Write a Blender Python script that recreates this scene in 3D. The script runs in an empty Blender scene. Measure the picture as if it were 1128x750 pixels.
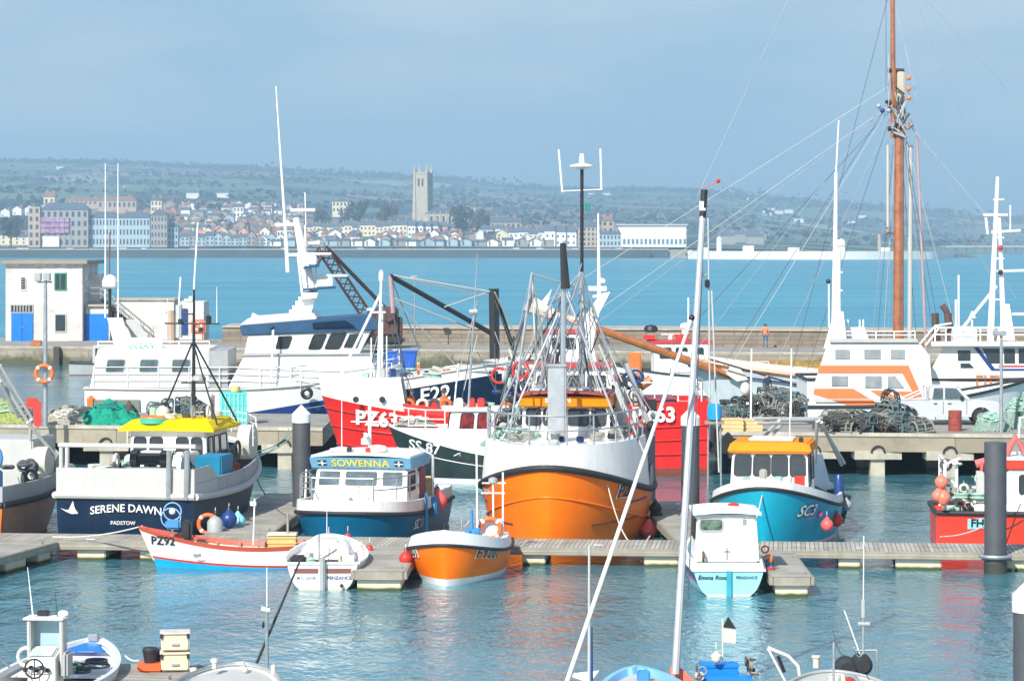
import bpy, bmesh, math, random
from mathutils import Vector, Matrix, noise
random.seed(7)
R = math.radians; PI = math.pi
scn = bpy.context.scene; C = scn.collection
F = 3000.0; HZ = 266.0; CX = 564.0; H = 10.0
# ---------------- camera, world, sun ----------------
cam = bpy.data.objects.new('camera', bpy.data.cameras.new('camera')); C.objects.link(cam)
cam.location = (0, 0, H); cam.rotation_euler = (PI/2, 0, 0)
cam.data.sensor_width = 36; cam.data.lens = 36*F/1128; cam.data.shift_y = (HZ-375)/1128
cam.data.clip_start = 1; cam.data.clip_end = 40000; scn.camera = cam
SUN_EL, SUN_AZ = R(37), R(205)      # azimuth clockwise from +Y
wd = bpy.data.worlds.new('World'); scn.world = wd; wd.use_nodes = True
nt = wd.node_tree; nt.nodes.clear()
def nd(nt, t, **k):
    n = nt.nodes.new(t)
    for a, b in k.items():
        if a.startswith('i_'): n.inputs[a[2:].replace('_', ' ')].default_value = b
        else: setattr(n, a, b)
    return n
out = nd(nt, 'ShaderNodeOutputWorld'); bg = nd(nt, 'ShaderNodeBackground')
sky = nd(nt, 'ShaderNodeTexSky', sky_type='NISHITA', sun_disc=False, sun_elevation=SUN_EL, sun_rotation=SUN_AZ, air_density=1.2, dust_density=1.5, ozone_density=1.5)
tc = nd(nt, 'ShaderNodeTexCoord'); sep = nd(nt, 'ShaderNodeSeparateXYZ'); nt.links.new(tc.outputs['Generated'], sep.inputs[0])
rmp = nd(nt, 'ShaderNodeValToRGB'); el = rmp.color_ramp.elements
el[0].position = 0.0; el[0].color = (3.0, 5.1, 7.2, 1); el[1].position = 1; el[1].color = (1.3, 2.9, 6.4, 1)
for p, c in ((0.03, (3.05, 5.2, 7.5, 1)), (0.07, (3.8, 5.8, 7.8, 1)), (0.16, (4.6, 6.3, 8.0, 1)), (.4, (2.4, 4.4, 7.6, 1))):
    e = el.new(p); e.color = c
nt.links.new(sep.outputs[2], rmp.inputs[0])
mp = nd(nt, 'ShaderNodeMapping'); mp.inputs['Scale'].default_value = (8, 8, 30); nt.links.new(tc.outputs['Generated'], mp.inputs[0])
nz = nd(nt, 'ShaderNodeTexNoise', i_Scale=1.0, i_Detail=6, i_Roughness=.55); nt.links.new(mp.outputs[0], nz.inputs[0])
cr = nd(nt, 'ShaderNodeMapRange'); cr.inputs[1].default_value = .40; cr.inputs[2].default_value = .66; cr.inputs[4].default_value = .95; nt.links.new(nz.outputs[0], cr.inputs[0])
el2 = nd(nt, 'ShaderNodeMapRange'); el2.inputs[1].default_value = .0; el2.inputs[2].default_value = .06; nt.links.new(sep.outputs[2], el2.inputs[0])
mul = nd(nt, 'ShaderNodeMath', operation='MULTIPLY'); nt.links.new(cr.outputs[0], mul.inputs[0]); nt.links.new(el2.outputs[0], mul.inputs[1])
mc = nd(nt, 'ShaderNodeMix', data_type='RGBA'); mc.inputs['B'].default_value = (6.9, 7.7, 8.7, 1)
nt.links.new(mul.outputs[0], mc.inputs['Factor']); nt.links.new(rmp.outputs[0], mc.inputs['A'])
mx = nd(nt, 'ShaderNodeMix', data_type='RGBA'); mx.inputs['Factor'].default_value = .8
nt.links.new(sky.outputs[0], mx.inputs['A']); nt.links.new(mc.outputs['Result'], mx.inputs['B'])
nt.links.new(mx.outputs['Result'], bg.inputs[0]); bg.inputs[1].default_value = 0.074
nt.links.new(bg.outputs[0], out.inputs[0])
sl = bpy.data.lights.new('sun', 'SUN'); sl.energy = 5.0; sl.angle = R(.6); sl.color = (1, .955, .88)
so = bpy.data.objects.new('sun', sl); C.objects.link(so)
sd = Vector((math.sin(SUN_AZ)*math.cos(SUN_EL), math.cos(SUN_AZ)*math.cos(SUN_EL), math.sin(SUN_EL)))
so.rotation_euler = (-sd).to_track_quat('-Z', 'Y').to_euler(); so.location = (-40, -40, 60)
vs = scn.view_settings; vs.view_transform = 'Standard'; vs.look = 'None'; vs.exposure = 0.44; vs.gamma = 1
# ---------------- helpers ----------------
def W(px, py, d): return Vector(((px-CX)*d/F, d, H-(py-HZ)*d/F))
def G(px, py, z=0.0):
    d = (H-z)*F/(py-HZ); return Vector(((px-CX)*d/F, d, z))
MATS = {}
def mat(name, col, rough=.5, metal=0.0, var=.12, scale=1.5, streak=0.0, rust=0.0, bump=0.0, spec=.5, coat=0, trans=0):
    if name in MATS: return MATS[name]
    m = bpy.data.materials.new(name); m.use_nodes = True; t = m.node_tree; b = t.nodes['Principled BSDF']; L = t.links.new
    b.inputs['Roughness'].default_value = rough; b.inputs['Metallic'].default_value = metal; b.inputs['Specular IOR Level'].default_value = spec
    b.inputs['Coat Weight'].default_value = coat
    if trans: b.inputs['Transmission Weight'].default_value = trans
    o = nd(t, 'ShaderNodeTexCoord')
    n = nd(t, 'ShaderNodeTexNoise', i_Scale=scale, i_Detail=5, i_Roughness=.65); L(o.outputs['Object'], n.inputs[0])
    r = nd(t, 'ShaderNodeMapRange'); r.inputs[1].default_value = .3; r.inputs[2].default_value = .7; L(n.outputs[0], r.inputs[0])
    a = nd(t, 'ShaderNodeMix', data_type='RGBA'); c = Vector(col[:3])
    a.inputs['A'].default_value = (*(c*(1-var)), 1); a.inputs['B'].default_value = (*(c*(1+var*.5)), 1); L(r.outputs[0], a.inputs['Factor'])
    last = a.outputs['Result']
    for amt, sc, cc, lo in ((streak, (1.6, 1.6, .22), tuple(c*.45+Vector((.05, .045, .035))), .5), (rust, (3.2, 3.2, .35), (.22, .09, .035), .6)):
        if amt:
            mp = nd(t, 'ShaderNodeMapping'); mp.inputs['Scale'].default_value = sc; L(o.outputs['Object'], mp.inputs[0])
            n2 = nd(t, 'ShaderNodeTexNoise', i_Scale=2.2, i_Detail=6, i_Roughness=.7); L(mp.outputs[0], n2.inputs[0])
            r2 = nd(t, 'ShaderNodeMapRange'); r2.inputs[1].default_value = lo; r2.inputs[2].default_value = lo+.22; r2.inputs[4].default_value = amt; L(n2.outputs[0], r2.inputs[0])
            x = nd(t, 'ShaderNodeMix', data_type='RGBA'); x.inputs['B'].default_value = (*cc, 1); L(r2.outputs[0], x.inputs['Factor']); L(last, x.inputs['A']); last = x.outputs['Result']
    L(last, b.inputs['Base Color'])
    rr = nd(t, 'ShaderNodeMapRange'); rr.inputs[3].default_value = max(0, rough-.08); rr.inputs[4].default_value = min(1, rough+.1); L(n.outputs[0], rr.inputs[0]); L(rr.outputs[0], b.inputs['Roughness'])
    if bump:
        n3 = nd(t, 'ShaderNodeTexNoise', i_Scale=scale*5, i_Detail=5); L(o.outputs['Object'], n3.inputs[0])
        bp = nd(t, 'ShaderNodeBump', i_Strength=bump, i_Distance=.05); L(n3.outputs[0], bp.inputs['Height']); L(bp.outputs[0], b.inputs['Normal'])
    MATS[name] = m; return m
class MB:
    def __init__(s): s.v = []; s.f = []; s.m = []; s.sm = []
    def add(s, vs, fs, mi=0, smooth=False):
        o = len(s.v); s.v += [tuple(p) for p in vs]
        for f in fs: s.f.append([i+o for i in f]); s.m.append(mi); s.sm.append(smooth)
        return s
    def box(s, c, d, rz=0, mi=0, M=None):
        hx, hy, hz = d[0]/2, d[1]/2, d[2]/2; cs, sn = math.cos(rz), math.sin(rz); vs = []
        for z in (-hz, hz):
            for x, y in ((-hx, -hy), (hx, -hy), (hx, hy), (-hx, hy)):
                vs.append((c[0]+x*cs-y*sn, c[1]+x*sn+y*cs, c[2]+z))
        return s.add(vs, [(3, 2, 1, 0), (4, 5, 6, 7), (0, 1, 5, 4), (1, 2, 6, 5), (2, 3, 7, 6), (3, 0, 4, 7)], mi)
    def bb(s, x0, x1, y0, y1, z0, z1, mi=0): return s.box(((x0+x1)/2, (y0+y1)/2, (z0+z1)/2), (x1-x0, y1-y0, z1-z0), 0, mi)
    def hexa(s, b, t, mi=0):   # b,t: 4 points each, ccw from above
        return s.add(list(b)+list(t), [(3, 2, 1, 0), (4, 5, 6, 7), (0, 1, 5, 4), (1, 2, 6, 5), (2, 3, 7, 6), (3, 0, 4, 7)], mi)
    def tube(s, pts, r, n=8, mi=0, cap=True, r2=None):
        pts = [Vector(p) for p in pts]; k = len(pts); vs = []; fs = []
        up = None
        for i, p in enumerate(pts):
            t = (pts[min(i+1, k-1)]-pts[max(i-1, 0)])
            if t.length < 1e-9: t = Vector((0, 0, 1))
            t.normalize()
            if up is None: up = Vector((0, 0, 1)) if abs(t.z) < .9 else Vector((1, 0, 0))
            a = t.cross(up)
            if a.length < 1e-4: a = t.cross(Vector((0, 1, .1)))
            a.normalize(); b = a.cross(t)
            rr = r if r2 is None else r+(r2-r)*i/(k-1)
            if isinstance(r, (list, tuple)): rr = r[i]
            for j in range(n):
                q = 2*PI*j/n; vs.append(p+a*(rr*math.cos(q))+b*(rr*math.sin(q)))
        for i in range(k-1):
            for j in range(n): fs.append((i*n+j, (i+1)*n+j, (i+1)*n+(j+1) % n, i*n+(j+1) % n))
        s.add(vs, fs, mi, n > 5)
        if cap:
            s.add(vs[:n], [tuple(range(n))], mi); s.add(vs[-n:], [tuple(range(n-1, -1, -1))], mi)
        return s
    def lathe(s, prof, c=(0, 0, 0), n=16, mi=0, axis='z', smooth=True):
        vs = []; fs = []
        for r, z in prof:
            for j in range(n):
                q = 2*PI*j/n; a, b = r*math.cos(q), r*math.sin(q)
                p = (a, b, z) if axis == 'z' else ((z, a, b) if axis == 'x' else (b, z, a))
                vs.append((c[0]+p[0], c[1]+p[1], c[2]+p[2]))
        for i in range(len(prof)-1):
            for j in range(n): fs.append((i*n+j, i*n+(j+1) % n, (i+1)*n+(j+1) % n, (i+1)*n+j))
        s.add(vs, fs, mi, smooth)
        s.add(vs[:n], [tuple(range(n-1, -1, -1))], mi); s.add(vs[-n:], [tuple(range(n))], mi)
        return s
    def ball(s, c, r, n=12, mi=0, sq=1.0):
        return s.lathe([(max(1e-4, r*math.sin(PI*i/8)), -r*sq*math.cos(PI*i/8)) for i in range(9)], c, n, mi)
    def torus(s, c, R_, r, n=20, m=8, axis='y', mi=0, q0=0, q1=2*PI):
        pts = []; full = abs(q1-q0-2*PI) < 1e-6; vs = []; fs = []; nn = n if full else n+1
        for i in range(nn):
            q = q0+(q1-q0)*i/n
            for j in range(m):
                a = 2*PI*j/m; rr = R_+r*math.cos(a); h = r*math.sin(a); x, y = rr*math.cos(q), rr*math.sin(q)
                p = {'y': (x, h, y), 'z': (x, y, h), 'x': (h, x, y)}[axis]
                vs.append((c[0]+p[0], c[1]+p[1], c[2]+p[2]))
        for i in range(n):
            for j in range(m): fs.append((i*m+j, (i*m+(j+1) % m), (((i+1) % nn)*m+(j+1) % m), ((i+1) % nn)*m+j))
        return s.add(vs, fs, mi, True)
    def prism(s, poly, h0, h1, axis='z', mi=0):
        n = len(poly)
        def P(a, b, h): return (a, b, h) if axis == 'z' else ((a, h, b) if axis == 'y' else (h, a, b))
        vs = [P(a, b, h0) for a, b in poly]+[P(a, b, h1) for a, b in poly]
        fs = [tuple(range(n-1, -1, -1)), tuple(range(n, 2*n))]+[(i, (i+1) % n, n+(i+1) % n, n+i) for i in range(n)]
        return s.add(vs, fs, mi)
    def grid(s, P, nu, nv, mi=0, smooth=True):
        vs = [P(i/nu, j/nv) for j in range(nv+1) for i in range(nu+1)]
        return s.add(vs, [(j*(nu+1)+i, j*(nu+1)+i+1, (j+1)*(nu+1)+i+1, (j+1)*(nu+1)+i) for j in range(nv) for i in range(nu)], mi, smooth)
    def mesh(s, name, mats, bevel=0, fix=True):
        me = bpy.data.meshes.new(name); me.from_pydata(s.v, [], s.f)
        mats = mats if isinstance(mats, (list, tuple)) else [mats]
        for m in mats: me.materials.append(m)
        me.polygons.foreach_set('material_index', s.m); me.polygons.foreach_set('use_smooth', s.sm)
        if fix or bevel:
            bm = bmesh.new(); bm.from_mesh(me); 
            bmesh.ops.remove_doubles(bm, verts=bm.verts, dist=1e-5)
            if bevel:
                es = [e for e in bm.edges if len(e.link_faces) == 2 and e.calc_face_angle(0) > .5]
                bmesh.ops.bevel(bm, geom=es, offset=bevel, segments=2, affect='EDGES', clamp_overlap=True)
            bmesh.ops.recalc_face_normals(bm, faces=bm.faces); bm.to_mesh(me); bm.free()
            if hasattr(me, 'set_sharp_from_angle'): me.set_sharp_from_angle(angle=R(40))
        me.update(); return me
    def build(s, name, mats, parent=None, bevel=0, fix=True):
        o = bpy.data.objects.new(name, s.mesh(name, mats, bevel, fix)); C.objects.link(o)
        if parent is not None: o.parent = parent
        return o
def tag(o, label=None, cat=None, group=None, kind=None):
    if label: o['label'] = label
    if cat: o['category'] = cat
    if group: o['group'] = group
    if kind: o['kind'] = kind
    return o
def thing(name, label, cat, loc=(0, 0, 0), rz=0, group=None):
    o = bpy.data.objects.new(name, None); C.objects.link(o); o.location = loc; o.rotation_euler = (0, 0, rz)
    return tag(o, label, cat, group)
def dup(o, parent=None, kids=None):
    c = o.copy(); C.objects.link(c)
    if parent is not None: c.parent = parent
    for ch in list(o.children): dup(ch, c)
    return c
def struct(name, mb, m, **k): return tag(mb.build(name, m, **k), kind='structure')
def T(pts, r, name, m, parent, n=8, r2=None):
    return MB().tube(pts, r, n, r2=r2).build(name, m, parent)
def sag(a, b, s=.3, n=10):
    a = Vector(a); b = Vector(b)
    return [a.lerp(b, i/n)-Vector((0, 0, s*4*(i/n)*(1-i/n))) for i in range(n+1)]
_tc = {}
def text_geo(txt, size, shear=0, space=1.0, bold=0.0):
    cu = bpy.data.curves.new('lettering', 'FONT'); cu.body = txt; cu.size = 1; cu.align_x = 'CENTER'; cu.align_y = 'CENTER'; cu.shear = shear; cu.space_character = space
    cu.offset = bold; cu.resolution_u = 3
    ob = bpy.data.objects.new('lettering', cu); C.objects.link(ob); dg = bpy.context.evaluated_depsgraph_get(); dg.update()
    me = bpy.data.meshes.new_from_object(ob.evaluated_get(dg)); vs = [(v.co.x*size*1.4, v.co.y*size*1.4) for v in me.vertices]; fs = [tuple(p.vertices) for p in me.polygons]
    bpy.data.objects.remove(ob); bpy.data.curves.remove(cu); bpy.data.meshes.remove(me)
    return vs, fs
def letter(txt, size, fn, m, parent, name='lettering', **k):
    """fn maps text plane (a,b) to a local 3-D point"""
    vs, fs = text_geo(txt, size, **k)
    mb = MB(); mb.add([fn(a, b) for a, b in vs], fs)
    return mb.build(name, m, parent, fix=False)
# ---------------- palette ----------------
white = mat('white_paint', (.82, .82, .79), .4, var=.06, streak=.28, rust=.14)
whiteh = mat('white_hull_paint', (.8, .8, .77), .4, var=.08, streak=.4, rust=.3)
cream = mat('cream_paint', (.72, .66, .5), .5, var=.1)
glass = mat('dark_window_glass', (.035, .045, .05), .08, var=.3, scale=3, spec=.9)
glassb = mat('bluish_window_glass', (.10, .15, .17), .1, var=.5, scale=2, spec=.9)
black = mat('black_paint', (.02, .02, .022), .45, var=.3)
rubber = mat('black_rubber', (.022, .023, .026), .65, var=.3, scale=4)
steel = mat('galvanised_steel', (.42, .45, .46), .4, .55, var=.2, scale=4)
alu = mat('silver_aluminium', (.6, .62, .63), .3, .7, var=.1, scale=4)
greyp = mat('grey_paint', (.36, .38, .38), .5, var=.12, streak=.2)
lgrey = mat('light_grey_paint', (.47, .48, .455), .5, var=.07, streak=.25, rust=.1)
navy = mat('navy_hull_paint', (.004, .018, .05), .4, var=.3, streak=.12, spec=.22)
navy2 = mat('navy_blue_paint', (.015, .05, .2), .35, var=.15)
bluep = mat('blue_band_paint', (.02, .09, .2), .35, var=.15)
brightblue = mat('bright_blue_paint', (.0, .17, .7), .4, var=.1)
red = mat('red_hull_paint', (.66, .015, .012), .45, var=.2, streak=.3, rust=.3, spec=.3)
redp = mat('red_paint', (.6, .03, .02), .45, var=.15)
orange = mat('orange_hull_paint', (.95, .185, .0), .4, var=.08, streak=.2, rust=.12, spec=.3)
orangep = mat('orange_paint', (.8, .17, .03), .45, var=.12)
orangey = mat('amber_paint', (.82, .25, .0), .6, var=.14, streak=.12, spec=.15)
yellow = mat('yellow_paint', (.86, .6, .0), .6, var=.14, streak=.2, spec=.15)
teal = mat('teal_hull_paint', (.008, .35, .5), .35, var=.1, streak=.15, spec=.35)
teald = mat('deep_teal_hull_paint', (.003, .12, .24), .35, var=.14, streak=.15, spec=.3)
aqua = mat('pale_aqua_paint', (.28, .66, .74), .4, var=.1, streak=.15)
green = mat('dark_green_hull_paint', (.016, .03, .03), .4, var=.3, streak=.3, rust=.15)
varn = mat('varnished_wood', (.42, .14, .035), .35, var=.3, scale=3, coat=.3)
wood = mat('weathered_wood', (.33, .28, .2), .8, var=.25, scale=3)
ropem = mat('pale_rope', (.62, .6, .52), .8, var=.15, scale=8)
ropeg = mat('pale_green_rope', (.35, .55, .45), .8, var=.2, scale=8)
roped = mat('dark_rope', (.08, .09, .1), .8, var=.3, scale=8)
wire = mat('rigging_wire', (.34, .36, .38), .5, .4, var=.2)
buoyr = mat('pink_red_buoy_vinyl', (.8, .12, .1), .4, var=.12)
ringo = mat('lifebuoy_orange', (.85, .16, .03), .5, var=.1)
brownb = mat('brown_red_antifouling', (.2, .045, .03), .6, var=.3, streak=.3)
cyanb = mat('cyan_antifouling', (.0, .35, .62), .5, var=.15)
netg = mat('green_net', (.0, .3, .2), .85, var=.4, scale=6, bump=.8)
tealcrate = mat('turquoise_plastic', (.1, .55, .5), .45, var=.15)
# ================= WATER =================
def water_mat(name, col, deep, sx, bump, rough, fac, patch):
    m = bpy.data.materials.new(name); m.use_nodes = True; t = m.node_tree; t.nodes.clear(); L = t.links.new
    o = nd(t, 'ShaderNodeOutputMaterial'); g = nd(t, 'ShaderNodeNewGeometry')
    mp = nd(t, 'ShaderNodeMapping'); mp.inputs['Scale'].default_value = (sx, sx*.55, sx); L(g.outputs['Position'], mp.inputs[0])
    mp.inputs['Rotation'].default_value = (0, 0, .2)
    n1 = nd(t, 'ShaderNodeTexNoise', i_Scale=1.0, i_Detail=4, i_Roughness=.55, i_Distortion=.35); L(mp.outputs[0], n1.inputs[0])
    n2 = nd(t, 'ShaderNodeTexNoise', i_Scale=.23, i_Detail=3, i_Roughness=.5); L(mp.outputs[0], n2.inputs[0])
    ad = nd(t, 'ShaderNodeMath', operation='MULTIPLY_ADD'); ad.inputs[1].default_value = 2.2; L(n2.outputs[0], ad.inputs[0]); L(n1.outputs[0], ad.inputs[2])
    nw = nd(t, 'ShaderNodeTexNoise', i_Scale=patch*.9, i_Detail=3); mpw = nd(t, 'ShaderNodeMapping'); mpw.inputs['Scale'].default_value = (.5, 1, 1); mpw.inputs['Rotation'].default_value = (0, 0, .35); L(g.outputs['Position'], mpw.inputs[0]); L(mpw.outputs[0], nw.inputs[0]); rw = nd(t, 'ShaderNodeMapRange'); rw.inputs[1].default_value = .36; rw.inputs[2].default_value = .62; rw.inputs[3].default_value = .3; rw.inputs[4].default_value = 1.25; L(nw.outputs[0], rw.inputs[0])
    bp = nd(t, 'ShaderNodeBump', i_Strength=1.0, i_Distance=bump); hm_ = nd(t, 'ShaderNodeMath', operation='MULTIPLY'); L(ad.outputs[0], hm_.inputs[0]); L(rw.outputs[0], hm_.inputs[1]); L(hm_.outputs[0], bp.inputs['Height'])
    n3 = nd(t, 'ShaderNodeTexNoise', i_Scale=patch, i_Detail=5, i_Roughness=.6)
    mp3 = nd(t, 'ShaderNodeMapping'); mp3.inputs['Scale'].default_value = (.35, 1, 1); L(g.outputs['Position'], mp3.inputs[0]); L(mp3.outputs[0], n3.inputs[0])
    r = nd(t, 'ShaderNodeMapRange'); r.inputs[1].default_value = .35; r.inputs[2].default_value = .65; L(n3.outputs[0], r.inputs[0])
    cm = nd(t, 'ShaderNodeMix', data_type='RGBA'); cm.inputs['A'].default_value = (*deep, 1); cm.inputs['B'].default_value = (*col, 1); L(r.outputs[0], cm.inputs['Factor'])
    df = nd(t, 'ShaderNodeBsdfDiffuse'); L(cm.outputs['Result'], df.inputs[0])
    gl = nd(t, 'ShaderNodeBsdfGlossy', i_Roughness=rough); L(bp.outputs[0], gl.inputs['Normal']); gl.inputs[0].default_value = (.93, .97, 1, 1)
    fr = nd(t, 'ShaderNodeFresnel', i_IOR=1.33); L(bp.outputs[0], fr.inputs['Normal'])
    mr = nd(t, 'ShaderNodeMapRange'); mr.inputs[2].default_value = 1.0; mr.inputs[3].default_value = .03; mr.inputs[4].default_value = fac; L(fr.outputs[0], mr.inputs[0])
    ms = nd(t, 'ShaderNodeMixShader'); L(mr.outputs[0], ms.inputs[0]); L(df.outputs[0], ms.inputs[1]); L(gl.outputs[0], ms.inputs[2]); L(ms.outputs[0], o.inputs[0])
    return m
hw = water_mat('harbour_water', (.08, .235, .285), (.035, .15, .19), 4.0, .062, .06, 1.0, .06)
sw = water_mat('sea_water', (.035, .30, .40), (.02, .21, .31), 1.1, .14, .18, .42, .03)
def ypier(x): return 221.0-0.2*x
m = MB(); m.add([(-420, -60, 0), (420, -60, 0), (420, ypier(420), 0), (-420, ypier(-420), 0)], [(0, 1, 2, 3)]); struct('harbour_water', m, hw)
m = MB(); m.add([(-420, ypier(-420), 0), (420, ypier(420), 0), (8000, 1200, 0), (9000, 11000, 0), (-9000, 11000, 0), (-8000, 1200, 0)], [(0, 1, 2, 3, 4, 5)]); struct('sea_water', m, sw)
m = MB(); m.bb(-420, 420, -60, 400, -8.2, -8); struct('seabed', m, mat('seabed', (.1, .1, .08), .9))
# ================= HILLS =================
def lerpk(x, ks):
    if x <= ks[0][0]: return ks[0][1]
    for (a, va), (b, vb) in zip(ks, ks[1:]):
        if x <= b: return va+(vb-va)*(x-a)/(b-a)
    return ks[-1][1]
DK = [1700, 1800, 2000, 2400, 3000, 3800, 4600, 5400]
COLS = [(-300, [273, 271, 256, 238, 214, 198, 187, 178]), (0, [273, 271, 256, 238, 215, 199, 188, 178.5]), (200, [273, 271, 258, 238, 218, 203, 191, 183]),
        (300, [273, 271.5, 259, 243, 224, 207, 195, 187.5]), (450, [273, 271.5, 254, 246, 233, 219, 206, 196]), (600, [273, 271.5, 268, 258, 245, 231, 219, 210.5]),
        (760, [273, 272, 270, 264, 252, 238, 223, 211.5]), (880, [276, 274, 272, 268, 262, 250, 236, 224]), (1000, [285, 283, 278, 275, 270, 262, 248, 233]),
        (1060, [287, 284, 281, 278, 276, 273.6, 262, 239]), (1130, [288, 285, 282, 279, 276, 275, 267, 243]), (1500, [288, 285, 282, 279, 276, 275, 266, 250])]
def pyg(px, d):
    vals = [(p, lerpk(d, list(zip(DK, c)))) for p, c in COLS]
    return lerpk(px, vals)
def terr(px, d):
    dd = min(d, 5400); py = pyg(px, dd); z = H+(HZ-py)*dd/F
    if d > 5400: z -= (d-5400)*.05
    if d > 1850: z += 5*noise.noise(Vector(((px-CX)*d/F/400, d/500, 3)))*min(1, (d-1850)/800)
    if d > 4300 and z > 12: z += 2.2*noise.noise(Vector((px/9, 1, d/300)))+1.6*noise.noise(Vector((px/3.5, 5, d/300)))
    return z
def dfor(px, py, lo=1710, hi=5400):
    for _ in range(30):
        mid = (lo+hi)/2
        if H-0 and (HZ+(H-terr(px, mid))*F/mid) > py: lo = mid
        else: hi = mid
    return (lo+hi)/2
m = MB()
ds = [1690+(i/70)**1.6*3900 for i in range(71)]+[5900, 6500, 7500]
nu = 330
m.grid(lambda u, v: ((-300+1800*u-CX)*ds[round(v*(len(ds)-1))]/F, ds[round(v*(len(ds)-1))], terr(-300+1800*u, ds[round(v*(len(ds)-1))])), nu, len(ds)-1)
def hill_mat():  # field and hedge colours are paled and blued, with distance haze mixed in
    m = bpy.data.materials.new('haze_tinted_fields'); m.use_nodes = True; t = m.node_tree; L = t.links.new; b = t.nodes['Principled BSDF']; b.inputs['Roughness'].default_value = .95; b.inputs['Specular IOR Level'].default_value = .1
    g = nd(t, 'ShaderNodeNewGeometry'); mp = nd(t, 'ShaderNodeMapping'); mp.inputs['Scale'].default_value = (1/260, 1/420, 0); mp.inputs['Rotation'].default_value = (0, 0, .3); L(g.outputs['Position'], mp.inputs[0])
    v = nd(t, 'ShaderNodeTexVoronoi', i_Scale=1.0); L(mp.outputs[0], v.inputs[0])
    v2 = nd(t, 'ShaderNodeTexVoronoi', feature='DISTANCE_TO_EDGE', i_Scale=1.0); L(mp.outputs[0], v2.inputs[0])
    s = nd(t, 'ShaderNodeSeparateColor'); L(v.outputs['Color'], s.inputs[0])
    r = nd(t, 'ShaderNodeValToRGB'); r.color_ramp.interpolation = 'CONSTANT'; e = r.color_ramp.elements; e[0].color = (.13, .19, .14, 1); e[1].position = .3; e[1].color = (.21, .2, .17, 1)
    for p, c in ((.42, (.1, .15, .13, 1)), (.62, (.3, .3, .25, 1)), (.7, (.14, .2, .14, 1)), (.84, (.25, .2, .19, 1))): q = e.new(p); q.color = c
    L(s.outputs[0], r.inputs[0])
    lt = nd(t, 'ShaderNodeMath', operation='LESS_THAN'); lt.inputs[1].default_value = .06; L(v2.outputs[0], lt.inputs[0])
    n = nd(t, 'ShaderNodeTexNoise', i_Scale=.0042, i_Detail=6, i_Roughness=.6); L(g.outputs['Position'], n.inputs[0])
    gt = nd(t, 'ShaderNodeMath', operation='GREATER_THAN'); gt.inputs[1].default_value = .6; L(n.outputs[0], gt.inputs[0])
    mxx = nd(t, 'ShaderNodeMath', operation='MAXIMUM'); L(lt.outputs[0], mxx.inputs[0]); L(gt.outputs[0], mxx.inputs[1])
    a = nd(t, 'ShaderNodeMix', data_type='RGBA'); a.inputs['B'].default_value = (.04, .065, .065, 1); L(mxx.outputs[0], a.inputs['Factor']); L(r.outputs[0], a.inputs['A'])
    L(a.outputs['Result'], b.inputs['Base Color'])
    n4 = nd(t, 'ShaderNodeTexNoise', i_Scale=.05, i_Detail=3); L(g.outputs['Position'], n4.inputs[0]); bp = nd(t, 'ShaderNodeBump', i_Strength=.8, i_Distance=6); L(n4.outputs[0], bp.inputs['Height']); L(bp.outputs[0], b.inputs['Normal'])
    return m
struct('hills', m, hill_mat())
# haze
m = MB(); m.bb(-3500, 3500, -70, 7600, -9.5, 260)
hz = m.build('haze', bpy.data.materials.new('haze')); tag(hz, 'thin pale blue sea haze over the bay', kind='stuff')
hm = hz.data.materials[0]; hm.use_nodes = True; t = hm.node_tree; t.nodes.clear(); o = nd(t, 'ShaderNodeOutputMaterial'); pv = nd(t, 'ShaderNodeVolumePrincipled'); pv.inputs['Density'].default_value = 2.7e-4
pv.inputs['Color'].default_value = (.50, .78, 1, 1); pv.inputs['Anisotropy'].default_value = 0.0; t.links.new(pv.outputs[0], o.inputs['Volume'])
# trees
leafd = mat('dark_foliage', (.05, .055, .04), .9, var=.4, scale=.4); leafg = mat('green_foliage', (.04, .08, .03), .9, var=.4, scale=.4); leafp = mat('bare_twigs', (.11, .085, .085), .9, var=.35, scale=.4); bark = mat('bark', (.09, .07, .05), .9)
def crown_mb(w, h, seed, n=420, leaf=.75):
    rd = random.Random(seed); m = MB(); cl = [(rd.uniform(-.33, .33)*w, rd.uniform(-.33, .33)*w, h*rd.uniform(.35, .85), rd.uniform(.16, .3)*w) for _ in range(12)]
    for _ in range(n):
        c = rd.choice(cl); a, b = rd.uniform(0, 2*PI), math.acos(rd.uniform(-1, 1)); rr = c[3]*rd.random()**.4
        p = Vector((c[0]+rr*math.sin(b)*math.cos(a), c[1]+rr*math.sin(b)*math.sin(a), max(h*.18, c[2]+rr*.8*math.cos(b))))
        u = Vector((rd.gauss(0, 1), rd.gauss(0, 1), rd.gauss(0, 1))).normalized(); v = u.cross(Vector((rd.gauss(0, 1), rd.gauss(0, 1), rd.gauss(0, 1)))).normalized(); s = leaf*rd.uniform(.5, 1.3)
        m.add([p-u*s, p-v*s*.6, p+u*s, p+v*s*.6], [(0, 1, 2, 3)])
    return m
TREEP = {}
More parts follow.
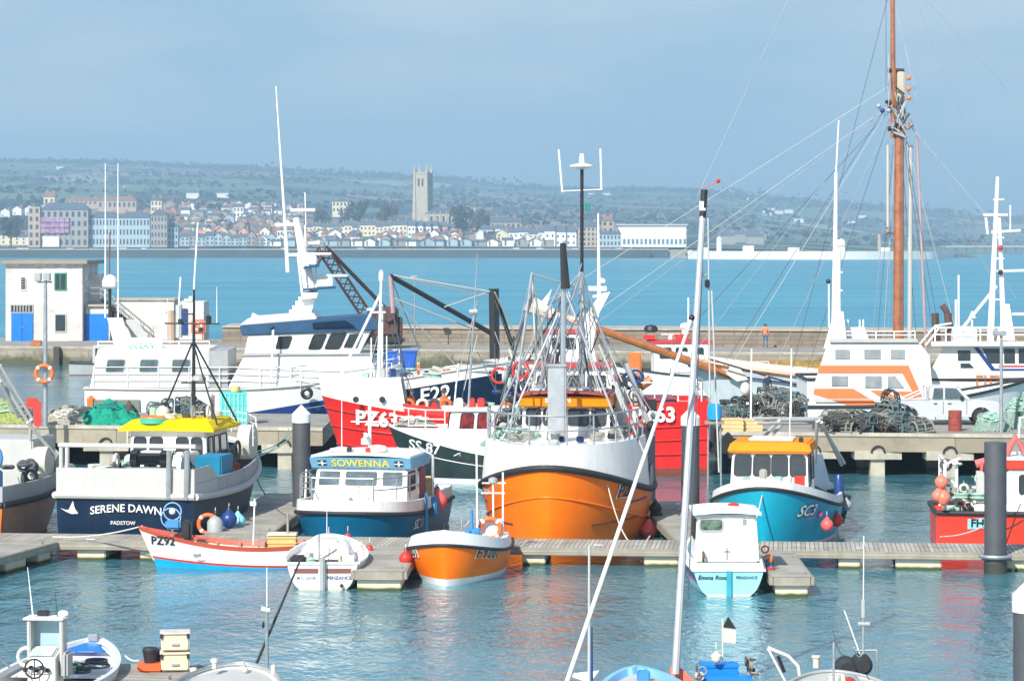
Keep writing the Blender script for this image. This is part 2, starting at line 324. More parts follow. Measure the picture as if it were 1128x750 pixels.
def tree(px, py, wpx, hpx, kind, label, group=None, d=None):
    if d is None and hpx > 11: d = 1950 if px > 440 else (2080 if px > 100 else 1760)
    if d: hpx = pyg(px, d)-(py-hpx)
    d = d or dfor(px, py); s = F/d; w, h = wpx/s, hpx/s
    key = (kind, random.randint(0, 2))
    if key not in TREEP:
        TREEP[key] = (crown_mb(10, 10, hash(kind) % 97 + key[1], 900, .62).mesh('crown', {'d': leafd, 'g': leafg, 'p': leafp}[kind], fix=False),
                      MB().tube([(0, 0, -1), (.1, 0, 3), (0, .2, 6)], .45, 7, r2=.15).tube([(0, 0, 2), (1.5, .3, 5)], .2, 5, r2=.08).tube([(0, 0, 2.5), (-1.6, .3, 5.4)], .2, 5, r2=.08).mesh('trunk', bark))
    x = (px-CX)*d/F; t = thing('tree', label, 'tree', (x, d, terr(px, d)), random.uniform(0, 6), group); t.scale = (w/10, w/10, h/10)
    for nm, me in zip(('crown', 'trunk'), TREEP[key]):
        o = bpy.data.objects.new(nm, me); C.objects.link(o); o.parent = t
    return t
for i, (px, py, w, h, k, lb) in enumerate([
    (395, 238, 22, 21, 'd', 'large dark bare-topped tree left of the church above the terrace'), (380, 240, 16, 12, 'p', 'low reddish tree on the left flank of the big dark tree'),
    (425, 240, 26, 17, 'p', 'brown leafless tree between the big dark tree and the church tower'), (508, 246, 24, 20, 'd', 'dark round tree in front of the church nave'),
    (528, 248, 20, 18, 'p', 'purple-brown tree beside the east end of the church'), (545, 250, 14, 10, 'd', 'small dark tree right of the church trees'), (463, 246, 14, 9, 'g', 'small green tree at the foot of the church tower'),
    (300, 262, 16, 8, 'g', 'low green tree behind the seafront sheds'), (12, 268, 26, 34, 'd', 'tall dark tree mass left of the scaffolded hotel'), (355, 243, 20, 12, 'd', 'dark tree at the left end of the terrace'),
    (245, 250, 16, 9, 'g', 'green garden tree among the hillside houses'), (690, 272, 14, 8, 'g', 'small tree in front of the white hall')]):
    tree(px, py, w, h, k, lb)
for i in range(46):
    px = random.uniform(0, 330) if i < 43 else random.uniform(600, 980); py = random.uniform(226, 262) if px < 330 else pyg(px, random.uniform(2200, 3600))
    tree(px, py, random.uniform(7, 14), random.uniform(5, 8), random.choice('dgp'), 'small rounded tree dotted among the hazy hillside houses', 'trees scattered over the far hillside')
# distant woods / hedgerows as one mass
m = MB(); rd = random.Random(5)
for i in range(330):
    px = rd.uniform(-200, 1300); d = rd.choice([rd.choice([2700, 3150, 3700, 4300, 4800])+rd.gauss(0, 60), rd.uniform(5200, 5450), rd.uniform(5250, 5400)])
    z = terr(px, d)
    if z < 3: continue
    x = (px-CX)*d/F; cl = rd.uniform(20, 90)
    for k in range(46):
        p = Vector((x+rd.gauss(0, cl), d+rd.gauss(0, 14), z+rd.uniform(-1, 6))); u = Vector((rd.gauss(0, 1), rd.gauss(0, 1), rd.gauss(0, 1))).normalized(); v = u.cross(Vector((0.2, .5, 1))).normalized(); s = rd.uniform(2, 5.5)
        m.add([p-u*s, p-v*s, p+u*s, p+v*s], [(0, 1, 2, 3)])
tag(m.build('woodland', mat('haze_tinted_woodland', (.06, .085, .075), .9, var=.25, scale=.05), fix=False), 'hazy far woods and hedges across the hills', 'woodland', kind='stuff')  # bluish tint puts distance haze into the woodland colour
# ================= TOWN =================
slate = mat('slate_roof', (.10, .13, .17), .6, var=.25, scale=1); slate2 = mat('brown_tile_roof', (.28, .15, .10), .8, var=.25, scale=1); chim = mat('chimney_brick', (.36, .22, .16), .9)
WALLS = {'white': mat('white_render', (.84, .83, .8), .8, var=.08, scale=.6), 'cream': mat('cream_render', (.74, .66, .48), .8, var=.08, scale=.6), 'grey': mat('granite_wall', (.34, .33, .31), .9, var=.2, scale=.8),
         'pink': mat('pink_render', (.78, .36, .28), .8, var=.1, scale=.6), 'blue': mat('pale_blue_render', (.38, .5, .56), .8, var=.1, scale=.6), 'tan': mat('tan_stone', (.46, .37, .28), .9, var=.15, scale=.6)}
twin = mat('town_window', (.05, .07, .09), .3, var=.4)
HP = {}
def house_meshes(col, rf, w, dp, h, style):
    key = (col, rf, w, h, style)
    if key in HP: return HP[key]
    rm = slate if rf == 's' else slate2; rh = h*.45
    L = []
    wm = MB()
    if style == 'gable':   # gable faces the sea
        wm.prism([(-w/2, -3), (w/2, -3), (w/2, h), (0, h+rh), (-w/2, h)], -dp/2, dp/2, 'y'); 
        r = MB()
        for s in (-1, 1): r.prism([(0, h+rh+.35), (s*(w/2+.4), h-.05), (s*(w/2+.4), h-.35), (0, h+rh+.05)], -dp/2-.3, dp/2+.3, 'y')
    else:
        wm.bb(-w/2, w/2, -dp/2, dp/2, -3, h)
        r = MB(); r.prism([(-dp/2-.35, h+.003), (dp/2+.35, h+.003), (0, h+rh)], -w/2, w/2, 'x')
    L.append(('wall', wm.mesh('wall', WALLS[col]), [])); L.append(('roof', r.mesh('roof', rm), []))
    c = MB(); c.bb(w*.28, w*.45, -.6, .6, h+rh*.4, h+rh+1.3); c.lathe([(.2, 0), (.2, .5)], (w*.36, 0, h+rh+1.3), 6); L.append(('chimney', c.mesh('chimney', chim), []))
    for i, (u, v) in enumerate([(a, b) for a in (-.25, .25) for b in (.18, .62)]):
        q = MB(); q.bb(u*w-.55, u*w+.55, -dp/2-.06, -dp/2+.02, v*h, v*h+1.4); L.append(('window', q.mesh('window', twin), []))
    HP[key] = L; return L
def house(px, py, w, h, col, rf, label, group, style='row', d=None, rz=0, dp=8, parts=7):
    d = d or dfor(px, py)
    t = thing('house', label, 'house', ((px-CX)*d/F, d+dp/2, H-(py-HZ)*d/F), rz, group); t.scale = (1, 1, random.uniform(.86, 1.16))
    for nm, me, _ in house_meshes(col, rf, w, dp, h, style)[:parts]:
        o = bpy.data.objects.new(nm, me); C.objects.link(o); o.parent = t
    return t
CN = {'white': 'white', 'cream': 'cream', 'grey': 'grey granite', 'pink': 'pink', 'blue': 'pale blue', 'tan': 'tan stone'}
def row(px0, px1, py, w, h, cols, rf, where, grp, style='row', gap=1.0, jit=0, parts=7, jy=0):
    px = px0
    while px < px1:
        c = random.choice(cols); d = dfor(px, py); s = F/d; p_ = px+w*s/2
        house(p_, py+random.uniform(-jy, jy), w, h, c, rf if rf in 'sb' else random.choice('ssb'), CN[c]+' '+where, grp, style if style != 'mix' else random.choice(['row', 'gable']), rz=random.uniform(-jit, jit), parts=parts)
        px += w*s*gap
row(190, 282, 271, 5.5, 6, ['blue', 'grey', 'blue'], 's', 'slate-roofed terraced house facing the sea wall at left', 'seafront terrace of blue-grey houses', 'mix')
row(284, 330, 271, 6, 5.5, ['blue', 'grey', 'white'], 's', 'gabled house by the sea wall behind the trawler mast', 'gabled seafront houses', 'gable')
row(200, 332, 262.5, 7, 5, ['tan', 'cream', 'white', 'pink'], 'b', 'brown-roofed house behind the blue seafront terrace', 'houses of the second row', 'mix', 1.15, .3, 5, 1)
row(182, 332, 254, 7, 5, ['grey', 'white', 'tan'], 'x', 'hillside house in the third row above the harbour road', 'houses of the third row', 'mix', 1.5, .5, 4, 2)
row(190, 335, 246, 8, 5, ['grey', 'white', 'blue', 'tan'], 'x', 'small hillside house among gardens halfway up', 'houses halfway up the slope', 'mix', 1.8, .5, 4, 2)
row(200, 330, 239, 8, 5, ['white', 'white', 'grey'], 's', 'small pale house in the upper hillside row', 'houses of the upper row', 'row', 1.5, .3, 3, 1.5)
row(180, 330, 231, 9, 5, ['grey', 'white', 'tan'], 'x', 'tiny pale house near the top of town', 'houses near the top of town', 'mix', 2.2, .5, 3, 2)
row(298, 600, 271.5, 7.5, 3.6, ['blue', 'grey', 'cream', 'white', 'blue'], 's', 'low slate-roofed harbour cottage just above the sea wall', 'low cottages above the sea wall', 'mix', 1.2, .3, 5)
row(310, 445, 266, 8, 3, ['grey', 'blue', 'white', 'pink'], 'x', 'small shed-like house between the sea wall and the cream terrace', 'small houses below the terrace', 'mix', 1.9, .4, 4, 1)
row(336, 446, 260.5, 5.6, 7, ['cream', 'cream', 'white'], 's', 'tall terraced house in the long row left of the church', 'terrace left of the church', 'row')
row(449, 476, 262, 5.4, 7.6, ['white'], 's', 'terraced house directly below the church tower', 'white terrace below the tower', 'row')
row(476, 498, 262, 5.4, 7.6, ['pink'], 's', 'terraced house in the row below the nave', 'pink terrace below the nave', 'row')
row(499, 517, 262, 5.4, 7.6, ['cream'], 's', 'terraced house right of the pink row', 'cream terrace right of the pink row', 'row')
row(518, 560, 263, 6, 7, ['white', 'blue', 'white'], 's', 'terraced house right of the cream row below the dark trees', 'pale terrace below the dark trees', 'row')
row(560, 600, 268, 7, 7, ['white', 'cream', 'white'], 's', 'tall seafront house between church and brick block', 'seafront houses right of the church', 'row')
row(600, 636, 271.5, 7, 9, ['white', 'white', 'blue'], 's', 'tall three-storey seafront house beside the brown block', 'tall seafront houses', 'row')
row(0, 34, 270, 9, 6, ['white', 'cream', 'blue'], 's', 'house left of the scaffolded hotel', 'houses left of the hotel', 'mix')
row(0, 60, 238, 8, 6, ['white', 'white', 'tan'], 'x', 'white gabled house on the slope behind the hotel', 'houses behind the hotel', 'gable', 1.4, .4, 4, 4)
for i in range(170):
    if i < 110: px, py = random.uniform(184, 335), random.uniform(228, 266)
    else: px, py = random.uniform(300, 600), random.uniform(263.5, 268.5)
    c = random.choice(['white', 'white', 'cream', 'tan', 'grey', 'pink']); house(px, py, random.uniform(4.5, 9), random.uniform(3.5, 5.5), c, random.choice('ssb'), CN[c]+' irregular little house squeezed among the rows of the old town', 'irregular houses between the rows', random.choice(['row', 'gable']), rz=random.uniform(-.7, .7), parts=random.choice([2, 3, 5]))
for px, py, c in ((652, 216, 'white'), (668, 215, 'white'), (800, 215, 'white'), (822, 219, 'white'), (845, 236, 'white'), (850, 232, 'white'), (858, 235, 'white'), (869, 234, 'white'), (880, 244, 'white'), (950, 240, 'white'), (938, 246, 'white'), (840, 262, 'tan'), (815, 266, 'grey'), (832, 268, 'grey'), (800, 268, 'grey'), (66, 186, 'white'), (212, 218, 'white'), (245, 217, 'white')):
    house(px, py+1, 14, 6, c, 's', CN[c]+' lone farmhouse out on the far misty hills', 'lone houses on the misty hills', 'row', parts=3)
def block(name, label, px0, px1, pyb, pyt, d, dp, col, roof, rh, nx, nz_, rz=0, cat='building', hip=True, ww=.45, wh=.55, wins=True):
    s = F/d; w = (px1-px0)/s; h = (pyb-pyt)/s
    t = thing(name, label, cat, (((px0+px1)/2-CX)/s, d, H-(pyb-HZ)/s), rz)
    MB().bb(-w/2, w/2, 0, dp, -4, h).build('wall', WALLS.get(col, col), t)
    if roof:
        i = rh if hip else 0; r = MB(); e = .5
        r.add([(-w/2-e, -e, h), (w/2+e, -e, h), (w/2+e, dp+e, h), (-w/2-e, dp+e, h), (-w/2+i, dp/2, h+rh), (w/2-i, dp/2, h+rh)], [(3, 2, 1, 0), (0, 1, 5, 4), (2, 3, 4, 5), (1, 2, 5), (3, 0, 4)]); r.build('roof', roof, t)
        for k in (-.3, .3): MB().bb(k*w-.9, k*w+.9, dp/2-.5, dp/2+.5, h+rh*.6, h+rh+1.4).build('chimney', chim, t)
    if wins:
        for i in range(nx):
            for j in range(nz_):
                x = -w/2+(i+.5)*w/nx; z = (j+.5)*h/nz_; a, b = ww*w/nx/2, wh*h/nz_/2
                MB().bb(x-a, x+a, -.08, .05, z-b, z+b).build('window', twin, t)
    return t, w, h
t, w, h = block('hotel', 'blue-grey four-storey hotel with pink scaffolding sheets on its left bay', 44, 97, 272, 231, 1720, 14, 'grey', slate, 4.5, 8, 4)
scaf = mat('pink_scaffold_sheet', (.45, .24, .42), .8, var=.5, scale=.35, streak=.5); q = MB(); s = F/1720
[MB().bb(-w/2+.5+i*3.05, -w/2+.5+i*3.05+2.75, -1.4-.2*(j % 2), -.5, 8.6+j*3.4+.3*(i % 2), 11.6+j*3.4).build('scaffold_sheet', scaf, t) for i in range(6) for j in range(3)]
for k in range(7): MB().tube([(-w/2+.4+k*3, -1.6, 0), (-w/2+.4+k*3, -1.6, 19.5)], .1, 5).build('scaffold_pole', steel, t)
MB().bb(-w/2+2, w/2-18, -1.8, -.3, 0, 6.5).build('bay', WALLS['white'], t)
block('hotel_wing', 'tall cream stair tower at the left end of the scaffolded hotel', 31, 44, 272, 228, 1718, 12, 'tan', None, 0, 2, 5)
block('hotel_wing', 'pale blue hotel range with long balcony right of the scaffolding', 98, 131, 271.5, 240, 1725, 13, 'blue', slate, 4, 9, 3)
block('hotel_wing', 'light hotel bay with white quoins in the middle of the range', 131, 165, 271.5, 240, 1723, 13, 'blue', slate, 4, 9, 3)
block('hotel_wing', 'narrow blue-grey block closing the hotel range at its right end', 166, 184, 271.5, 237, 1722, 13, 'grey', slate, 3.5, 5, 4)
block('guest_house', 'small grey guest house right of the hotel range', 185, 196, 271.5, 250, 1730, 9, 'blue', slate, 3, 3, 3)
block('school', 'long brown-roofed building on the rise behind the hotel', 72, 112, 226, 221, 2600, 14, 'tan', slate2, 3, 8, 1)
block('hall', 'broad low roofed hall behind the hotel range', 108, 150, 230, 221, 2500, 14, 'tan', slate2, 4, 8, 1)
block('chapel', 'pale gabled chapel standing above the hotel roofs', 48, 60, 228, 217, 2450, 14, 'cream', slate2, 5, 2, 1, hip=False)
block('villa', 'cream square villa above the town left of the trawler mast', 166, 178, 240, 221, 2100, 12, 'cream', slate, 3, 3, 3)
block('manor_house', 'cream flat-topped house behind the large dark tree', 366, 386, 234, 222, 2300, 12, 'cream', slate, 1.5, 5, 2)
block('white_house', 'bright white hillside house in the upper row', 257, 268, 240, 228, 2350, 10, 'white', slate, 3, 3, 2)
block('flats', 'pale flat-roofed block behind the trawler radar mast', 305, 326, 266, 254, 1850, 12, 'white', None, 0, 6, 2)
block('parish_hall', 'long brown stone hall right of the church trees', 540, 574, 253, 245, 2050, 16, 'tan', slate, 4, 6, 1, hip=False)
block('warehouse', 'brown-grey stone warehouse block beside the white hall', 637, 660, 271.5, 250, 1745, 16, 'tan', slate, 3.5, 5, 4, hip=False)
block('tower_house', 'square tan tower rising behind the warehouse block', 663, 676, 271, 243, 1760, 9, 'tan', slate2, 3, 2, 4)
block('harbour_office', 'grey-blue low block at the foot of the tan tower', 660, 684, 271.5, 258, 1735, 9, 'blue', slate, 2, 6, 2)
t, w, h = block('exhibition_hall', 'long white flat-roofed hall with a glazed ground floor', 680, 756, 270.5, 248.5, 1770, 22, 'white', None, 0, 1, 1, wins=False)
MB().bb(-w/2-.8, w/2+.8, -1.2, 22.5, h, h+.9).build('roof', mat('pale_metal_roof', (.5, .52, .52), .5), t)
for i in range(16): MB().bb(-w/2+1+i*w/16, -w/2+i*w/16+w/16-.3, -.1, .1, .8, 4.2).build('window', mat('blue_glazing', (.12, .25, .32), .2, var=.4), t)
block('ruined_chapel', 'grey stone ruin on the low shore right of the leaning mast', 814, 844, 269, 257, 2500, 12, 'grey', slate, 4, 5, 1)
# church
granite = mat('church_granite', (.45, .41, .33), .9, var=.18, scale=.35)
d = 2000; s = F/d; t = thing('church', 'granite church with a tall pinnacled tower above the terrace', 'church', ((466-CX)/s, d, H-(252-HZ)/s), -.35)
tw = 9.5; th = (252-190)/s
MB().bb(-tw/2, tw/2, -tw/2, tw/2, -5, th).bb(-tw/2-.3, tw/2+.3, -tw/2-.3, tw/2+.3, th-1.2, th-.6).build('tower', granite, t)
for sx in (-1, 1):
    for sy in (-1, 1):
        p = MB(); cx, cy = sx*(tw/2), sy*(tw/2)
        p.add([(cx-1.5, cy-1.5, -5), (cx+1.5, cy-1.5, -5), (cx+1.5, cy+1.5, -5), (cx-1.5, cy+1.5, -5), (cx-.8, cy-.8, th*.9), (cx+.8, cy-.8, th*.9), (cx+.8, cy+.8, th*.9), (cx-.8, cy+.8, th*.9)], [(4, 5, 6, 7), (0, 1, 5, 4), (1, 2, 6, 5), (2, 3, 7, 6), (3, 0, 4, 7)])
        p.build('buttress', granite, t)
        q = MB(); q.bb(cx-.75, cx+.75, cy-.75, cy+.75, th*.9, th+1.5); q.lathe([(.9, 0), (.05, 5)], (cx, cy, th+1.5), 6, smooth=False); q.build('pinnacle', granite, t)
for sx, sy in ((0, -1), (1, 0), (0, 1), (-1, 0)):
    MB().lathe([(.4, 0), (.03, 3)], (sx*tw/2, sy*tw/2, th), 5, smooth=False).build('pinnacle', granite, t)
    for k in (-1.5, 1.5):
        MB().box((sx*(tw/2)+sy*k, sy*(tw/2)+sx*k, th*.82), (1.4 if sx == 0 else .2, 1.4 if sy == 0 else .2, 5.5)).build('window', twin, t)
m = MB(); m.bb(tw/2, tw/2+34, -8, 8, -5, 11); m.build('nave_wall', granite, t)
m = MB(); m.prism([(-8.4, 11), (8.4, 11), (0, 14.5)], tw/2, tw/2+34, 'x'); m.build('roof', slate, t)
for i in range(7):
    MB().bb(tw/2+2.3+i*4.8, tw/2+3.1+i*4.8, -8.8, -8, -5, 11.6).lathe([(.3, 0), (.05, 1.4)], (tw/2+2.7+i*4.8, -8.4, 11.6), 5, smooth=False).build('buttress', granite, t)
    if i < 6: MB().bb(tw/2+4.2+i*4.8, tw/2+6.0+i*4.8, -8.1, -7.9, 3, 9).build('window', twin, t)
for k in (-7, 7): MB().bb(tw/2+32.5, tw/2+34.2, k-.8, k+.8, 11, 14).lathe([(.8, 0), (.05, 3.4)], (tw/2+33.3, k, 14), 6, smooth=False).build('pinnacle', granite, t)
# sea wall & promenade
swm = mat('dark_sea_wall_stone', (.035, .06, .075), .8, var=.35, scale=.05, streak=.3)
prom = mat('promenade_surface', (.4, .39, .36), .9, var=.1, scale=.2)
X0, X1 = (-330-CX)*1680/F, (735-CX)*1680/F
m = MB(); m.add([(X0, 1662, -3), (X1, 1662, -3), (X1, 1666, 4.8), (X0, 1666, 4.8), (X0, 1672, -3), (X1, 1672, -3), (X1, 1672, 4.8), (X0, 1672, 4.8)], [(0, 1, 2, 3), (3, 2, 6, 7), (1, 5, 6, 2), (0, 3, 7, 4)])
o = m.build('sea_wall', swm); tag(o, 'long dark stone sea wall along the town front', 'sea wall')
MB().bb(X0, X1, 1665.6, 1666.6, 4.8, 5.5).build('coping', prom, o)
w2 = mat('pale_sea_wall_stone', (.42, .36, .29), .8, var=.2, scale=.1); x = (735-CX)*1640/F
m = MB(); m.add([(X1, 1662, -3), ((760-CX)*1610/F, 1610, -3), ((762-CX)*1612/F, 1612, 4.6), (X1+1, 1666, 4.8), (X1, 1690, 4.8), ((770-CX)*1690/F, 1690, 4.6)], [(0, 1, 2, 3), (3, 2, 5, 4)])
tag(m.build('slipway_wall', w2), 'pale stone wall section between the dark sea wall and the white pool', 'sea wall')
rp = MB(); a, b = (675-CX)*1655/F, (716-CX)*1655/F
rp.add([(a, 1650, -.5), (b, 1650, -.5), (b, 1650, 5), (a+6, 1650, .2), (a, 1661.8, -.5), (b, 1661.8, -.5), (b, 1661.8, 5), (a+6, 1661.8, .2)], [(0, 1, 2, 3), (3, 2, 6, 7), (1, 5, 6, 2)]); tag(rp.build('slipway', swm), 'dark blue sloping slipway running down the sea wall', 'slipway')
m = MB(); m.bb(X0, (760-CX)*1700/F, 1672, 1790, 3.5, 4.9); struct('promenade', m, prom)
# jubilee pool: curved white wall
pw = mat('white_pool_wall', (.8, .78, .74), .7, var=.1, scale=.1, streak=.15); pts = []
for i in range(41):
    u = i/40; px = 758+u*294; dd = 1500+60*(2*u-1)**2+ (150*max(0, (u-.93)/.07)**1.5)
    pts.append(((px-CX)*dd/F, dd))
m = MB()
m.grid(lambda u, v: (pts[round(u*40)][0], pts[round(u*40)][1]+[0, 0, 2.5, 2.5][round(v*3)], [-2, 4.6-1.2*max(0, u-.85)/.15, 4.6-1.2*max(0, u-.85)/.15, -2][round(v*3)]), 40, 3, smooth=False)
pl = m.build('lido', pw); tag(pl, 'long white curved wall of a seaside bathing pool', 'lido')
m = MB(); m.grid(lambda u, v: (pts[round(u*40)][0]*(1+.03*v), pts[round(u*40)][1]+2.6+90*v, 3.1), 40, 1); m.build('terrace', prom, pl)
for i in range(5): 
    p = pts[3+i*7]; MB().bb(p[0]-3, p[0]+3, p[1]+40, p[1]+46, 3.1, 6.5+i % 2).build('changing_hut', WALLS['white'], pl)
p = pts[4]; MB().lathe([(1.6, 3), (1.5, 11), (1.9, 11.1), (.2, 13)], (p[0]+4, p[1]+20, 0), 8).build('turret', WALLS['white'], pl)
p = pts[29]; MB().bb(p[0]-.7, p[0]+.7, p[1]+10, p[1]+11, 3, 14).build('pylon', WALLS['tan'], pl)
m = MB(); m.grid(lambda u, v: (pts[-1][0]-4+28*u, pts[-1][1]-10+30*v, (1.6+.8*noise.noise(Vector((u*9, v*9, 1))))*math.sin(PI*min(1, u*1.2+.2))*math.sin(PI*v)), 16, 10); struct('rocks', m, mat('dark_rock', (.1, .1, .1), .9))
# far shore right
m = MB(); a = (1045-CX)*4480/F
m.grid(lambda u, v: (a-300+2300*u, 4460+(200*v), 1+9*v+1.5*noise.noise(Vector((u*30, v*3, 0)))), 60, 3); struct('far_shore', m, mat('far_shore_sand', (.3, .28, .22), .9))
MB_ = MB(); MB_.bb((1042-CX)*2600/F, (1200-CX)*2600/F, 2600, 2640, 4.3, 6.0)
for k in range(14): MB_.bb((1044+k*11-CX)*2600/F, (1044.8+k*11-CX)*2600/F, 2610, 2612, -2, 4.3)
tag(MB_.build('distant_jetty', prom), 'thin pale jetty far off at the right edge of the bay', 'jetty')
# cars along the promenade
carm = [mat('car_paint_'+n, c, .3, var=.02) for n, c in (('white', (.75, .75, .75)), ('silver', (.5, .52, .54)), ('dark', (.05, .06, .08)), ('red', (.4, .04, .03)))]
CARN = ['white', 'silver', 'dark', 'red']; CM = []
for i in range(4):
    CM.append((MB().prism([(-2.1, .35), (2.1, .35), (2.1, .85), (1.3, .98), (-2.1, 1.0)], -.85, .85, 'y').mesh('body', carm[i], .08), MB().prism([(-1.9, 1.0), (1.1, .98), (.4, 1.5), (-1.5, 1.5)], -.78, .78, 'y').mesh('cabin', glass, .06),
               MB().lathe([(.32, -.1), (.32, .1)], (0, 0, 0), 10, axis='y').mesh('wheel', rubber)))
for i in range(34):
    k = random.randint(0, 3); px = random.uniform(5, 700); t = thing('parked_car', CARN[k]+' tiny parked car on the promenade above the sea wall', 'car', ((px-CX)*1682/F, 1682+random.uniform(-4, 6), 4.92), random.choice([0, PI, .1]), CARN[k]+' cars on the far promenade')
    for nm, me, l in (('body', CM[k][0], (0, 0, 0)), ('cabin', CM[k][1], (0, 0, 0)))+tuple(('wheel', CM[k][2], (a, b, .32)) for a in (-1.3, 1.3) for b in (-.8, .8)):
        o = bpy.data.objects.new(nm, me); C.objects.link(o); o.parent = t; o.location = l
# ================= OUTER PIER =================
def block_mat(name, col, sx=.55, sz=.6, weed=0.0, mort=.5, weedz=(0, 1.2), joint=.02):
    m = bpy.data.materials.new(name); m.use_nodes = True; t = m.node_tree; L = t.links.new; b = t.nodes['Principled BSDF']; b.inputs['Roughness'].default_value = .9
    g = nd(t, 'ShaderNodeNewGeometry'); s = nd(t, 'ShaderNodeSeparateXYZ'); L(g.outputs['Position'], s.inputs[0])
    c = nd(t, 'ShaderNodeCombineXYZ'); a = nd(t, 'ShaderNodeMath', operation='ADD'); L(s.outputs[0], a.inputs[0]); L(s.outputs[1], a.inputs[1]); L(a.outputs[0], c.inputs[0]); L(s.outputs[2], c.inputs[1])
    k = nd(t, 'ShaderNodeTexBrick', i_Scale=1.0, i_Mortar_Size=joint, i_Brick_Width=1/sx, i_Row_Height=sz); k.inputs['Color1'].default_value = (*[x*.82 for x in col], 1); k.inputs['Color2'].default_value = (*[min(1, x*1.12) for x in col], 1); k.inputs['Mortar'].default_value = (*[x*mort for x in col], 1)
    L(c.outputs[0], k.inputs[0])
    n = nd(t, 'ShaderNodeTexNoise', i_Scale=.6, i_Detail=7, i_Roughness=.7); L(g.outputs['Position'], n.inputs[0])
    r = nd(t, 'ShaderNodeMapRange'); r.inputs[1].default_value = .45; r.inputs[2].default_value = .7; r.inputs[4].default_value = .7; L(n.outputs[0], r.inputs[0])
    x = nd(t, 'ShaderNodeMix', data_type='RGBA'); x.inputs['B'].default_value = (*[q*.5 for q in col], 1); L(r.outputs[0], x.inputs['Factor']); L(k.outputs[0], x.inputs['A']); last = x.outputs['Result']
    if weed:
        z = nd(t, 'ShaderNodeMapRange'); z.inputs[1].default_value = weedz[1]; z.inputs[2].default_value = weedz[0]; L(s.outputs[2], z.inputs[0])
        n2 = nd(t, 'ShaderNodeTexNoise', i_Scale=1.2, i_Detail=5); L(g.outputs['Position'], n2.inputs[0])
        ad = nd(t, 'ShaderNodeMath', operation='ADD'); L(z.outputs[0], ad.inputs[0]); L(n2.outputs[0], ad.inputs[1])
        r3 = nd(t, 'ShaderNodeMapRange'); r3.inputs[1].default_value = .85; r3.inputs[2].default_value = 1.15; r3.inputs[4].default_value = weed; L(ad.outputs[0], r3.inputs[0])
        y = nd(t, 'ShaderNodeMix', data_type='RGBA'); y.inputs['B'].default_value = (.06, .065, .03, 1); L(r3.outputs[0], y.inputs['Factor']); L(last, y.inputs['A']); last = y.outputs['Result']
    L(last, b.inputs['Base Color']); bp = nd(t, 'ShaderNodeBump', i_Strength=.7, i_Distance=.06); L(n.outputs[0], bp.inputs['Height']); L(bp.outputs[0], b.inputs['Normal'])
    return m
pierst = block_mat('pier_stone', (.29, .25, .19), weed=.9, weedz=(-.2, 1.6)); parst = block_mat('parapet_stone', (.25, .21, .16), sx=.7, sz=.33, mort=.35)
conc = block_mat('quay_concrete', (.31, .27, .2), sx=.16, sz=3, weed=.75, weedz=(-.3, 1.3)); deckc = mat('worn_concrete_deck', (.30, .285, .25), .9, var=.3, scale=.5, bump=.4)
concl = mat('pale_concrete', (.46, .42, .34), .9, var=.35, scale=1, streak=.6)
XL, XR = -150, 150
def yf(x): return 212.5-.2*x
m = MB()
m.add([(XL, yf(XL), -4), (XR, yf(XR), -4), (XR, yf(XR)+.3, 1.4), (XL, yf(XL)+.3, 1.4)], [(0, 1, 2, 3)])
pier = m.build('pier', pierst); tag(pier, 'long stone breakwater pier closing the harbour with a parapet', 'pier')
MB().add([(XL, yf(XL)+.3, 1.4), (XR, yf(XR)+.3, 1.4), (XR, yf(XR)+21, 1.45), (XL, yf(XL)+21, 1.45)], [(0, 1, 2, 3)]).build('deck', deckc, pier)
def par(x0, x1, dy0, dy1, z0, z1, mt, nm='parapet'):
    MB().add([(x0, yf(x0)+dy0, z0), (x1, yf(x1)+dy0, z0), (x1, yf(x1)+dy1, z0), (x0, yf(x0)+dy1, z0), (x0, yf(x0)+dy0, z1), (x1, yf(x1)+dy0, z1), (x1, yf(x1)+dy1, z1), (x0, yf(x0)+dy1, z1)],
             [(4, 5, 6, 7), (0, 1, 5, 4), (1, 2, 6, 5), (2, 3, 7, 6), (3, 0, 4, 7)]).build(nm, mt, pier)
par(-24.5, XR, 13, 20.5, 1.3, 2.74, parst); par(-24.5, XR, 12.85, 20.7, 2.742, 2.84, concl, 'coping')
par(XL, XR, 20.5, 24, -3, 1.3, pierst, 'sea_face')
par(XL, XR, .28, .7, 1.4, 1.5, concl, 'kerb')
for i, x in enumerate((-37, -29, -10, 3, 14, 26, 38)): par(x, x+.5, -.25, .25, -1, 1.5, mat('timber_fender', (.06, .055, .045), .9), 'fender_post')
par(18, 24, -.05, .2, .2, .9, mat('ochre_weed', (.32, .2, .05), .95, var=.5, scale=3), 'weed_patch')
# --- building
def pt_at(px, py, d): return W(px, py, d)
bw = block_mat('whitewashed_blocks', (.7, .68, .63), sx=1.7, sz=.3, mort=.72, joint=.014)
b = thing('pier_building', 'two-storey white block building with blue doors on the pier', 'building', (-43.6, 234.5, 1.4), 0)
w = 6.6; h = 6.75; dp = 9
MB().bb(0, w, 0, dp, 0, h).build('wall', bw, b)
MB().bb(-.3, w+.5, -.5, dp+.3, h-.12, h+.22).build('roof', mat('felt_roof_edge', (.3, .27, .22), .9), b, bevel=.04)
def fw(x0, x1, z0, z1, fr, pn, y=0, bars=0):
    f = MB().bb(x0-.1, x1+.1, y-.09, y+.05, z0-.1, z1+.1).build('window', fr, b)
    MB().bb(x0, x1, y-.12, y-.08, z0, z1).build('pane', pn, f)
    for k in range(bars): xx = x0+(k+1)*(x1-x0)/(bars+1); MB().bb(xx-.04, xx+.04, y-.16, y-.11, z0, z1).build('bar', fr, f)
fw(1.35, 1.7, 4.5, 5.5, white, glass, bars=0); 
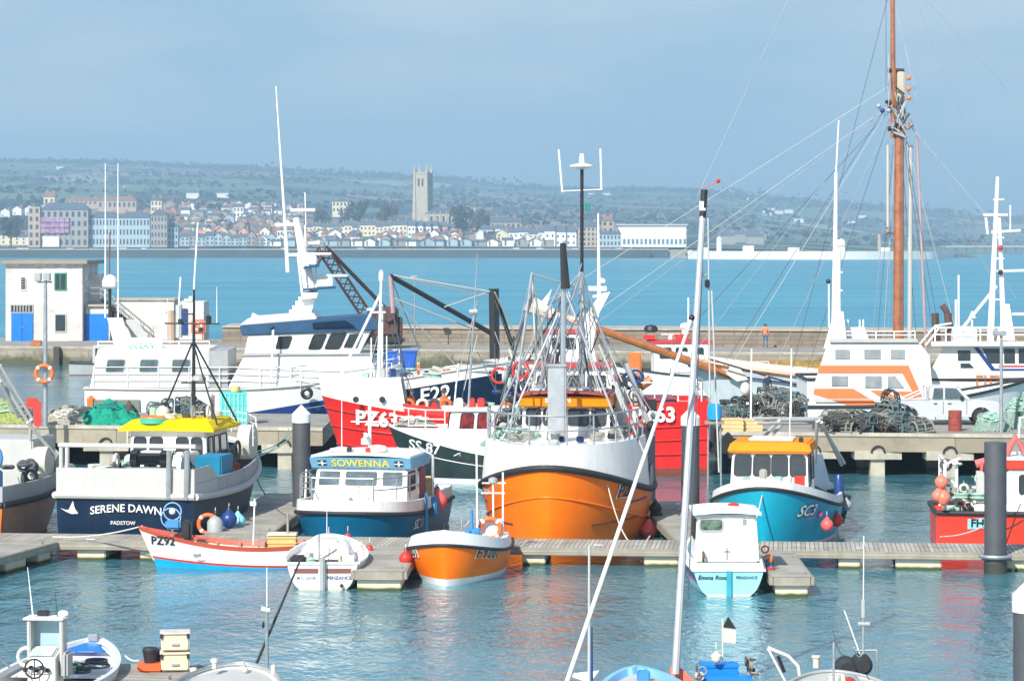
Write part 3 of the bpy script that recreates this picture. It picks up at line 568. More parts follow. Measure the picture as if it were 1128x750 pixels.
for k in range(4): MB().bb(1.3, 1.75, -.2, -.15, 4.65+k*.22, 4.7+k*.22).build('grille', concl, b)
fw(4.3, 5.15, 4.5, 5.8, mat('green_frame', (.02, .22, .13), .5), glass, bars=1); fw(4.3, 5.15, .9, 2.3, mat('pale_frame', (.5, .55, .52), .6), glass, bars=0)
fw(.5, 2.3, 2.55, 3.1, mat('grille_grey', (.45, .42, .38), .7), glass, bars=6)
d1 = MB().bb(.5, 2.35, -.14, .02, 0.02, 2.45).build('door', brightblue, b); MB().bb(1.4, 1.44, -.17, -.13, .02, 2.45).build('seam', navy2, d1); MB().ball((1.52, -.2, 1.2), .07, 8).build('handle', concl, d1)
MB().bb(w+.005, w+1.0, 3.5, 8, 0, 5.7).build('stair_tower', bw, b)
a = thing('store_shed', 'low white store with a blue double door joined to the pier building', 'building', (-36.9, 235.6, 1.4), 0)
MB().bb(0, 2.1, 0, 6, 0, 3.0).build('wall', bw, a); MB().bb(-.0, 2.3, -.3, 6.2, 3.0, 3.15).build('roof', concl, a); MB().bb(.05, 1.95, -.12, .02, .03, 2.35).build('door', brightblue, a)
a2 = thing('store_shed', 'pale flat-roofed store with an outside stair and blue side door', 'building', (-34.6, 236.8, 1.4), 0)
MB().bb(0, 5.2, 0, 5, 0, 3.5).build('wall', bw, a2); MB().bb(-.15, 5.3, -.2, 5.2, 3.5, 3.62).build('roof', concl, a2)
MB().bb(5.2, 7.7, .8, 5, 0, 3.35).build('annexe', bw, a2); MB().bb(5.4, 6.3, .66, .82, .5, 2.75).build('door', navy2, a2)
st = thing('outside_stair', 'black iron stair with railing climbing the pale store', 'stair', (-35.6, 235.6, 1.4), 0)
for s in (0, .9): MB().tube([(0, s, 3.6), (4.3, s, 0)], .12, 6).build('stringer', black, st)
for k in range(13): MB().bb(.1+k*.33, .42+k*.33, 0, .9, 3.45-k*.275, 3.5-k*.275).build('tread', steel, st)
for s in (0, .9):
    for hh in (.5, 1.0): MB().tube([(-1.5, s, 3.6+hh), (0, s, 3.6+hh), (4.3, s, hh)], .035, 6).build('handrail', steel, st)
    for k in range(6): MB().tube([(k*.86, s, 3.6-k*.72), (k*.86, s, 4.6-k*.72)], .03, 5).build('baluster', steel, st)
t = thing('lifebuoy_cabinet', 'orange lifebuoy cabinet on orange legs beside the pier store', 'lifebuoy cabinet', (-26.6, 231, 1.4), 0)
MB().bb(-.62, .62, -.2, .2, .75, 2.0).build('case', mat('faded_orange', (.72, .2, .1), .5), t, bevel=.15); MB().torus((0, -.24, 1.4), .3, .07).build('emblem', white, t)
for s in (-.35, .35): MB().bb(s-.06, s+.06, -.06, .06, 0, .78).build('leg', orangep, t)
t = thing('bait_bin', 'small tan wooden box on the pier below the blue double door', 'box', (-38.6, 217.5+3.5, 1.5), 0)
MB().bb(-.4, .4, -.3, .3, 0, .5).build('box', varn, t, bevel=.03)
# lamp post + ring
def cyl(name, p0, p1, r, m, parent=None, n=12, r2=None): return MB().tube([p0, p1], r, n, r2=r2).build(name, m, parent)
lp = thing('street_lamp', 'grey lamp post with twin floodlights on the quay at left', 'lamp post', W(50, 469, 119.5)-Vector((0, 0, .05)), 0)
cyl('pole', (0, 0, 0), (0, 0, 6.6), .11, steel, lp, r2=.075)
MB().tube([(-.35, 0, 6.35), (.3, 0, 6.35)], .04, 6).build('bracket', steel, lp)
for s in (-.3, .1): MB().bb(s-.16, s+.14, -.25, .1, 6.4, 6.75).build('floodlight', greyp, lp, bevel=.03)
def ring(loc, label, parent=None, R_=.33, rz=0, tilt=0, ax='y'):
    o = MB().torus((0, 0, 0), R_, R_*.24, 24, 10, ax).build('lifebuoy', ringo, parent); o.location = loc; o.rotation_euler = (tilt, 0, rz)
    tag(o, label, 'lifebuoy')
    for k in range(4):
        q = PI/4+k*PI/2; MB().torus((0, 0, 0), R_, R_*.25, 3, 10, ax, q0=q-.14, q1=q+.14).build('band', white, o)
    return o
ring(W(48.5, 411.5, 119.2), 'orange lifebuoy hanging on the grey lamp post', R_=.36)
t = thing('warning_sign', 'plain red board standing on the quay beside the lamp post', 'sign', W(43, 462, 120), 0)
MB().prism([(-.55, .95), (-.1, .95), (-.05, .8), (.1, .8), (.1, -.3), (-.2, -.3), (-.25, .5), (-.55, .55)], -.04, .04, 'y').build('board', redp, t); MB().bb(-.1, -.03, .05, .12, -.4, .9).build('post', steel, t)
# ================= MIDDLE QUAYS =================
def quay(label, x0, x1, px_piles):
    f = lambda x: 118.2-.14*x
    q = MB().add([(x0, f(x0), 1.05), (x1, f(x1), 1.05), (x1, f(x1)+10, 1.05), (x0, f(x0)+10, 1.05), (x0, f(x0), 1.8), (x1, f(x1), 1.8), (x1, f(x1)+10, 1.8), (x0, f(x0)+10, 1.8)],
                 [(3, 2, 1, 0), (0, 1, 5, 4), (1, 2, 6, 5), (2, 3, 7, 6), (3, 0, 4, 7)]).build('quay', conc)
    tag(q, label, 'quay')
    MB().add([(x0, f(x0)+.02, 1.806), (x1, f(x1)+.02, 1.806), (x1, f(x1)+10, 1.806), (x0, f(x0)+10, 1.806)], [(0, 1, 2, 3)]).build('deck', deckc, q)
    for i in range(2):
        MB().add([(x0, f(x0)+5+5*i-.5, -3), (x1, f(x1)+5+5*i-.5, -3), (x1, f(x1)+5+5*i-.5, 1.05), (x0, f(x0)+5+5*i-.5, 1.05)], [(0, 1, 2, 3)]).build('back_wall', mat('dark_back_wall', (.05, .05, .04), .9), q) if i else None  # near-black sheet closing the back below the deck
    for x in px_piles:
        for k in (0, 4.5):
            MB().bb(x-.3, x+.3, f(x)+.15+k, f(x)+.75+k, -6, 1.05).build('pile', concl, q)
        MB().bb(x-1.0, x+1.0, f(x)-.02, f(x)+1.2, .72, 1.1).build('crosshead', concl, q)
        MB().torus((x, f(x)-.03, 1.0), .28, .05, 12, 6, 'y', q0=0, q1=PI).build('rubber_loop', rubber, q)
    MB().add([(x0, f(x0)-.0, 1.7), (x1, f(x1), 1.7), (x1, f(x1)-.06, 1.7), (x0, f(x0)-.06, 1.7), (x0, f(x0), 1.86), (x1, f(x1), 1.86), (x1, f(x1)-.06, 1.86), (x0, f(x0)-.06, 1.86)], [(0, 1, 2, 3), (4, 5, 6, 7), (0, 1, 5, 4), (3, 2, 6, 7)]).build('nosing', concl, q)
    return q
quay('concrete quay deck on piles at left behind the grey-sterned boat', -46, -8.3, [-44, -38, -32, -27, -22.5, -18, -13.8, -10])
quay('concrete quay deck on piles at right carrying the pickup truck', 8.9, 60, [10.3, 12.9, 15.6, 18.6, 21.8, 25, 29, 33, 37, 42, 47])
def fq(x): return 118.2-.14*x
def onq(px, py, dz=0):   # point on quay deck
    p = G(px, py, 1.806); p.z += dz; return p
t = MB().bb(8.5, 9.2, 117.6, 118.5, -5, 1.7)
# ================= PONTOONS =================
plank = bpy.data.materials.new('pontoon_planks'); plank.use_nodes = True; tt = plank.node_tree; L_ = tt.links.new; pb = tt.nodes['Principled BSDF']; pb.inputs['Roughness'].default_value = .85
oc = nd(tt, 'ShaderNodeTexCoord'); sp = nd(tt, 'ShaderNodeSeparateXYZ'); L_(oc.outputs['Object'], sp.inputs[0])
wv = nd(tt, 'ShaderNodeMath', operation='MULTIPLY'); wv.inputs[1].default_value = 1/.14; L_(sp.outputs[0], wv.inputs[0]); fr = nd(tt, 'ShaderNodeMath', operation='FRACT'); L_(wv.outputs[0], fr.inputs[0]); gt = nd(tt, 'ShaderNodeMath', operation='LESS_THAN'); gt.inputs[1].default_value = .14; L_(fr.outputs[0], gt.inputs[0])
fl = nd(tt, 'ShaderNodeMath', operation='FLOOR'); L_(wv.outputs[0], fl.inputs[0]); wn = nd(tt, 'ShaderNodeTexWhiteNoise', noise_dimensions='1D'); L_(fl.outputs[0], wn.inputs['W'])
nn = nd(tt, 'ShaderNodeTexNoise', i_Scale=1.3, i_Detail=6); L_(oc.outputs['Object'], nn.inputs[0]); ad = nd(tt, 'ShaderNodeMath', operation='MULTIPLY_ADD'); ad.inputs[1].default_value = .35; L_(wn.outputs[0], ad.inputs[0]); L_(nn.outputs[0], ad.inputs[2])
rp_ = nd(tt, 'ShaderNodeValToRGB'); rp_.color_ramp.elements[0].position = .3; rp_.color_ramp.elements[0].color = (.23, .21, .17, 1); rp_.color_ramp.elements[1].position = .95; rp_.color_ramp.elements[1].color = (.47, .44, .38, 1); L_(ad.outputs[0], rp_.inputs[0])
mm = nd(tt, 'ShaderNodeMix', data_type='RGBA'); mm.inputs['B'].default_value = (.07, .065, .05, 1); L_(gt.outputs[0], mm.inputs['Factor']); L_(rp_.outputs[0], mm.inputs['A']); L_(mm.outputs['Result'], pb.inputs['Base Color'])
beam = mat('pontoon_side_beam', (.3, .275, .22), .85, var=.25, scale=2, streak=.3)
flm = bpy.data.materials.new('concrete_float'); flm.use_nodes = True; tt = flm.node_tree; L_ = tt.links.new; pb = tt.nodes['Principled BSDF']; pb.inputs['Roughness'].default_value = .9
g = nd(tt, 'ShaderNodeNewGeometry'); sp = nd(tt, 'ShaderNodeSeparateXYZ'); L_(g.outputs['Position'], sp.inputs[0]); nn = nd(tt, 'ShaderNodeTexNoise', i_Scale=3, i_Detail=6); L_(g.outputs['Position'], nn.inputs[0])
ad = nd(tt, 'ShaderNodeMath', operation='MULTIPLY_ADD'); ad.inputs[1].default_value = .1; ad.inputs[2].default_value = 0; L_(nn.outputs[0], ad.inputs[0]); ad2 = nd(tt, 'ShaderNodeMath', operation='SUBTRACT'); L_(sp.outputs[2], ad2.inputs[0]); L_(ad.outputs[0], ad2.inputs[1])
rp_ = nd(tt, 'ShaderNodeValToRGB'); e = rp_.color_ramp.elements; e[0].position = 0; e[0].color = (.05, .06, .02, 1); e[1].position = .06; e[1].color = (.52, .48, .34, 1); q = e.new(.03); q.color = (.2, .19, .07, 1); q = e.new(.2); q.color = (.6, .57, .48, 1)
L_(ad2.outputs[0], rp_.inputs[0]); L_(rp_.outputs[0], pb.inputs['Base Color'])
def pontoon(label, p0, p1, wd_, floats, z=.57, fth=.42, cat='pontoon'):
    """walkway whose near edge runs p0->p1 (xy), width to the left of that direction"""
    a = Vector((*p0, 0)); bq = Vector((*p1, 0)); L = (bq-a).length; rz = math.atan2(bq.y-a.y, bq.x-a.x)
    t = thing('pontoon', label, cat, a, rz)
    MB().bb(0, L, .02, wd_-.02, z-.05, z).build('planking', plank, t)
    for y in (0, wd_): MB().bb(-.0, L, y-.06, y+.06, z-.24, z-.008).build('side_beam', beam, t, bevel=.015)
    for x in (0, L): MB().bb(x-.05, x+.05, .065, wd_-.065, z-.24, z-.008).build('end_beam', beam, t)
    MB().bb(.06, L-.06, -.075, -.062, z-.13, z-.105).build('rub_rail', concl, t)
    for f0, f1 in floats: MB().bb(f0, f1, .12, wd_-.12, -.5, z-.24).build('float', flm, t, bevel=.03)
    for k in range(int(L/4)+1):
        c = MB(); x = .8+k*4
        if x < L-.3:
            c.tube([(x-.13, .15, z+.07), (x+.13, .15, z+.07)], .018, 6).tube([(x-.05, .15, z), (x-.05, .15, z+.07)], .016, 6).tube([(x+.05, .15, z), (x+.05, .15, z+.07)], .016, 6); c.build('cleat', steel, t)
    return t
fy = lambda x: 84.15-.1*x
def xpx(px, d=84.5): return (px-CX)*d/F
x0, x1 = -26.0, 24.0; cs = math.sqrt(1.01)
fls = []
for a, bq in ((-20, 20), (78, 110), (149, 175), (240, 262), (300, 330), (455, 474), (575, 600), (708, 745), (793, 812), (832, 855), (918, 941), (979, 1028), (1080, 1130), (1180, 1210)): fls.append(((xpx(a)-x0)*cs, (xpx(bq)-x0)*cs))
pontoon('long main walkway pontoon crossing the whole harbour behind the small boats', (x0, fy(x0)), (x1, fy(x1)), 2.4, fls)
pontoon('walkway pontoon bending toward the camera at the left edge', (-16.55, 76.2), (-14.3, 85.5), 2.5, [(0, 2), (3.4, 5), (6, 7.5), (8.4, 9.4)], z=.58)
pontoon('finger pontoon between the white stern-on boat and the small orange boat', (-3.06, 77.9), (-2.9, 84.4), 1.5, [(0.1, 2.0), (4.6, 5.8)]).rotation_euler
fp = pontoon('finger pontoon beside the pale aqua boat with the white cabin', (8.45, 76.6), (8.55, 83.2), 1.15, [(0.1, 1.4), (4.9, 6.0)])
fp2 = C.objects  # noqa
pontoon('finger pontoon running back between the navy stern and the blue catamaran', (-7.8, 88.0), (-7.1, 102), 2.1, [(1, 3), (6, 8), (11, 13)])
pontoon('finger pontoon running back between the big orange boat and the teal boat', (6.9, 86.3), (6.3, 99), 1.7, [(1, 3), (6, 8), (10.5, 12)])
pontoon('short pontoon end with boxes on it at the bottom left', (-8.75, 50), (-6.9, 60.6), 2.2, [(0, 3), (5, 10.3)])
# piles
def pile(px, d, ytop, label, cone=True, r=.32):
    x = (px-CX)*d/F; zt = H-(ytop-HZ)*d/F; t = thing('mooring_pile', label, 'mooring pile', (x, d, 0), 0)
    pm = mat('grey_pile_steel', (.085, .09, .1), .55, .2, var=.2, streak=.25); zb = zt-.5 if cone else zt
    MB().lathe([(r, -6), (r, zb)], (0, 0, 0), 24).build('tube', pm, t)
    MB().lathe([(r+.012, -.3), (r+.014, .32)], (0, 0, 0), 24).build('weed_band', mat('wet_weed_band', (.035, .04, .028), .7, var=.4), t)
    if cone: MB().lathe([(r+.02, zb-.12), (r+.02, zb+.18), (.02, zt)], (0, 0, 0), 24).build('cap', mat('white_pile_cap', (.82, .82, .8), .4, var=.05), t)
    MB().torus((0, 0, .52), r+.12, .06, 20, 6, 'z').build('guide_ring', steel, t)
    return t
pile(332, 97, 446, 'grey mooring pile with white cone cap rising behind the blue catamaran')
pile(760.5, 96, 449, 'grey mooring pile with white cone cap beside the red stern')
pile(1096.5, 82.2, 487, 'thick grey mooring pile with flat top in front of the walkway at right', cone=False, r=.335)
pile(1136, 48.5, 635, 'near mooring pile with white cap cut by the right edge of the photo')
# ================= QUAY CLUTTER =================
def cage_pot():
    m = MB(); L, w, h = .72, .5, .42
    for x in (-L/2, 0, L/2):
        pts = [(x, -w/2, 0)]+[(x, -w/2*math.cos(q), .12+(h-.12)*math.sin(q)) for q in [PI*i/8 for i in range(9)]]+[(x, w/2, 0), (x, -w/2, 0)]
        m.tube(pts, .03, 5, cap=False)
    for q in [PI*i/5 for i in range(6)]: m.tube([(-L/2, -w/2*math.cos(q), .12+(h-.12)*math.sin(q)), (L/2, -w/2*math.cos(q), .12+(h-.12)*math.sin(q))], .022, 4, cap=False)
    for y in (-w/2, 0, w/2): m.tube([(-L/2, y, .02), (L/2, y, .02)], .03, 4)
    n = MB()
    for i in range(8):
        x = -L/2+L*(i+.5)/8; n.tube([(x, -w/2*math.cos(q)*.98, .12+(h-.12)*math.sin(q)*.98) for q in [PI*j/8 for j in range(9)]], .007, 3, cap=False)
    for i in range(9):
        q = PI*(i+.5)/9; n.tube([(-L/2, -w/2*math.cos(q)*.97, .12+(h-.12)*math.sin(q)*.97), (L/2, -w/2*math.cos(q)*.97, .12+(h-.12)*math.sin(q)*.97)], .011, 3, cap=False)
    n.torus((0, 0, h), .1, .03, 10, 5, 'z')
    return m, n
pm1, pm2 = cage_pot(); potm = [mat('pot_frame_dark', (.07, .062, .055), .8, var=.5, scale=5), mat('pot_frame_grey', (.27, .26, .23), .8, var=.5, scale=5), mat('pot_frame_blue', (.1, .17, .19), .8, var=.5, scale=5)]
potn = mat('pot_netting', (.13, .15, .13), .9, var=.5, scale=9); POTS = [(pm1.mesh('frame', k), pm2.mesh('netting', potn)) for k in potm]
def pot(loc, label, group, sc=1.0, up=False):
    k = random.randint(0, 2); t = thing('lobster_pot', label, 'lobster pot', loc, random.uniform(0, 6), group); t.scale = (sc,)*3
    if up: t.rotation_euler = (random.uniform(1.2, 1.7), random.uniform(-.3, .3), random.uniform(0, 6))
    else: t.rotation_euler = (random.uniform(-.15, .15), random.uniform(-.15, .15), random.uniform(0, 6))
    for nm, me in zip(('frame', 'netting'), POTS[k]): o = bpy.data.objects.new(nm, me); C.objects.link(o); o.parent = t
    return t
def potheap(px0, px1, rows, nlay, hgt, label, grp, n, yrows=(466, 474)):
    for i in range(n):
        px = random.uniform(px0, px1); lay = random.choice(range(nlay)); py = random.uniform(*yrows)
        e = 1-abs((px-(px0+px1)/2)/((px1-px0)/2))**2*.5
        p = onq(px, py); z = 1.83+lay*.38*e; p.z = z; pot(p, label, grp, random.uniform(.95, 1.3), lay > 0 and random.random() < .35 or random.random() < .2)
potheap(908, 1016, 2, 2, 1, 'dark netted lobster pot in the big heap on the quay beside the pickup', 'pots heaped before the pickup', 62, (471.5, 477.5))
for i in range(4): p = onq(random.uniform(972, 986), random.uniform(471, 474)); p.z = 1.83+random.uniform(.6, 1.2); pot(p, 'lobster pot on the tall peak of the big heap', 'pots on top of the big heap', 1.25, i % 2 == 0)
potheap(800, 888, 2, 3, 1, 'dark lobster pot stacked behind the teal boat beside the pale hull', 'pots behind the teal boat', 34, (455, 465))
potheap(55, 100, 2, 1, 1, 'pale tangled pot on the quay by the lamp post', 'pots by the lamp post', 10, (459, 466)); potheap(168, 232, 2, 2, 1, 'lobster pot seen behind the yellow wheelhouse roof', 'pots behind the yellow roof', 14, (456, 464)); potheap(0, 32, 2, 2, 1, 'lobster pot at the left edge of the quay', 'pots at the left edge', 10, (459, 466))
def heap(name, label, c, rx, ry, h, m, seed=1, n=40, cat='net', rope=None, rn=30):
    rd = random.Random(seed); mb = MB()
    mb.grid(lambda u, v: ((u*2-1)*rx, (v*2-1)*ry, max(0, h*(1-(u*2-1)**2)*(1-(v*2-1)**2)*(.75+.7*noise.noise(Vector((u*5+seed, v*5, seed)))) + .12*h*noise.noise(Vector((u*23, v*23, seed))))), n, n)
    o = mb.build(name, m); o.location = c; tag(o, label, cat)
    if rope:
        for i in range(rn):
            a = rd.uniform(0, 2*PI); r0 = rd.uniform(.2, .75); pts = []
            for k in range(9):
                q = a+k*.35; u, v = r0*math.cos(q)*(1+.1*rd.uniform(-1, 1)), r0*math.sin(q); pts.append((u*rx, v*ry, h*(1-u*u)*(1-v*v)*.85+rd.uniform(.0, .12)))
            MB().tube(pts, .025, 5).build('rope_loop', rope, o)
    return o
heap('fishing_net', 'bright green trawl net heaped on the left quay', onq(120, 466.5), 1.5, .9, 1.1, netg, 3, rope=mat('green_rope', (.02, .25, .2), .9), rn=14)
heap('fishing_net', 'grey and cream net piled round the foot of the lamp post', onq(72, 467.5), 1.0, .7, .75, mat('cream_net', (.42, .4, .33), .9, var=.5, scale=8, bump=1), 5, rope=ropem, rn=20)
heap('fishing_net', 'yellow-green net at the far left of the quay', onq(3, 465), 1.3, .8, 1.0, mat('lime_net', (.35, .42, .12), .9, var=.5, scale=8, bump=1), 6, rope=ropeg, rn=12)
heap('fishing_net', 'pale green rope heap in front of the pickup bonnet', onq(1092, 474), .85, .6, .85, mat('pale_green_net', (.3, .42, .36), .9, var=.5, scale=9, bump=1), 8, rope=ropeg, rn=34)
heap('fishing_net', 'dark net bundle beside the green net', onq(143, 465), .55, .5, .9, mat('dark_net', (.14, .1, .09), .9, var=.5, scale=8, bump=1), 9, rope=roped, rn=8)
heap('fishing_net', 'pale green rope heap beyond the grey pile at the right', onq(1122, 471), .9, .8, 1.5, mat('pale_green_net', (.3, .42, .36), .9), 11, rope=ropeg, rn=30)
o = heap('tarpaulin', 'black net draped over the quay edge beside the capped pile', Vector((xpx(802, 116.5), 116.7, .95)), 1.5, .5, .8, mat('black_net', (.015, .017, .018), .9, var=.4, scale=8, bump=1), 12)
def crate(c, d, m, label, name='fish_crate', rz=0, cat='crate', lid=None, grp=None):
    t = thing(name, label, cat, c, rz, grp); x, y, z = d
    b_ = MB(); w_ = .04
    b_.bb(-x/2, x/2, -y/2, y/2, 0, .05); 
    for a in (-1, 1): b_.bb(*(sorted((a*x/2, a*(x/2-w_)))), -y/2, y/2, .05, z); b_.bb(-x/2+w_, x/2-w_, *(sorted((a*y/2, a*(y/2-w_)))), .05, z)
    b_.build('shell', m, t)
    for k in (.3, .62, .94): MB().bb(-x/2-.025, x/2+.025, -y/2-.025, y/2+.025, z*k-.03, z*k+.02).build('rib', m, t)
    if lid: MB().bb(-x/2-.03, x/2+.03, -y/2-.03, y/2+.03, z+.021, z+.09).build('lid', lid, t, bevel=.02)
    return t
peach = mat('peach_plastic', (.72, .5, .24), .5, var=.15, streak=.2)
crate(onq(806, 474.5), (.95, .7, .55), peach, 'peach fish crate on the quay above the black net'); crate(onq(829, 474), (.8, .7, .5), peach, 'lower peach crate right of the one above the black net')
t = crate(onq(257, 467), (1.2, 1.0, 1.45), tealcrate, 'tall turquoise slatted tank on the quay behind the grey boat', 'tank', cat='tank', rz=.12)
MB().lathe([(.2, 1.45), (.23, 1.5), (.2, 1.7), (.05, 1.72)], (.1, 0, 0), 14).build('cap', mat('tan_cap', (.75, .5, .2), .5), t)
for k in range(7): MB().bb(-.58+k*.19, -.52+k*.19, -.53, -.5, .08, 1.4).build('slat', mat('pale_turquoise', (.25, .65, .6), .5), t)
def drum(c, m, label, r=.29, h=.88):
    t = thing('drum', label, 'drum', c); MB().lathe([(r, 0), (r, h*.32), (r+.015, h*.335), (r, h*.35), (r, h*.64), (r+.015, h*.655), (r, h*.67), (r, h), (r-.03, h), (r-.03, h-.02), (.01, h-.02)], n=20).build('barrel', m, t); return t
drum(onq(1052, 474.5), mat('rusty_red_drum', (.3, .06, .045), .7, var=.4, scale=4, rust=.5), 'rusty red oil drum on the quay by the pickup')
t = thing('blue_barrel', 'bright blue plastic barrel raised on a frame beside the capped pile', 'barrel', W(787, 463, 112), 0)
MB().lathe([(.2, 0), (.29, .05), (.31, .3), (.29, .6), (.2, .68), (.02, .7)], n=18).build('barrel', mat('blue_plastic', (.01, .3, .6), .4), t)
for a in (-.25, .25): MB().tube([(a, 0, 0), (a*1.1, 0, -3.2)], .04, 6).build('leg', steel, t)
MB().bb(-.4, .4, -.3, .3, -.12, -.03).build('shelf', wood, t)
# pickup
silver = mat('silver_car_paint', (.62, .65, .67), .3, .2, var=.05, coat=.4); tr_ = thing('pickup_truck', 'silver double-cab pickup truck parked on the quay facing right', 'pickup', onq(1041, 468.5)+Vector((0, .9, 0)), -.05)
def side(poly, y0, y1, nm, m, par, bev=.05): return MB().prism(poly, y0, y1, 'y').build(nm, m, par, bevel=bev)
arch = lambda cx, r, n=9: [(cx-r*math.cos(PI*i/(n-1)), .38+r*math.sin(PI*i/(n-1))) for i in range(n)]
body = [(-2.55, .45), (-2.0, .45)]+arch(-1.55, .47)[0:]+[(-.95, .38), (1.1, .38)]+arch(1.65, .47)+[(2.25, .4), (2.56, .45), (2.6, .78), (2.5, .98), (1.2, 1.1), (.95, 1.12), (-.62, 1.12), (-.66, 1.08), (-2.58, 1.1)]
side(body, -.88, .88, 'body', silver, tr_, .04)
cabm = side([(-.62, 1.122), (1.25, 1.1), (.62, 1.72), (.4, 1.77), (-.45, 1.76), (-.62, 1.6)], -.76, .76, 'cab', silver, tr_, .06)
for poly in ([(-.5, 1.17), (-.02, 1.17), (-.02, 1.66), (-.42, 1.66)], [(.06, 1.17), (.98, 1.17), (.56, 1.66), (.06, 1.66)]): MB().prism(poly, -.775, .775, 'y').build('window', glassb, tr_, bevel=.015)
MB().hexa([(1.22, -.62, 1.13), (1.26, -.62, 1.13), (1.26, .62, 1.13), (1.22, .62, 1.13)], [(.64, -.58, 1.7), (.68, -.58, 1.7), (.68, .58, 1.7), (.64, .58, 1.7)]).build('windscreen', glassb, tr_)
for x in (-1.55, 1.65):
    for y in (-.86, .86):
        w_ = MB().lathe([(.2, -.11), (.35, -.11), (.38, -.07), (.38, .07), (.35, .11), (.2, .11)], (x, y, .38), 22, axis='y').build('wheel', rubber, tr_); MB().lathe([(.06, -.115), (.21, -.12), (.21, .12), (.06, .115)], (x, y, .38), 14, axis='y').build('rim', steel, w_)
        MB().torus((x, y*1.015, .38), .47, .05, 14, 6, 'y', q0=0, q1=PI).build('wheel_arch', silver, tr_)
for y in (-.5, .5): MB().bb(2.5, 2.6, y-.22, y+.3 if y > 0 else y+.2, .78, .93).build('headlight', mat('lamp_glass', (.7, .72, .72), .1), tr_, bevel=.02)
MB().tube([(-.72, -.7, 1.1), (-.76, -.66, 1.7), (-.76, .66, 1.7), (-.72, .7, 1.1)], .035, 7).build('roll_bar', alu, tr_)
for s_ in (-.8, .8): MB().tube([(-.76, s_*.85, 1.55), (-1.7, s_, 1.13)], .03, 6).build('roll_bar', alu, tr_)
MB().tube([(-2.5, -.84, 1.14), (-.7, -.84, 1.14)], .03, 6).build('bed_rail', alu, tr_)
for y in (-1.0, .86): MB().bb(.72, .86, y, y+.14, 1.12, 1.3).build('mirror', black, tr_, bevel=.03)
MB().bb(2.5, 2.68, -.8, .8, .42, .66).build('bumper', silver, tr_, bevel=.04); MB().bb(-.04, -.02, -.885, -.87, .5, 1.08).build('door_seam', black, tr_); MB().bb(1.0, 1.02, -.885, -.87, .5, 1.08).build('door_seam', black, tr_)
for x in (.25, -.38): MB().bb(x-.08, x+.08, -.91, -.87, .95, .99).build('handle', black, tr_)
# thin poles standing on the quay
def pole(px, y0, y1, d, r, m, label, px1=None, nm='pole', head=None):
    a = W(px, y0, d); bq = W(px1 if px1 else px, y1, d)
    t = thing(nm, label, 'pole', a); MB().tube([(0, 0, 0), bq-a], r, 8, r2=r*.7).build('shaft', m, t)
    if head: MB().bb(bq.x-a.x-.35, bq.x-a.x+.2, -.2, .2, bq.z-a.z-.1, bq.z-a.z+.1).build('head', m, t, bevel=.02)
    return t
pole(1103, 488, 367, 117, .09, steel, 'tall grey lamp pole standing behind the flat-topped pile', 1103, head=1)
pole(871, 466, 384, 122, .05, white, 'thin white pole standing left of the orange-striped ship', 872, head=0)
pole(827, 468, 384, 122, .05, white, 'thin white pole among the pots behind the teal boat', 828)
pole(457, 379, 305, 221, .07, wire, 'thin post with a flat top on the pier beyond the derrick', head=1)
pole(872, 381, 384, 222, .05, wire, 'short post on the pier wall')
# crane
cm_ = mat('rusty_crane_steel', (.10, .05, .04), .8, var=.5, scale=2); ct = thing('crane', 'dark rusty lattice boom crane standing on the pier behind the white trawler', 'crane', W(425, 379, 220), 0)
base = W(425, 379, 220)
def lat(a, b_, w_, nseg, nm, r=.07):
    a = Vector(a)-base; b_ = Vector(b_)-base; dr = (b_-a).normalized(); up = Vector((0, 1, 0)); s = dr.cross(up).normalized(); m = MB()
    cs_ = [(s*i+up*j)*w_/2 for i, j in ((1, 1), (1, -1), (-1, -1), (-1, 1))]
    for c_ in cs_: m.tube([a+c_, b_+c_], r, 5)
    for k in range(nseg):
        for i in range(4): m.tube([a.lerp(b_, k/nseg)+cs_[i], a.lerp(b_, (k+1)/nseg)+cs_[(i+1) % 4]], r*.6, 4)
    m.build(nm, cm_, ct)
lat(W(420, 372, 224), W(355, 274, 220), .8, 14, 'boom', .085); lat(W(355, 274, 220), W(345, 292, 220), .6, 3, 'jib', .07)
MB().tube([W(362, 275, 220)-base, W(430, 345, 226)-base], .16, 6).build('backstay', cm_, ct)
m = MB(); m.bb(-.9, 1.0, -1, 1, .7, 3.0); m.bb(-1.2, -.2, -.9, .9, 1.0, 2.6); m.build('cab', cm_, ct, bevel=.15); MB().bb(-1.5, 1.5, -1.3, 1.3, 0, .65).build('track', black, ct, bevel=.2)
MB().bb(.95, 1.35, -.5, .5, .6, 2.2).build('counterweight', mat('crane_brown', (.12, .06, .05), .8), ct, bevel=.1); MB().lathe([(.5, -.3), (.5, .3)], (.3, -1.1, 2.4), 14, axis='y').build('winch_drum', cm_, ct)
MB().bb(-1.15, -.5, -.94, -.88, 1.7, 2.4).build('window', glass, ct)
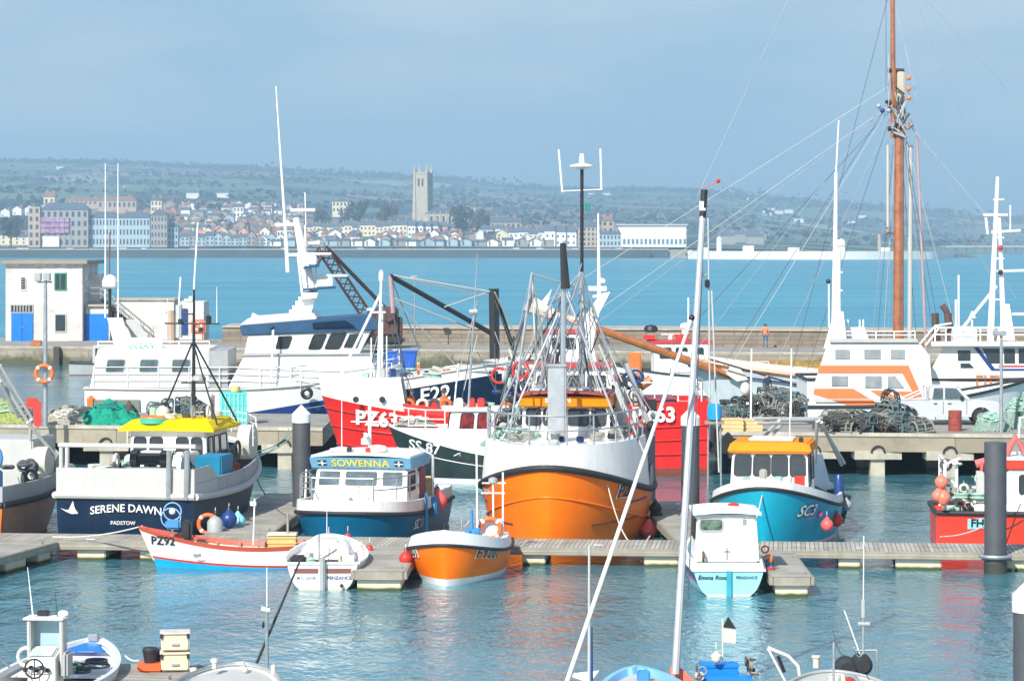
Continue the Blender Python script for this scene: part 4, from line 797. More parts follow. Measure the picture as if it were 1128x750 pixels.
# skips on pier
for px, c_, l in ((399, 'blue_skip', 'blue skip left of the green one on the pier'), (412, 'green_skip', 'green skip between two blue skips on the pier'), (433, 'blue_skip', 'larger blue skip right of the green one')):
    mm_ = mat(c_, (.01, .1, .5) if c_[0] == 'b' else (.01, .3, .12), .6, var=.3); p = W(px, 413, 205); wv_ = 1.8 if px == 433 else .95
    t = thing('skip', l, 'skip', (p.x, 205, 0), 0); MB().hexa([(-wv_*.85, -.8, -.05), (wv_*.85, -.8, -.05), (wv_*.85, .8, -.05), (-wv_*.85, .8, -.05)], [(-wv_, -1, 1.7), (wv_, -1, 1.7), (wv_, 1, 1.7), (-wv_, 1, 1.7)]).build('hopper', mm_, t, bevel=.04)
    MB().bb(-wv_-.06, wv_+.06, -1.06, 1.06, 1.7, 1.8).build('rim', mm_, t)
t = tag(MB().bb(-13.4, -5.5, 203.4, 206.6, -.8, -.06).build('work_barge', greyp, bevel=.1), 'low grey work barge carrying the coloured skips', 'barge')
# ================= BOAT KIT =================
class Hull:
    def __init__(s, L, B, zf, za, zm, t0=.3, rake=.6, srake=0, tr=.85, tm=.45, full=2.4, pw=.7, wl=.88, wfull=1.7, wpw=.9, trw=None, draft=.5, fl=.8):
        s.__dict__.update(locals()); s.trw = tr*wl if trw is None else trw
    def sheer(s, t):
        return s.zm+(s.za-s.zm)*((s.t0-t)/s.t0)**2 if t < s.t0 else s.zm+(s.zf-s.zm)*((t-s.t0)/(1-s.t0))**2
    def plan(s, t, tr, full, pw):
        if t < s.tm: return tr+(1-tr)*math.sin(PI/2*t/s.tm)
        u = (t-s.tm)/(1-s.tm); return max(0.0, 1-u**full)**pw
    def hb(s, t, z):
        a = s.B/2*s.plan(t, s.tr, s.full, s.pw); b = s.B/2*s.wl*s.plan(t, s.trw/s.wl, s.wfull, s.wpw); q = z/max(.01, s.sheer(t))
        if q >= 1: return a-(q-1)*0.0
        if q >= 0: return b+(a-b)*(q**s.fl)
        return b*math.sqrt(max(0, 1-(z/s.draft)**2*.5))
    def x(s, t, z):
        zr = min(1.6, max(-.3, z/s.zf)); xs = -s.L/2+s.srake*(1-min(1, z/s.za)); xb = s.L/2-s.rake*(1-zr) if zr < 1 else s.L/2+s.rake*.5*(zr-1)
        return xs+t*(xb-xs)
    def p(s, t, z, side, off=0): return Vector((s.x(t, z), side*(s.hb(t, z)+off), z))
    def ts(s, n=30, t0=0, t1=1): return [t0+(t1-t0)*(1-(1-i/n)**1.6) for i in range(n+1)]
    def tx(s, x, z):
        xs = s.x(0, z); return (x-xs)/(s.x(1, z)-xs)
    def band(s, name, za, zb, m, parent, k=4, t0=0, t1=1, off=0, transom=True, n=30, lean=0):
        """skin between heights za(t) and zb(t)"""
        mb = MB(); T_ = s.ts(n, t0, t1); fa = za if callable(za) else (lambda t: za); fb = zb if callable(zb) else (lambda t: zb)
        for sd in (1, -1):
            mb.add([s.p(t, fa(t)+(fb(t)-fa(t))*j/k, sd, off-lean*(j/k)) for j in range(k+1) for t in T_], [(j*(n+1)+i, j*(n+1)+i+1, (j+1)*(n+1)+i+1, (j+1)*(n+1)+i) for j in range(k) for i in range(n)], 0, True)
        if transom and t0 == 0:
            rows = [s.p(0, fa(0)+(fb(0)-fa(0))*j/k, 1, off-lean*(j/k)) for j in range(k+1)]
            mb.add([v for r in rows for v in (r, Vector((r.x, -r.y, r.z)))], [(2*j, 2*j+1, 2*j+3, 2*j+2) for j in range(k)])
        if off == 0 and lean == 0 and t1 == 1: pass
        return mb.build(name, m, parent)
    def wall(s, name, za, zb, m, parent, th=.07, t0=0, t1=1, n=30, lean=0, transom=True, sides=(1, -1)):
        """bulwark with inside face and cap"""
        mb = MB(); T_ = s.ts(n, t0, t1); fa = za if callable(za) else (lambda t: za); fb = zb if callable(zb) else (lambda t: zb)
        for sd in sides:
            def Q(t, j):
                z = fa(t) if j in (0, 3) else fb(t); h = max(0.0, s.hb(t, z)+(-lean if j in (1, 2) else 0)); x = s.x(t, z)
                if j >= 2: h = max(0.0, h-th); x = x-th*1.3*(1 if t > .97 else 0)+(th if t == 0 else 0)
                return Vector((x, sd*h, z))
            mb.add([Q(t, j) for j in range(4) for t in T_], [(j*(n+1)+i, j*(n+1)+i+1, (j+1)*(n+1)+i+1, (j+1)*(n+1)+i) for j in range(3) for i in range(n)], 0, True)
        if transom and t0 == 0:
            a, b_ = s.p(0, fa(0), 1), s.p(0, fb(0), 1, -lean)
            for dx in (0, th): mb.add([(a.x+dx, a.y, a.z), (a.x+dx, -a.y, a.z), (b_.x+dx, -b_.y, b_.z), (b_.x+dx, b_.y, b_.z)], [(0, 1, 2, 3)])
            mb.add([(b_.x, b_.y, b_.z), (b_.x, -b_.y, b_.z), (b_.x+th, -b_.y, b_.z), (b_.x+th, b_.y, b_.z)], [(0, 1, 2, 3)])
        return mb.build(name, m, parent)
    def deck(s, fz, m, parent, name='deck', t0=0, t1=.985, inset=.05):
        T_ = s.ts(26, t0, t1); mb = MB(); fz_ = fz if callable(fz) else (lambda t: fz)
        mb.add([Vector((s.x(t, fz_(t)), sd*max(0, s.hb(t, fz_(t))-inset), fz_(t))) for sd in (1, -1) for t in T_], [(i, i+1, 27+i+1, 27+i) for i in range(26)])
        return mb.build(name, m, parent)
    def strake(s, name, fz, r, m, parent, off=0, t0=0, close=True, t1=1):
        f = fz if callable(fz) else (lambda t: fz); T_ = s.ts(30, t0, t1); e = 0.02
        pts = [s.p(t, f(t), 1, off+e) for t in T_]; q = [s.p(t, f(t), -1, off+e) for t in T_]
        if t1 == 1: pts[-1].y = 0; pts += q[::-1][1:]; mb = MB().tube(pts, r, 8)
        else: mb = MB().tube(pts, r, 8).tube(q, r, 8)
        if close and t0 == 0: mb.tube([s.p(0, f(0), 1, off)-Vector((e, 0, 0)), s.p(0, f(0), -1, off)-Vector((e, 0, 0))], r, 8)
        return mb.build(name, m, parent)
    def text(s, txt, size, m, parent, side=None, xc=0, zc=1, off=.035, slope=0, **k):
        if side is None:   # transom
            arc = k.pop('arc', 0); yc = k.pop('yc', 0)
            return letter(txt, size, lambda a, b: (s.x(0, zc+b)-off, yc-a, zc+b-arc*a*a), m, parent, **k)
        def fn(a, b):
            x = xc+(-a if side > 0 else a); z = zc+b+slope*(x-xc); t = s.tx(x, z); return s.p(min(.995, max(0, t)), z, side, off)
        return letter(txt, size, fn, m, parent, **k)
def quadP(q):
    bl, br, tr, tl = [Vector(v) for v in q]
    n = ((br-bl).cross(tl-bl)).normalized()
    def P(u, v, o=0): return bl*(1-u)*(1-v)+br*u*(1-v)+tr*u*v+tl*(1-u)*v+n*o
    return P, (br-bl).length, (tl-bl).length
def rrect(u0, u1, v0, v1, ru, rv, n=4):
    pts = []
    for cu, cv, q in ((u1-ru, v0+rv, -PI/2), (u1-ru, v1-rv, 0), (u0+ru, v1-rv, PI/2), (u0+ru, v0+rv, PI)):
        for i in range(n+1): a = q+PI/2*i/n; pts.append((cu+ru*math.cos(a), cv+rv*math.sin(a)))
    return pts
def windows(parent, quad, rects, frame=None, pane=None, fw=.045, r=.07, name='window'):
    frame = frame or rubber; pane = pane or glass
    P, w, h = quadP(quad)
    for u0, u1, v0, v1 in rects:
        ip = rrect(u0, u1, v0, v1, r/w, r/h); op = rrect(u0-fw/w, u1+fw/w, v0-fw/h, v1+fw/h, (r+fw)/w, (r+fw)/h); n = len(ip); mb = MB()
        mb.add([P(*p, .004) for p in op]+[P(*p, .03) for p in op]+[P(*p, .03) for p in ip]+[P(*p, .012) for p in ip], [(k*n+i, k*n+(i+1) % n, (k+1)*n+(i+1) % n, (k+1)*n+i) for k in range(3) for i in range(n)])
        f = mb.build(name, frame, parent); MB().add([P(*p, .014) for p in ip], [tuple(range(n))]).build('pane', pane, f, fix=False)
def house_box(parent, x0, x1, w, z0, z1, m, x0t=None, x1t=None, wt=None, name='wheelhouse', bevel=.05, yc=0):
    x0t = x0 if x0t is None else x0t; x1t = x1 if x1t is None else x1t; wt = w if wt is None else wt
    b = [(x0, yc-w, z0), (x1, yc-w, z0), (x1, yc+w, z0), (x0, yc+w, z0)]; t = [(x0t, yc-wt, z1), (x1t, yc-wt, z1), (x1t, yc+wt, z1), (x0t, yc+wt, z1)]
    o = MB().hexa(b, t).build(name, m, parent, bevel=bevel)
    Q = {'F': (b[1], b[2], t[2], t[1]), 'A': (b[3], b[0], t[0], t[3]), 'P': (b[2], b[3], t[3], t[2]), 'S': (b[0], b[1], t[1], t[0])}
    return o, Q
def roofslab(parent, x0, x1, w, z, th, m, camber=.08, name='roof', bow=.15, bevel=.03):
    mb = MB(); nx, ny = 8, 8
    def top(u, v): x = x0+(x1-x0)*u; y = w*(2*v-1); xx = x+(bow*(1-(2*v-1)**2) if u == 1 else 0); return (xx, y, z+th+camber*(1-(2*v-1)**2))
    mb.grid(top, nx, ny); mb.grid(lambda u, v: (top(u, v)[0], top(u, v)[1], top(u, v)[2]-th), nx, ny)
    ring_ = [top(i/nx, 0) for i in range(nx+1)]+[top(1, j/ny) for j in range(1, ny+1)]+[top(1-i/nx, 1) for i in range(1, nx+1)]+[top(0, 1-j/ny) for j in range(1, ny)]
    n = len(ring_); mb.add(ring_+[(a, b, c-th) for a, b, c in ring_], [(i, (i+1) % n, n+(i+1) % n, n+i) for i in range(n)])
    return mb.build(name, m, parent)
def rail(parent, pts, h, m=steel, r=.022, rows=2, name='guard_rail', posts=None):
    mb = MB(); pts = [Vector(p) for p in pts]
    for k in range(rows): mb.tube([p+Vector((0, 0, h*(k+1)/rows)) for p in pts], r, 6)
    for p in (posts or pts): mb.tube([p, Vector(p)+Vector((0, 0, h))], r, 5)
    return mb.build(name, m, parent)
def whip(parent, p, h, lean=(0, 0), r=.02, m=white, nm='antenna'): return MB().tube([p, Vector(p)+Vector((lean[0], lean[1], h))], r, 6, r2=r*.4).build(nm, m, parent)
def dome(parent, p, r=.3, h=.35, m=white): return MB().lathe([(r*.6, 0), (r, h*.15), (r, h*.55), (r*.75, h*.85), (.02, h)], p, 18).build('radar_dome', m, parent)
def scanner(parent, p, w=.9, rz=0, m=white):
    b_ = MB(); b_.lathe([(.16, 0), (.16, .18), (.08, .22), (.08, .27)], p, 12); o = b_.build('radar', m, parent)
    MB().box((p[0], p[1], p[2]+.32), (w, .12, .1), rz).build('scanner_bar', m, o, bevel=.02); return o
def light(parent, p, m=black): return MB().bb(p[0]-.1, p[0]+.1, p[1]-.07, p[1]+.07, p[2], p[2]+.16).build('lamp', m, parent, bevel=.02)
def loc(o, px, py, d):
    v = W(px, py, d)-o.location; c, s = math.cos(-o.rotation_euler.z), math.sin(-o.rotation_euler.z); return Vector((v.x*c-v.y*s, v.x*s+v.y*c, v.z))
def boat(name, label, cx, cy, rzdeg, cat='boat'): return thing(name, label, cat, (cx, cy, 0), R(rzdeg))
def fender(p, label, r=.2, m=None, long=False, up=0):
    t = thing('fender', label, 'fender', p)
    if long: MB().lathe([(.02, -r*3), (r*.8, -r*2.7), (r, -r*2), (r, r*.2), (r*.6, r*.7), (.04, r*.9)], n=14).build('bag', m or buoyr, t)
    else: MB().lathe([(.03, -r), (r*.6, -r*.85), (r*.95, -r*.3), (r, .05), (r*.8, r*.6), (r*.3, r*1.05), (r*.18, r*1.3)], n=16).build('bag', m or buoyr, t)
    MB().torus((0, 0, r*1.3), r*.18, r*.06, 10, 5).build('eye', black, t); MB().tube([(0, 0, r*1.3), (0, .1, r*1.3+(up or .16))], .012, 5).build('lanyard', ropem, t)
    return t
def drumnet(parent, p, r, w, axis='y', m=None, core=black, nm='net_drum'):
    o = MB().lathe([(r*.5, -w/2), (r*.8, -w/4), (r*.85, 0), (r*.8, w/4), (r*.5, w/2)], p, 16, axis=axis).build(nm, m or roped, parent)
    for s in (-1, 1): MB().torus((p[0], p[1]+s*w/2, p[2]) if axis == 'y' else (p[0]+s*w/2, p[1], p[2]), r, .04, 20, 6, axis).build('flange', core, o)
    return o
def rope(a, b_, s, label, r=.022, m=None): o = MB().tube(sag(a, b_, s, 12), r, 6).build('mooring_rope', m or ropem); return tag(o, label, 'rope')
def hullset(o, h, main, bot, boot=None, zb=.12, strake=rubber, sr=.07, deckm=None, dz=.25):
    h.band('hull', zb, h.sheer, main, o, 6); h.band('bottom_paint', -.5, zb if not boot else 0.02, bot, o, 3)
    if boot: h.band('boot_stripe', .02, zb, boot, o, 1)
    if strake: h.strake('rubbing_strake', h.sheer, sr, strake, o)
    if deckm: h.deck(lambda t: h.sheer(t)-dz, deckm, o)
def clutter(o, x0, x1, y0, y1, z, n, seed=0, tall=True):
    rd = random.Random(seed); ms = [roped, ropem, ropeg, greyp, orangep, wood, navy2, lgrey, rubber, steel, redp]
    for i in range(n):
        x, y, k = rd.uniform(x0, x1), rd.uniform(y0, y1), rd.random(); m_ = rd.choice(ms)
        if k < .4:
            r_ = rd.uniform(.14, .28); q = MB()
            for j in range(3): q.torus((x, y, z+.04+j*.06), r_*rd.uniform(.85, 1.1), .032, 14, 5, 'z')
            q.build('coiled_rope', rd.choice([roped, ropem, ropeg, ropem]), o)
        elif k < .6:
            w_, d_, h_ = rd.uniform(.15, .4), rd.uniform(.15, .35), rd.uniform(.15, .4); MB().box((x, y, z+h_/2), (w_, d_, h_), rd.uniform(0, 3)).build('deck_box', m_, o, bevel=.02)
        elif k < .72: MB().lathe([(.13, 0), (.15, .28), (.02, .3)], (x, y, z), 12).build('tub', m_, o)
        elif k < .82: MB().tube([(x, y, z), (x+rd.uniform(-.1, .1), y, z+rd.uniform(.5, 1.2))], .025, 6).build('stanchion', steel, o)
        elif k < .92 and tall: MB().tube(sag((x, y, z+.9), (x+rd.uniform(-1.2, 1.2), y+rd.uniform(-.4, .4), z+rd.uniform(.1, 1.6)), .15, 8), .014, 5).build('loose_line', rd.choice([ropem, roped, ropeg]), o)
        else: MB().torus((x, y, z+.25), .2, .045, 14, 6, rd.choice('xy')).build('hoop', rd.choice([rubber, steel, ropem]), o)
gdeck = mat('grey_deck_paint', (.33, .36, .37), .7, var=.2, scale=2, streak=.2); bdeck = mat('pale_blue_deck', (.35, .45, .5), .7, var=.15, scale=2)
letw = mat('white_lettering', (.8, .8, .8), .5, var=.04); letb = mat('black_lettering', (.015, .015, .02), .5); lety = mat('yellow_lettering', (.85, .7, .1), .5)
# ---------------- 1. navy-sterned crabber with yellow roof ----------------
o = boat('fishing_boat', 'navy and grey crabber moored stern-on with SERENE DAWN on its transom and yellow roof', -11.65, 95.0, 80.3, 'fishing boat')
h = Hull(12.0, 5.0, 2.7, 1.68, 1.55, t0=.4, rake=.9, tr=.94, trw=.9, tm=.4, full=2.6, pw=.62, wl=.95, wfull=2.0)
h.band('hull', .1, h.sheer, navy, o, 6); h.band('bottom_paint', -.5, .1, brownb, o, 3); h.strake('rubbing_strake', h.sheer, .12, lgrey, o, off=.02)
sbw = lambda t: 2.58 if t < .14 else max(2.58-(t-.14)*7, 2.12+.95*max(0, t-.4)**1.3); h.wall('bulwark', h.sheer, sbw, lgrey, o, th=.1, t1=.2, n=16); h.wall('side_bulwark', h.sheer, sbw, mat('scuffed_shade_tinted_bulwark', (.4, .41, .4), .5, var=.2, streak=.5, rust=.4), o, th=.1, t0=.2, transom=False); h.strake('rail_cap', lambda t: sbw(t) if t > .2 else 2.1, .04, greyp, o, off=-.05, close=False); h.deck(1.5, gdeck, o)  # side bulwark's shade is put into its darker grey, beside streaks and rust
h.text('SERENE DAWN', .255, letw, o, zc=1.28, yc=-.05, arc=.07, bold=.012, off=.06); h.text('PADSTOW', .125, letw, o, zc=.8, yc=.05, bold=.008, off=.06)
MB().add([(h.x(0, 1.2)-.05, y, z) for y, z in ((2.2, 1.26), (2.0, 1.2), (1.9, 1.21), (1.76, 1.5), (1.7, 1.26), (1.58, 1.09), (1.8, 1.07), (1.98, 1.14))], [tuple(range(8))]).build('bird_emblem', letw, o, fix=False)
_, q = house_box(o, -.2, 2.9, 1.4, 1.5, 3.45, white, wt=1.35, x1t=2.6, yc=.3); windows(o, q['A'], [(.06, .2, .55, .85), (.27, .42, .5, .85), (.62, .76, .45, .85), (.82, .94, .5, .85)]); windows(o, q['S'], [(.08, .28, .5, .85), (.36, .56, .5, .85), (.64, .9, .5, .85)]); windows(o, q['P'], [(.1, .4, .5, .85), (.55, .9, .5, .85)])
roofslab(o, -.5, 3.1, 1.72, 3.4, .1, yellow, .03, bow=.45).location = (0, .3, 0); MB().hexa([(-.45, -1.38, 3.5), (3.1, -1.38, 3.5), (3.1, 1.98, 3.5), (-.45, 1.98, 3.5)], [(-.1, -1.05, 3.78), (2.7, -1.05, 3.78), (2.7, 1.65, 3.78), (-.1, 1.65, 3.78)]).build('roof_crown', yellow, o, bevel=.04)
for a in ((-.4, 3.0, -1.32, -1.26), (-.4, 3.0, 1.86, 1.92), (-.4, -.34, -1.25, 1.85), (2.92, 2.99, -1.25, 1.85)): MB().bb(a[0], a[1], a[2], a[3], 3.6, 3.95).build('roof_coaming', yellow, o, bevel=.02) if 0 else None
house_box(o, -3.2, -.4, 1.0, 1.5, 2.75, white, x0t=-2.6, name='engine_casing', yc=.1)
# stern gantry
g = MB()
for y in (2.25, 2.05): g.bb(-5.85, -5.7, y-.06, y+.06, 2.5, 3.3)
g.bb(-5.87, -5.69, -2.35, 2.35, 3.24, 3.38); g.build('stern_gantry', lgrey, o, bevel=.02)
for y in (-2.1, -1.5): MB().tube([(-6.1, y, 1.6), (-6.1, y*1.02, 3.2)], .09, 8).tube([(-5.4, y, 1.6), (-6.1, y, 3.1)], .07, 8).build('gantry_leg', steel, o)
w_ = MB().lathe([(.24, -.65), (.3, -.62), (.3, -.4), (.2, -.38), (.2, .38), (.3, .4), (.3, .62), (.24, .65)], (-5.0, -.55, 2.82), 16, axis='y').build('net_hauler', rubber, o)
MB().bb(-5.3, -4.7, -1.3, .25, 2.35, 2.55).build('hauler_bed', greyp, o, bevel=.04); MB().tube([(-5.2, -1.3, 2.5), (-5.2, -1.4, 3.1), (-4.9, -1.8, 3.1), (-4.9, -1.95, 2.4)], .03, 6).tube([(-5.2, -.9, 2.5), (-5.1, -1.6, 3.2), (-4.8, -2.1, 2.4)], .025, 6).build('hose', rubber, o)
MB().torus((-4.6, .75, 2.72), .2, .06, 14, 6).build('coiled_rope', ropem, o)
mst = MB().tube([(1.4, -.15, 3.5), (1.45, -.15, 8.3)], .085, 8, r2=.04).build('mast', black, o)
for a, b_ in (((.2, .8, 3.6), (1.4, -.1, 6.4)), ((2.6, -1.4, 3.6), (1.4, -.2, 6.4)), ((.4, -1.3, 3.6), (1.4, -.2, 6.2))): MB().tube([a, b_], .035, 6).build('mast_stay', black, o)
MB().tube([(1.4, .9, 7.1), (1.4, -1.1, 7.1)], .035, 6).build('crosstree', black, o); MB().tube([(1.4, .3, 5.0), (1.4, -.6, 5.0)], .03, 6).build('crosstree', black, o)
dome(o, (1.4, -.35, 5.05), .25, .25, greyp); whip(o, (1.4, .8, 7.1), .9); whip(o, (1.4, -1.0, 7.1), 1.3); light(mst, (1.45, -.05, 7.9), white); light(mst, (1.45, -.4, 6.8)); light(mst, (1.3, .3, 7.1)); MB().lathe([(.1, 0), (.1, .25), (.02, .3)], (1.4, -.7, 7.1), 8).build('lamp', black, o)
MB().tube([(1.0, -.95, 3.6), (1.05, -.95, 4.6)], .08, 8).build('exhaust', mat('pink_pipe', (.6, .42, .36), .6), o); whip(o, (.5, .3, 3.6), 1.1, (.1, .0)); 
MB().torus((.35, 1.0, 3.78), .38, .12, 18, 8, 'z').build('life_ring', orangep, o); MB().lathe([(.5, 0), (.5, .16), (.05, .17)], (.05, .9, 3.66), 16).build('green_tub', mat('green_plastic', (.05, .45, .3), .5), o); MB().ball((.5, .7, 4.0), .25, 12).build('float', cream, o)
rail(o, [h.p(t, 2.7+.5*max(0, t-.45), sd, -.08) for sd, tt_ in ((-1, (.62, .72, .82, .92, .99)), (1, (.99, .92, .82, .72, .62))) for t in tt_], .75, white, rows=3, name='bow_rail')
MB().lathe([(.15, -.25), (.62, -.22), (.62, .22), (.15, .25)], (2.0, -1.95, 2.9), 22, axis='y').build('pot_hauler', mat('cream_metal', (.55, .53, .46), .5), o)
MB().hexa([(-2.6, -2.3, 1.6), (-1.4, -2.3, 1.6), (-1.4, -1.5, 1.6), (-2.6, -1.5, 1.6)], [(-2.8, -2.35, 2.75), (-1.2, -2.35, 2.75), (-1.2, -1.4, 2.75), (-2.8, -1.4, 2.75)]).build('fish_bin', mat('blue_bin_plastic', (.01, .22, .38), .5), o, bevel=.05)
for k in range(3): MB().torus((.0+k*.45, -1.9, 2.5+.1*k), .3, .05, 14, 6, 'y').build('gear_loop', black, o)
MB().bb(-5.9, -4.2, 1.0, 2.2, 2.3, 2.36).build('side_panel', greyp, o)
for px, py, c_, l in ((248, 567, rubber, 'black'), (260, 560, navy2, 'navy')): pass
clutter(o, -5.5, -.8, -2.1, 2.1, 1.5, 26, 1); clutter(o, -5.4, -4, -1.9, 1.8, 2.35, 10, 2); clutter(o, -.2, 2.6, -1.0, 1.6, 3.78, 9, 3, False); clutter(o, 3.2, 4.8, -1.0, 1.0, 1.6, 8, 4)
fender(W(237, 576, 88.6), 'grey fender hanging at the right corner of the navy transom', .26, greyp, True); fender(W(252, 572, 89.6), 'blue ball fender between navy boat and pontoon', .28, navy2); fender(W(262, 574, 90.5), 'pale blue fender furthest along the navy boat side', .26, aqua)
ring(W(229, 577, 88.9), 'black and yellow tyre ring hung low by the navy transom', R_=.3)
# ---------------- 2. blue catamaran ----------------
o = boat('catamaran', 'blue-hulled potting catamaran with white wheelhouse and SOWENNA on its visor', -4.75, 92.3, 258.5, 'fishing boat')
h = Hull(8.4, 4.05, 1.2, 1.0, .95, t0=.4, rake=.35, tr=.92, tm=.5, full=5.0, pw=.6, wl=.9, wfull=3.5, wpw=.7)
hullset(o, h, teald, cyanb, None, .05, None); h.wall('bulwark', h.sheer, lambda t: h.sheer(t)+.42, whiteh, o, th=.12, lean=.04); h.strake('rubbing_strake', h.sheer, .07, rubber, o); h.deck(1.0, lgrey, o)
h.text('SC 11', .34, letw, o, side=1, xc=1.3, zc=.62, bold=.01)
_, q = house_box(o, -1.2, 1.75, 1.62, 1.0, 2.42, white, wt=1.55, x1t=1.35); windows(o, q['F'], [(.04, .27, .6, .93), (.33, .68, .6, .93), (.74, .96, .6, .93)], frame=white, pane=glassb); windows(o, q['P'], [(.08, .42, .5, .9)]); windows(o, q['S'], [(.1, .4, .55, .9), (.5, .8, .55, .9)])
MB().bb(-.9, -.2, 1.58, 1.66, 1.05, 2.35).build('door', mat('maroon_panel', (.25, .06, .08), .5), o)
_, q2 = house_box(o, -1.3, 1.42, 1.72, 2.42, 2.8, mat('pale_blue_visor', (.16, .42, .62), .4, var=.1), x1t=1.62, wt=1.75, name='visor', bevel=.02)
P, w_, h_ = quadP(q2['F']); letter('SOWENNA', .27, lambda a, b: P(.5+a/w_, .5+b/h_, .02), lety, o, bold=.03, space=1.05)
for uc in (.12, .88): MB().add([P(uc+a/w_, .5+b/h_, .015) for a, b in ((-.15, -.1), (.15, -.1), (.15, .1), (-.15, .1))], [(0, 1, 2, 3)]).build('flag_emblem', black, o, fix=False); MB().add([P(uc+a/w_, .5+b/h_, .02) for a, b in ((-.15, -.025), (.15, -.025), (.15, .025), (-.15, .025))]+[P(uc+a/w_, .5+b/h_, .022) for a, b in ((-.03, -.1), (.03, -.1), (.03, .1), (-.03, .1))], [(0, 1, 2, 3), (4, 5, 6, 7)]).build('flag_cross', letw, o, fix=False)
roofslab(o, -1.35, 1.55, 1.7, 2.8, .06, white, .08)
dome(o, (.6, .35, 2.92), .34, .25); MB().lathe([(.3, 0), (.4, .05), (.4, .12), (.1, .18)], (.6, -.9, 2.9), 14).build('hatch', white, o); rm = MB().tube([(.1, -.05, 2.9), (.1, -.05, 4.6)], .06, 8).build('mast', white, o); scanner(rm, (.25, -.15, 3.15), .9, .3); whip(o, (.1, -.05, 4.6), 1.3); whip(o, (.2, -1.0, 2.9), 2.3); MB().tube([(.1, .6, 3.9), (.1, -.7, 3.9)], .025, 6).build('crosstree', white, o)
for a in (-.55, .1): light(o, (.9, a, 2.93), redp if a > 0 else black)
rail(o, [h.p(t, 1.55, sd, -.15) for sd, tt_ in ((-1, (.5, .62, .75, .86, .95)), (1, (.95, .86, .75, .62))) for t in tt_], .75, steel, r=.028, name='bow_rail')
MB().tube([(-.5, 2.0, 1.3), (-.5, 2.0, 2.75), (-.6, 1.6, 2.95), (-1.4, 1.3, 2.95)], .055, 8).build('hauler_davit', alu, o); MB().bb(-.75, -.25, 1.85, 2.2, .7, 1.35).build('hauler_block', mat('blue_fitting', (.05, .25, .5), .5), o, bevel=.06)
MB().tube([(.9, 2.1, .2), (.9, 2.1, 1.6)], .06, 8).build('fender_pole', mat('blue_fitting', (.05, .25, .5), .5), o)
crate(Vector((-3.35, 94.9, 1.05)), (1.2, .8, .75), peach, 'peach fish box on the after deck of the blue catamaran'); MB().torus((-1.9, 1.1, 2.0), .35, .13, 16, 8, 'y').build('tyre', rubber, o)
MB().lathe([(.3, -.25), (.3, .25)], (-.6, -1.78, 1.7), 16, axis='y').build('gas_bottle', rubber, o); MB().tube([(-1.3, -1.7, 1.3), (.9, -2.05, 2.3), (1.2, -2.0, 1.4)], .03, 6).build('side_rail', white, o)
clutter(o, -3.9, -1.4, -1.6, 1.6, 1.05, 22, 5); clutter(o, 1.9, 3.6, -1.3, 1.3, 1.05, 7, 6, False)
fender(W(482, 552, 92.8), 'pink-red ball fender on the after quarter of the blue catamaran', .33)
# ---------------- 3. big orange trawler ----------------
o = boat('trawler', 'large orange-hulled trawler moored bow-on with white shelter deck and lattice of masts', 1.85, 93.1, 262.6, 'fishing boat')
h = Hull(11.2, 5.7, 2.72, 1.55, 1.5, t0=.3, rake=.35, tr=.85, tm=.42, full=2.6, pw=.6, wl=.9, wfull=2.0, wpw=.75)
h.band('hull', .25, h.sheer, orange, o, 8); h.band('bottom_paint', -.5, .25, orange, o, 3); h.strake('rubbing_strake', h.sheer, .11, rubber, o, off=.02); h.strake('hull_bead', lambda t: h.sheer(t)-.95, .035, orange, o, off=-.01); h.deck(lambda t: 1.35, gdeck, o, t1=.7)
top = lambda t: 3.42
h.wall('shelter_deck', h.sheer, top, white, o, th=.06, t0=.47, t1=1, lean=.16, transom=False); h.deck(3.36, white, o, 'foredeck', t0=.47, t1=.985, inset=.2)
h.wall('aft_bulwark', h.sheer, lambda t: h.sheer(t)+.75, greyp, o, th=.08, t0=0, t1=.47)
for s_ in (1, -1): MB().add([h.p(.47, 1.7, s_), (h.x(.47, 2), s_*.2, 1.7), (h.x(.47, 2), s_*.2, 3.4), h.p(.47, 3.4, s_, -.16)], [(0, 1, 2, 3)]).build('shelter_end', greyp, o)
h.text('PZ8', .42, letb, o, side=1, xc=3.0, zc=1.78, bold=.03, off=.05, shear=.1); h.text('PZ8', .46, letw, o, side=1, xc=3.0, zc=1.78, bold=.05, off=.04, name='lettering_outline', shear=.1)
h.text('MARI', .2, letw, o, side=-1, xc=3.0, zc=2.05, bold=.02, off=.05); h.text('NEWLYN', .15, letw, o, side=-1, xc=2.9, zc=1.72, off=.05, bold=.02)
for s_ in (1, -1): h_pts = [h.p(h.tx(x, .78), .78, s_, .03) for x in (1.2, 2.0, 2.8, 3.6, 4.3)]; MB().tube(h_pts, .03, 5).build('hull_line', brownb, o); MB().tube([h.p(h.tx(x, 1.35), 1.35, s_, .03) for x in (.5, 1.4, 2.3)], .03, 5).build('hull_line', navy2, o)
MB().bb(5.0, 5.35, .0, .35, 2.95, 3.6).build('anchor_roller', alu, o, bevel=.05); MB().bb(5.1, 5.45, .08, .27, 2.75, 3.3).build('fairlead', black, o, bevel=.03)
_, q = house_box(o, -2.4, .2, 1.5, 3.3, 4.35, white, x1t=-.05); windows(o, q['F'], [(.05, .2, .42, .9), (.25, .48, .42, .9), (.53, .75, .42, .9), (.8, .95, .42, .9)]); windows(o, q['P'], [(.1, .4, .42, .9), (.5, .9, .42, .9)]); windows(o, q['S'], [(.1, .4, .42, .9), (.5, .9, .42, .9)])
_, q = house_box(o, -2.5, .25, 1.58, 4.36, 4.72, orangey, x1t=.32, name='name_board', bevel=.03); P, w_, h_ = quadP(q['F']); letter('STERENN', .15, lambda a, b: P(.42+a/w_, .62+b/h_, .02), letw, o, bold=.03)
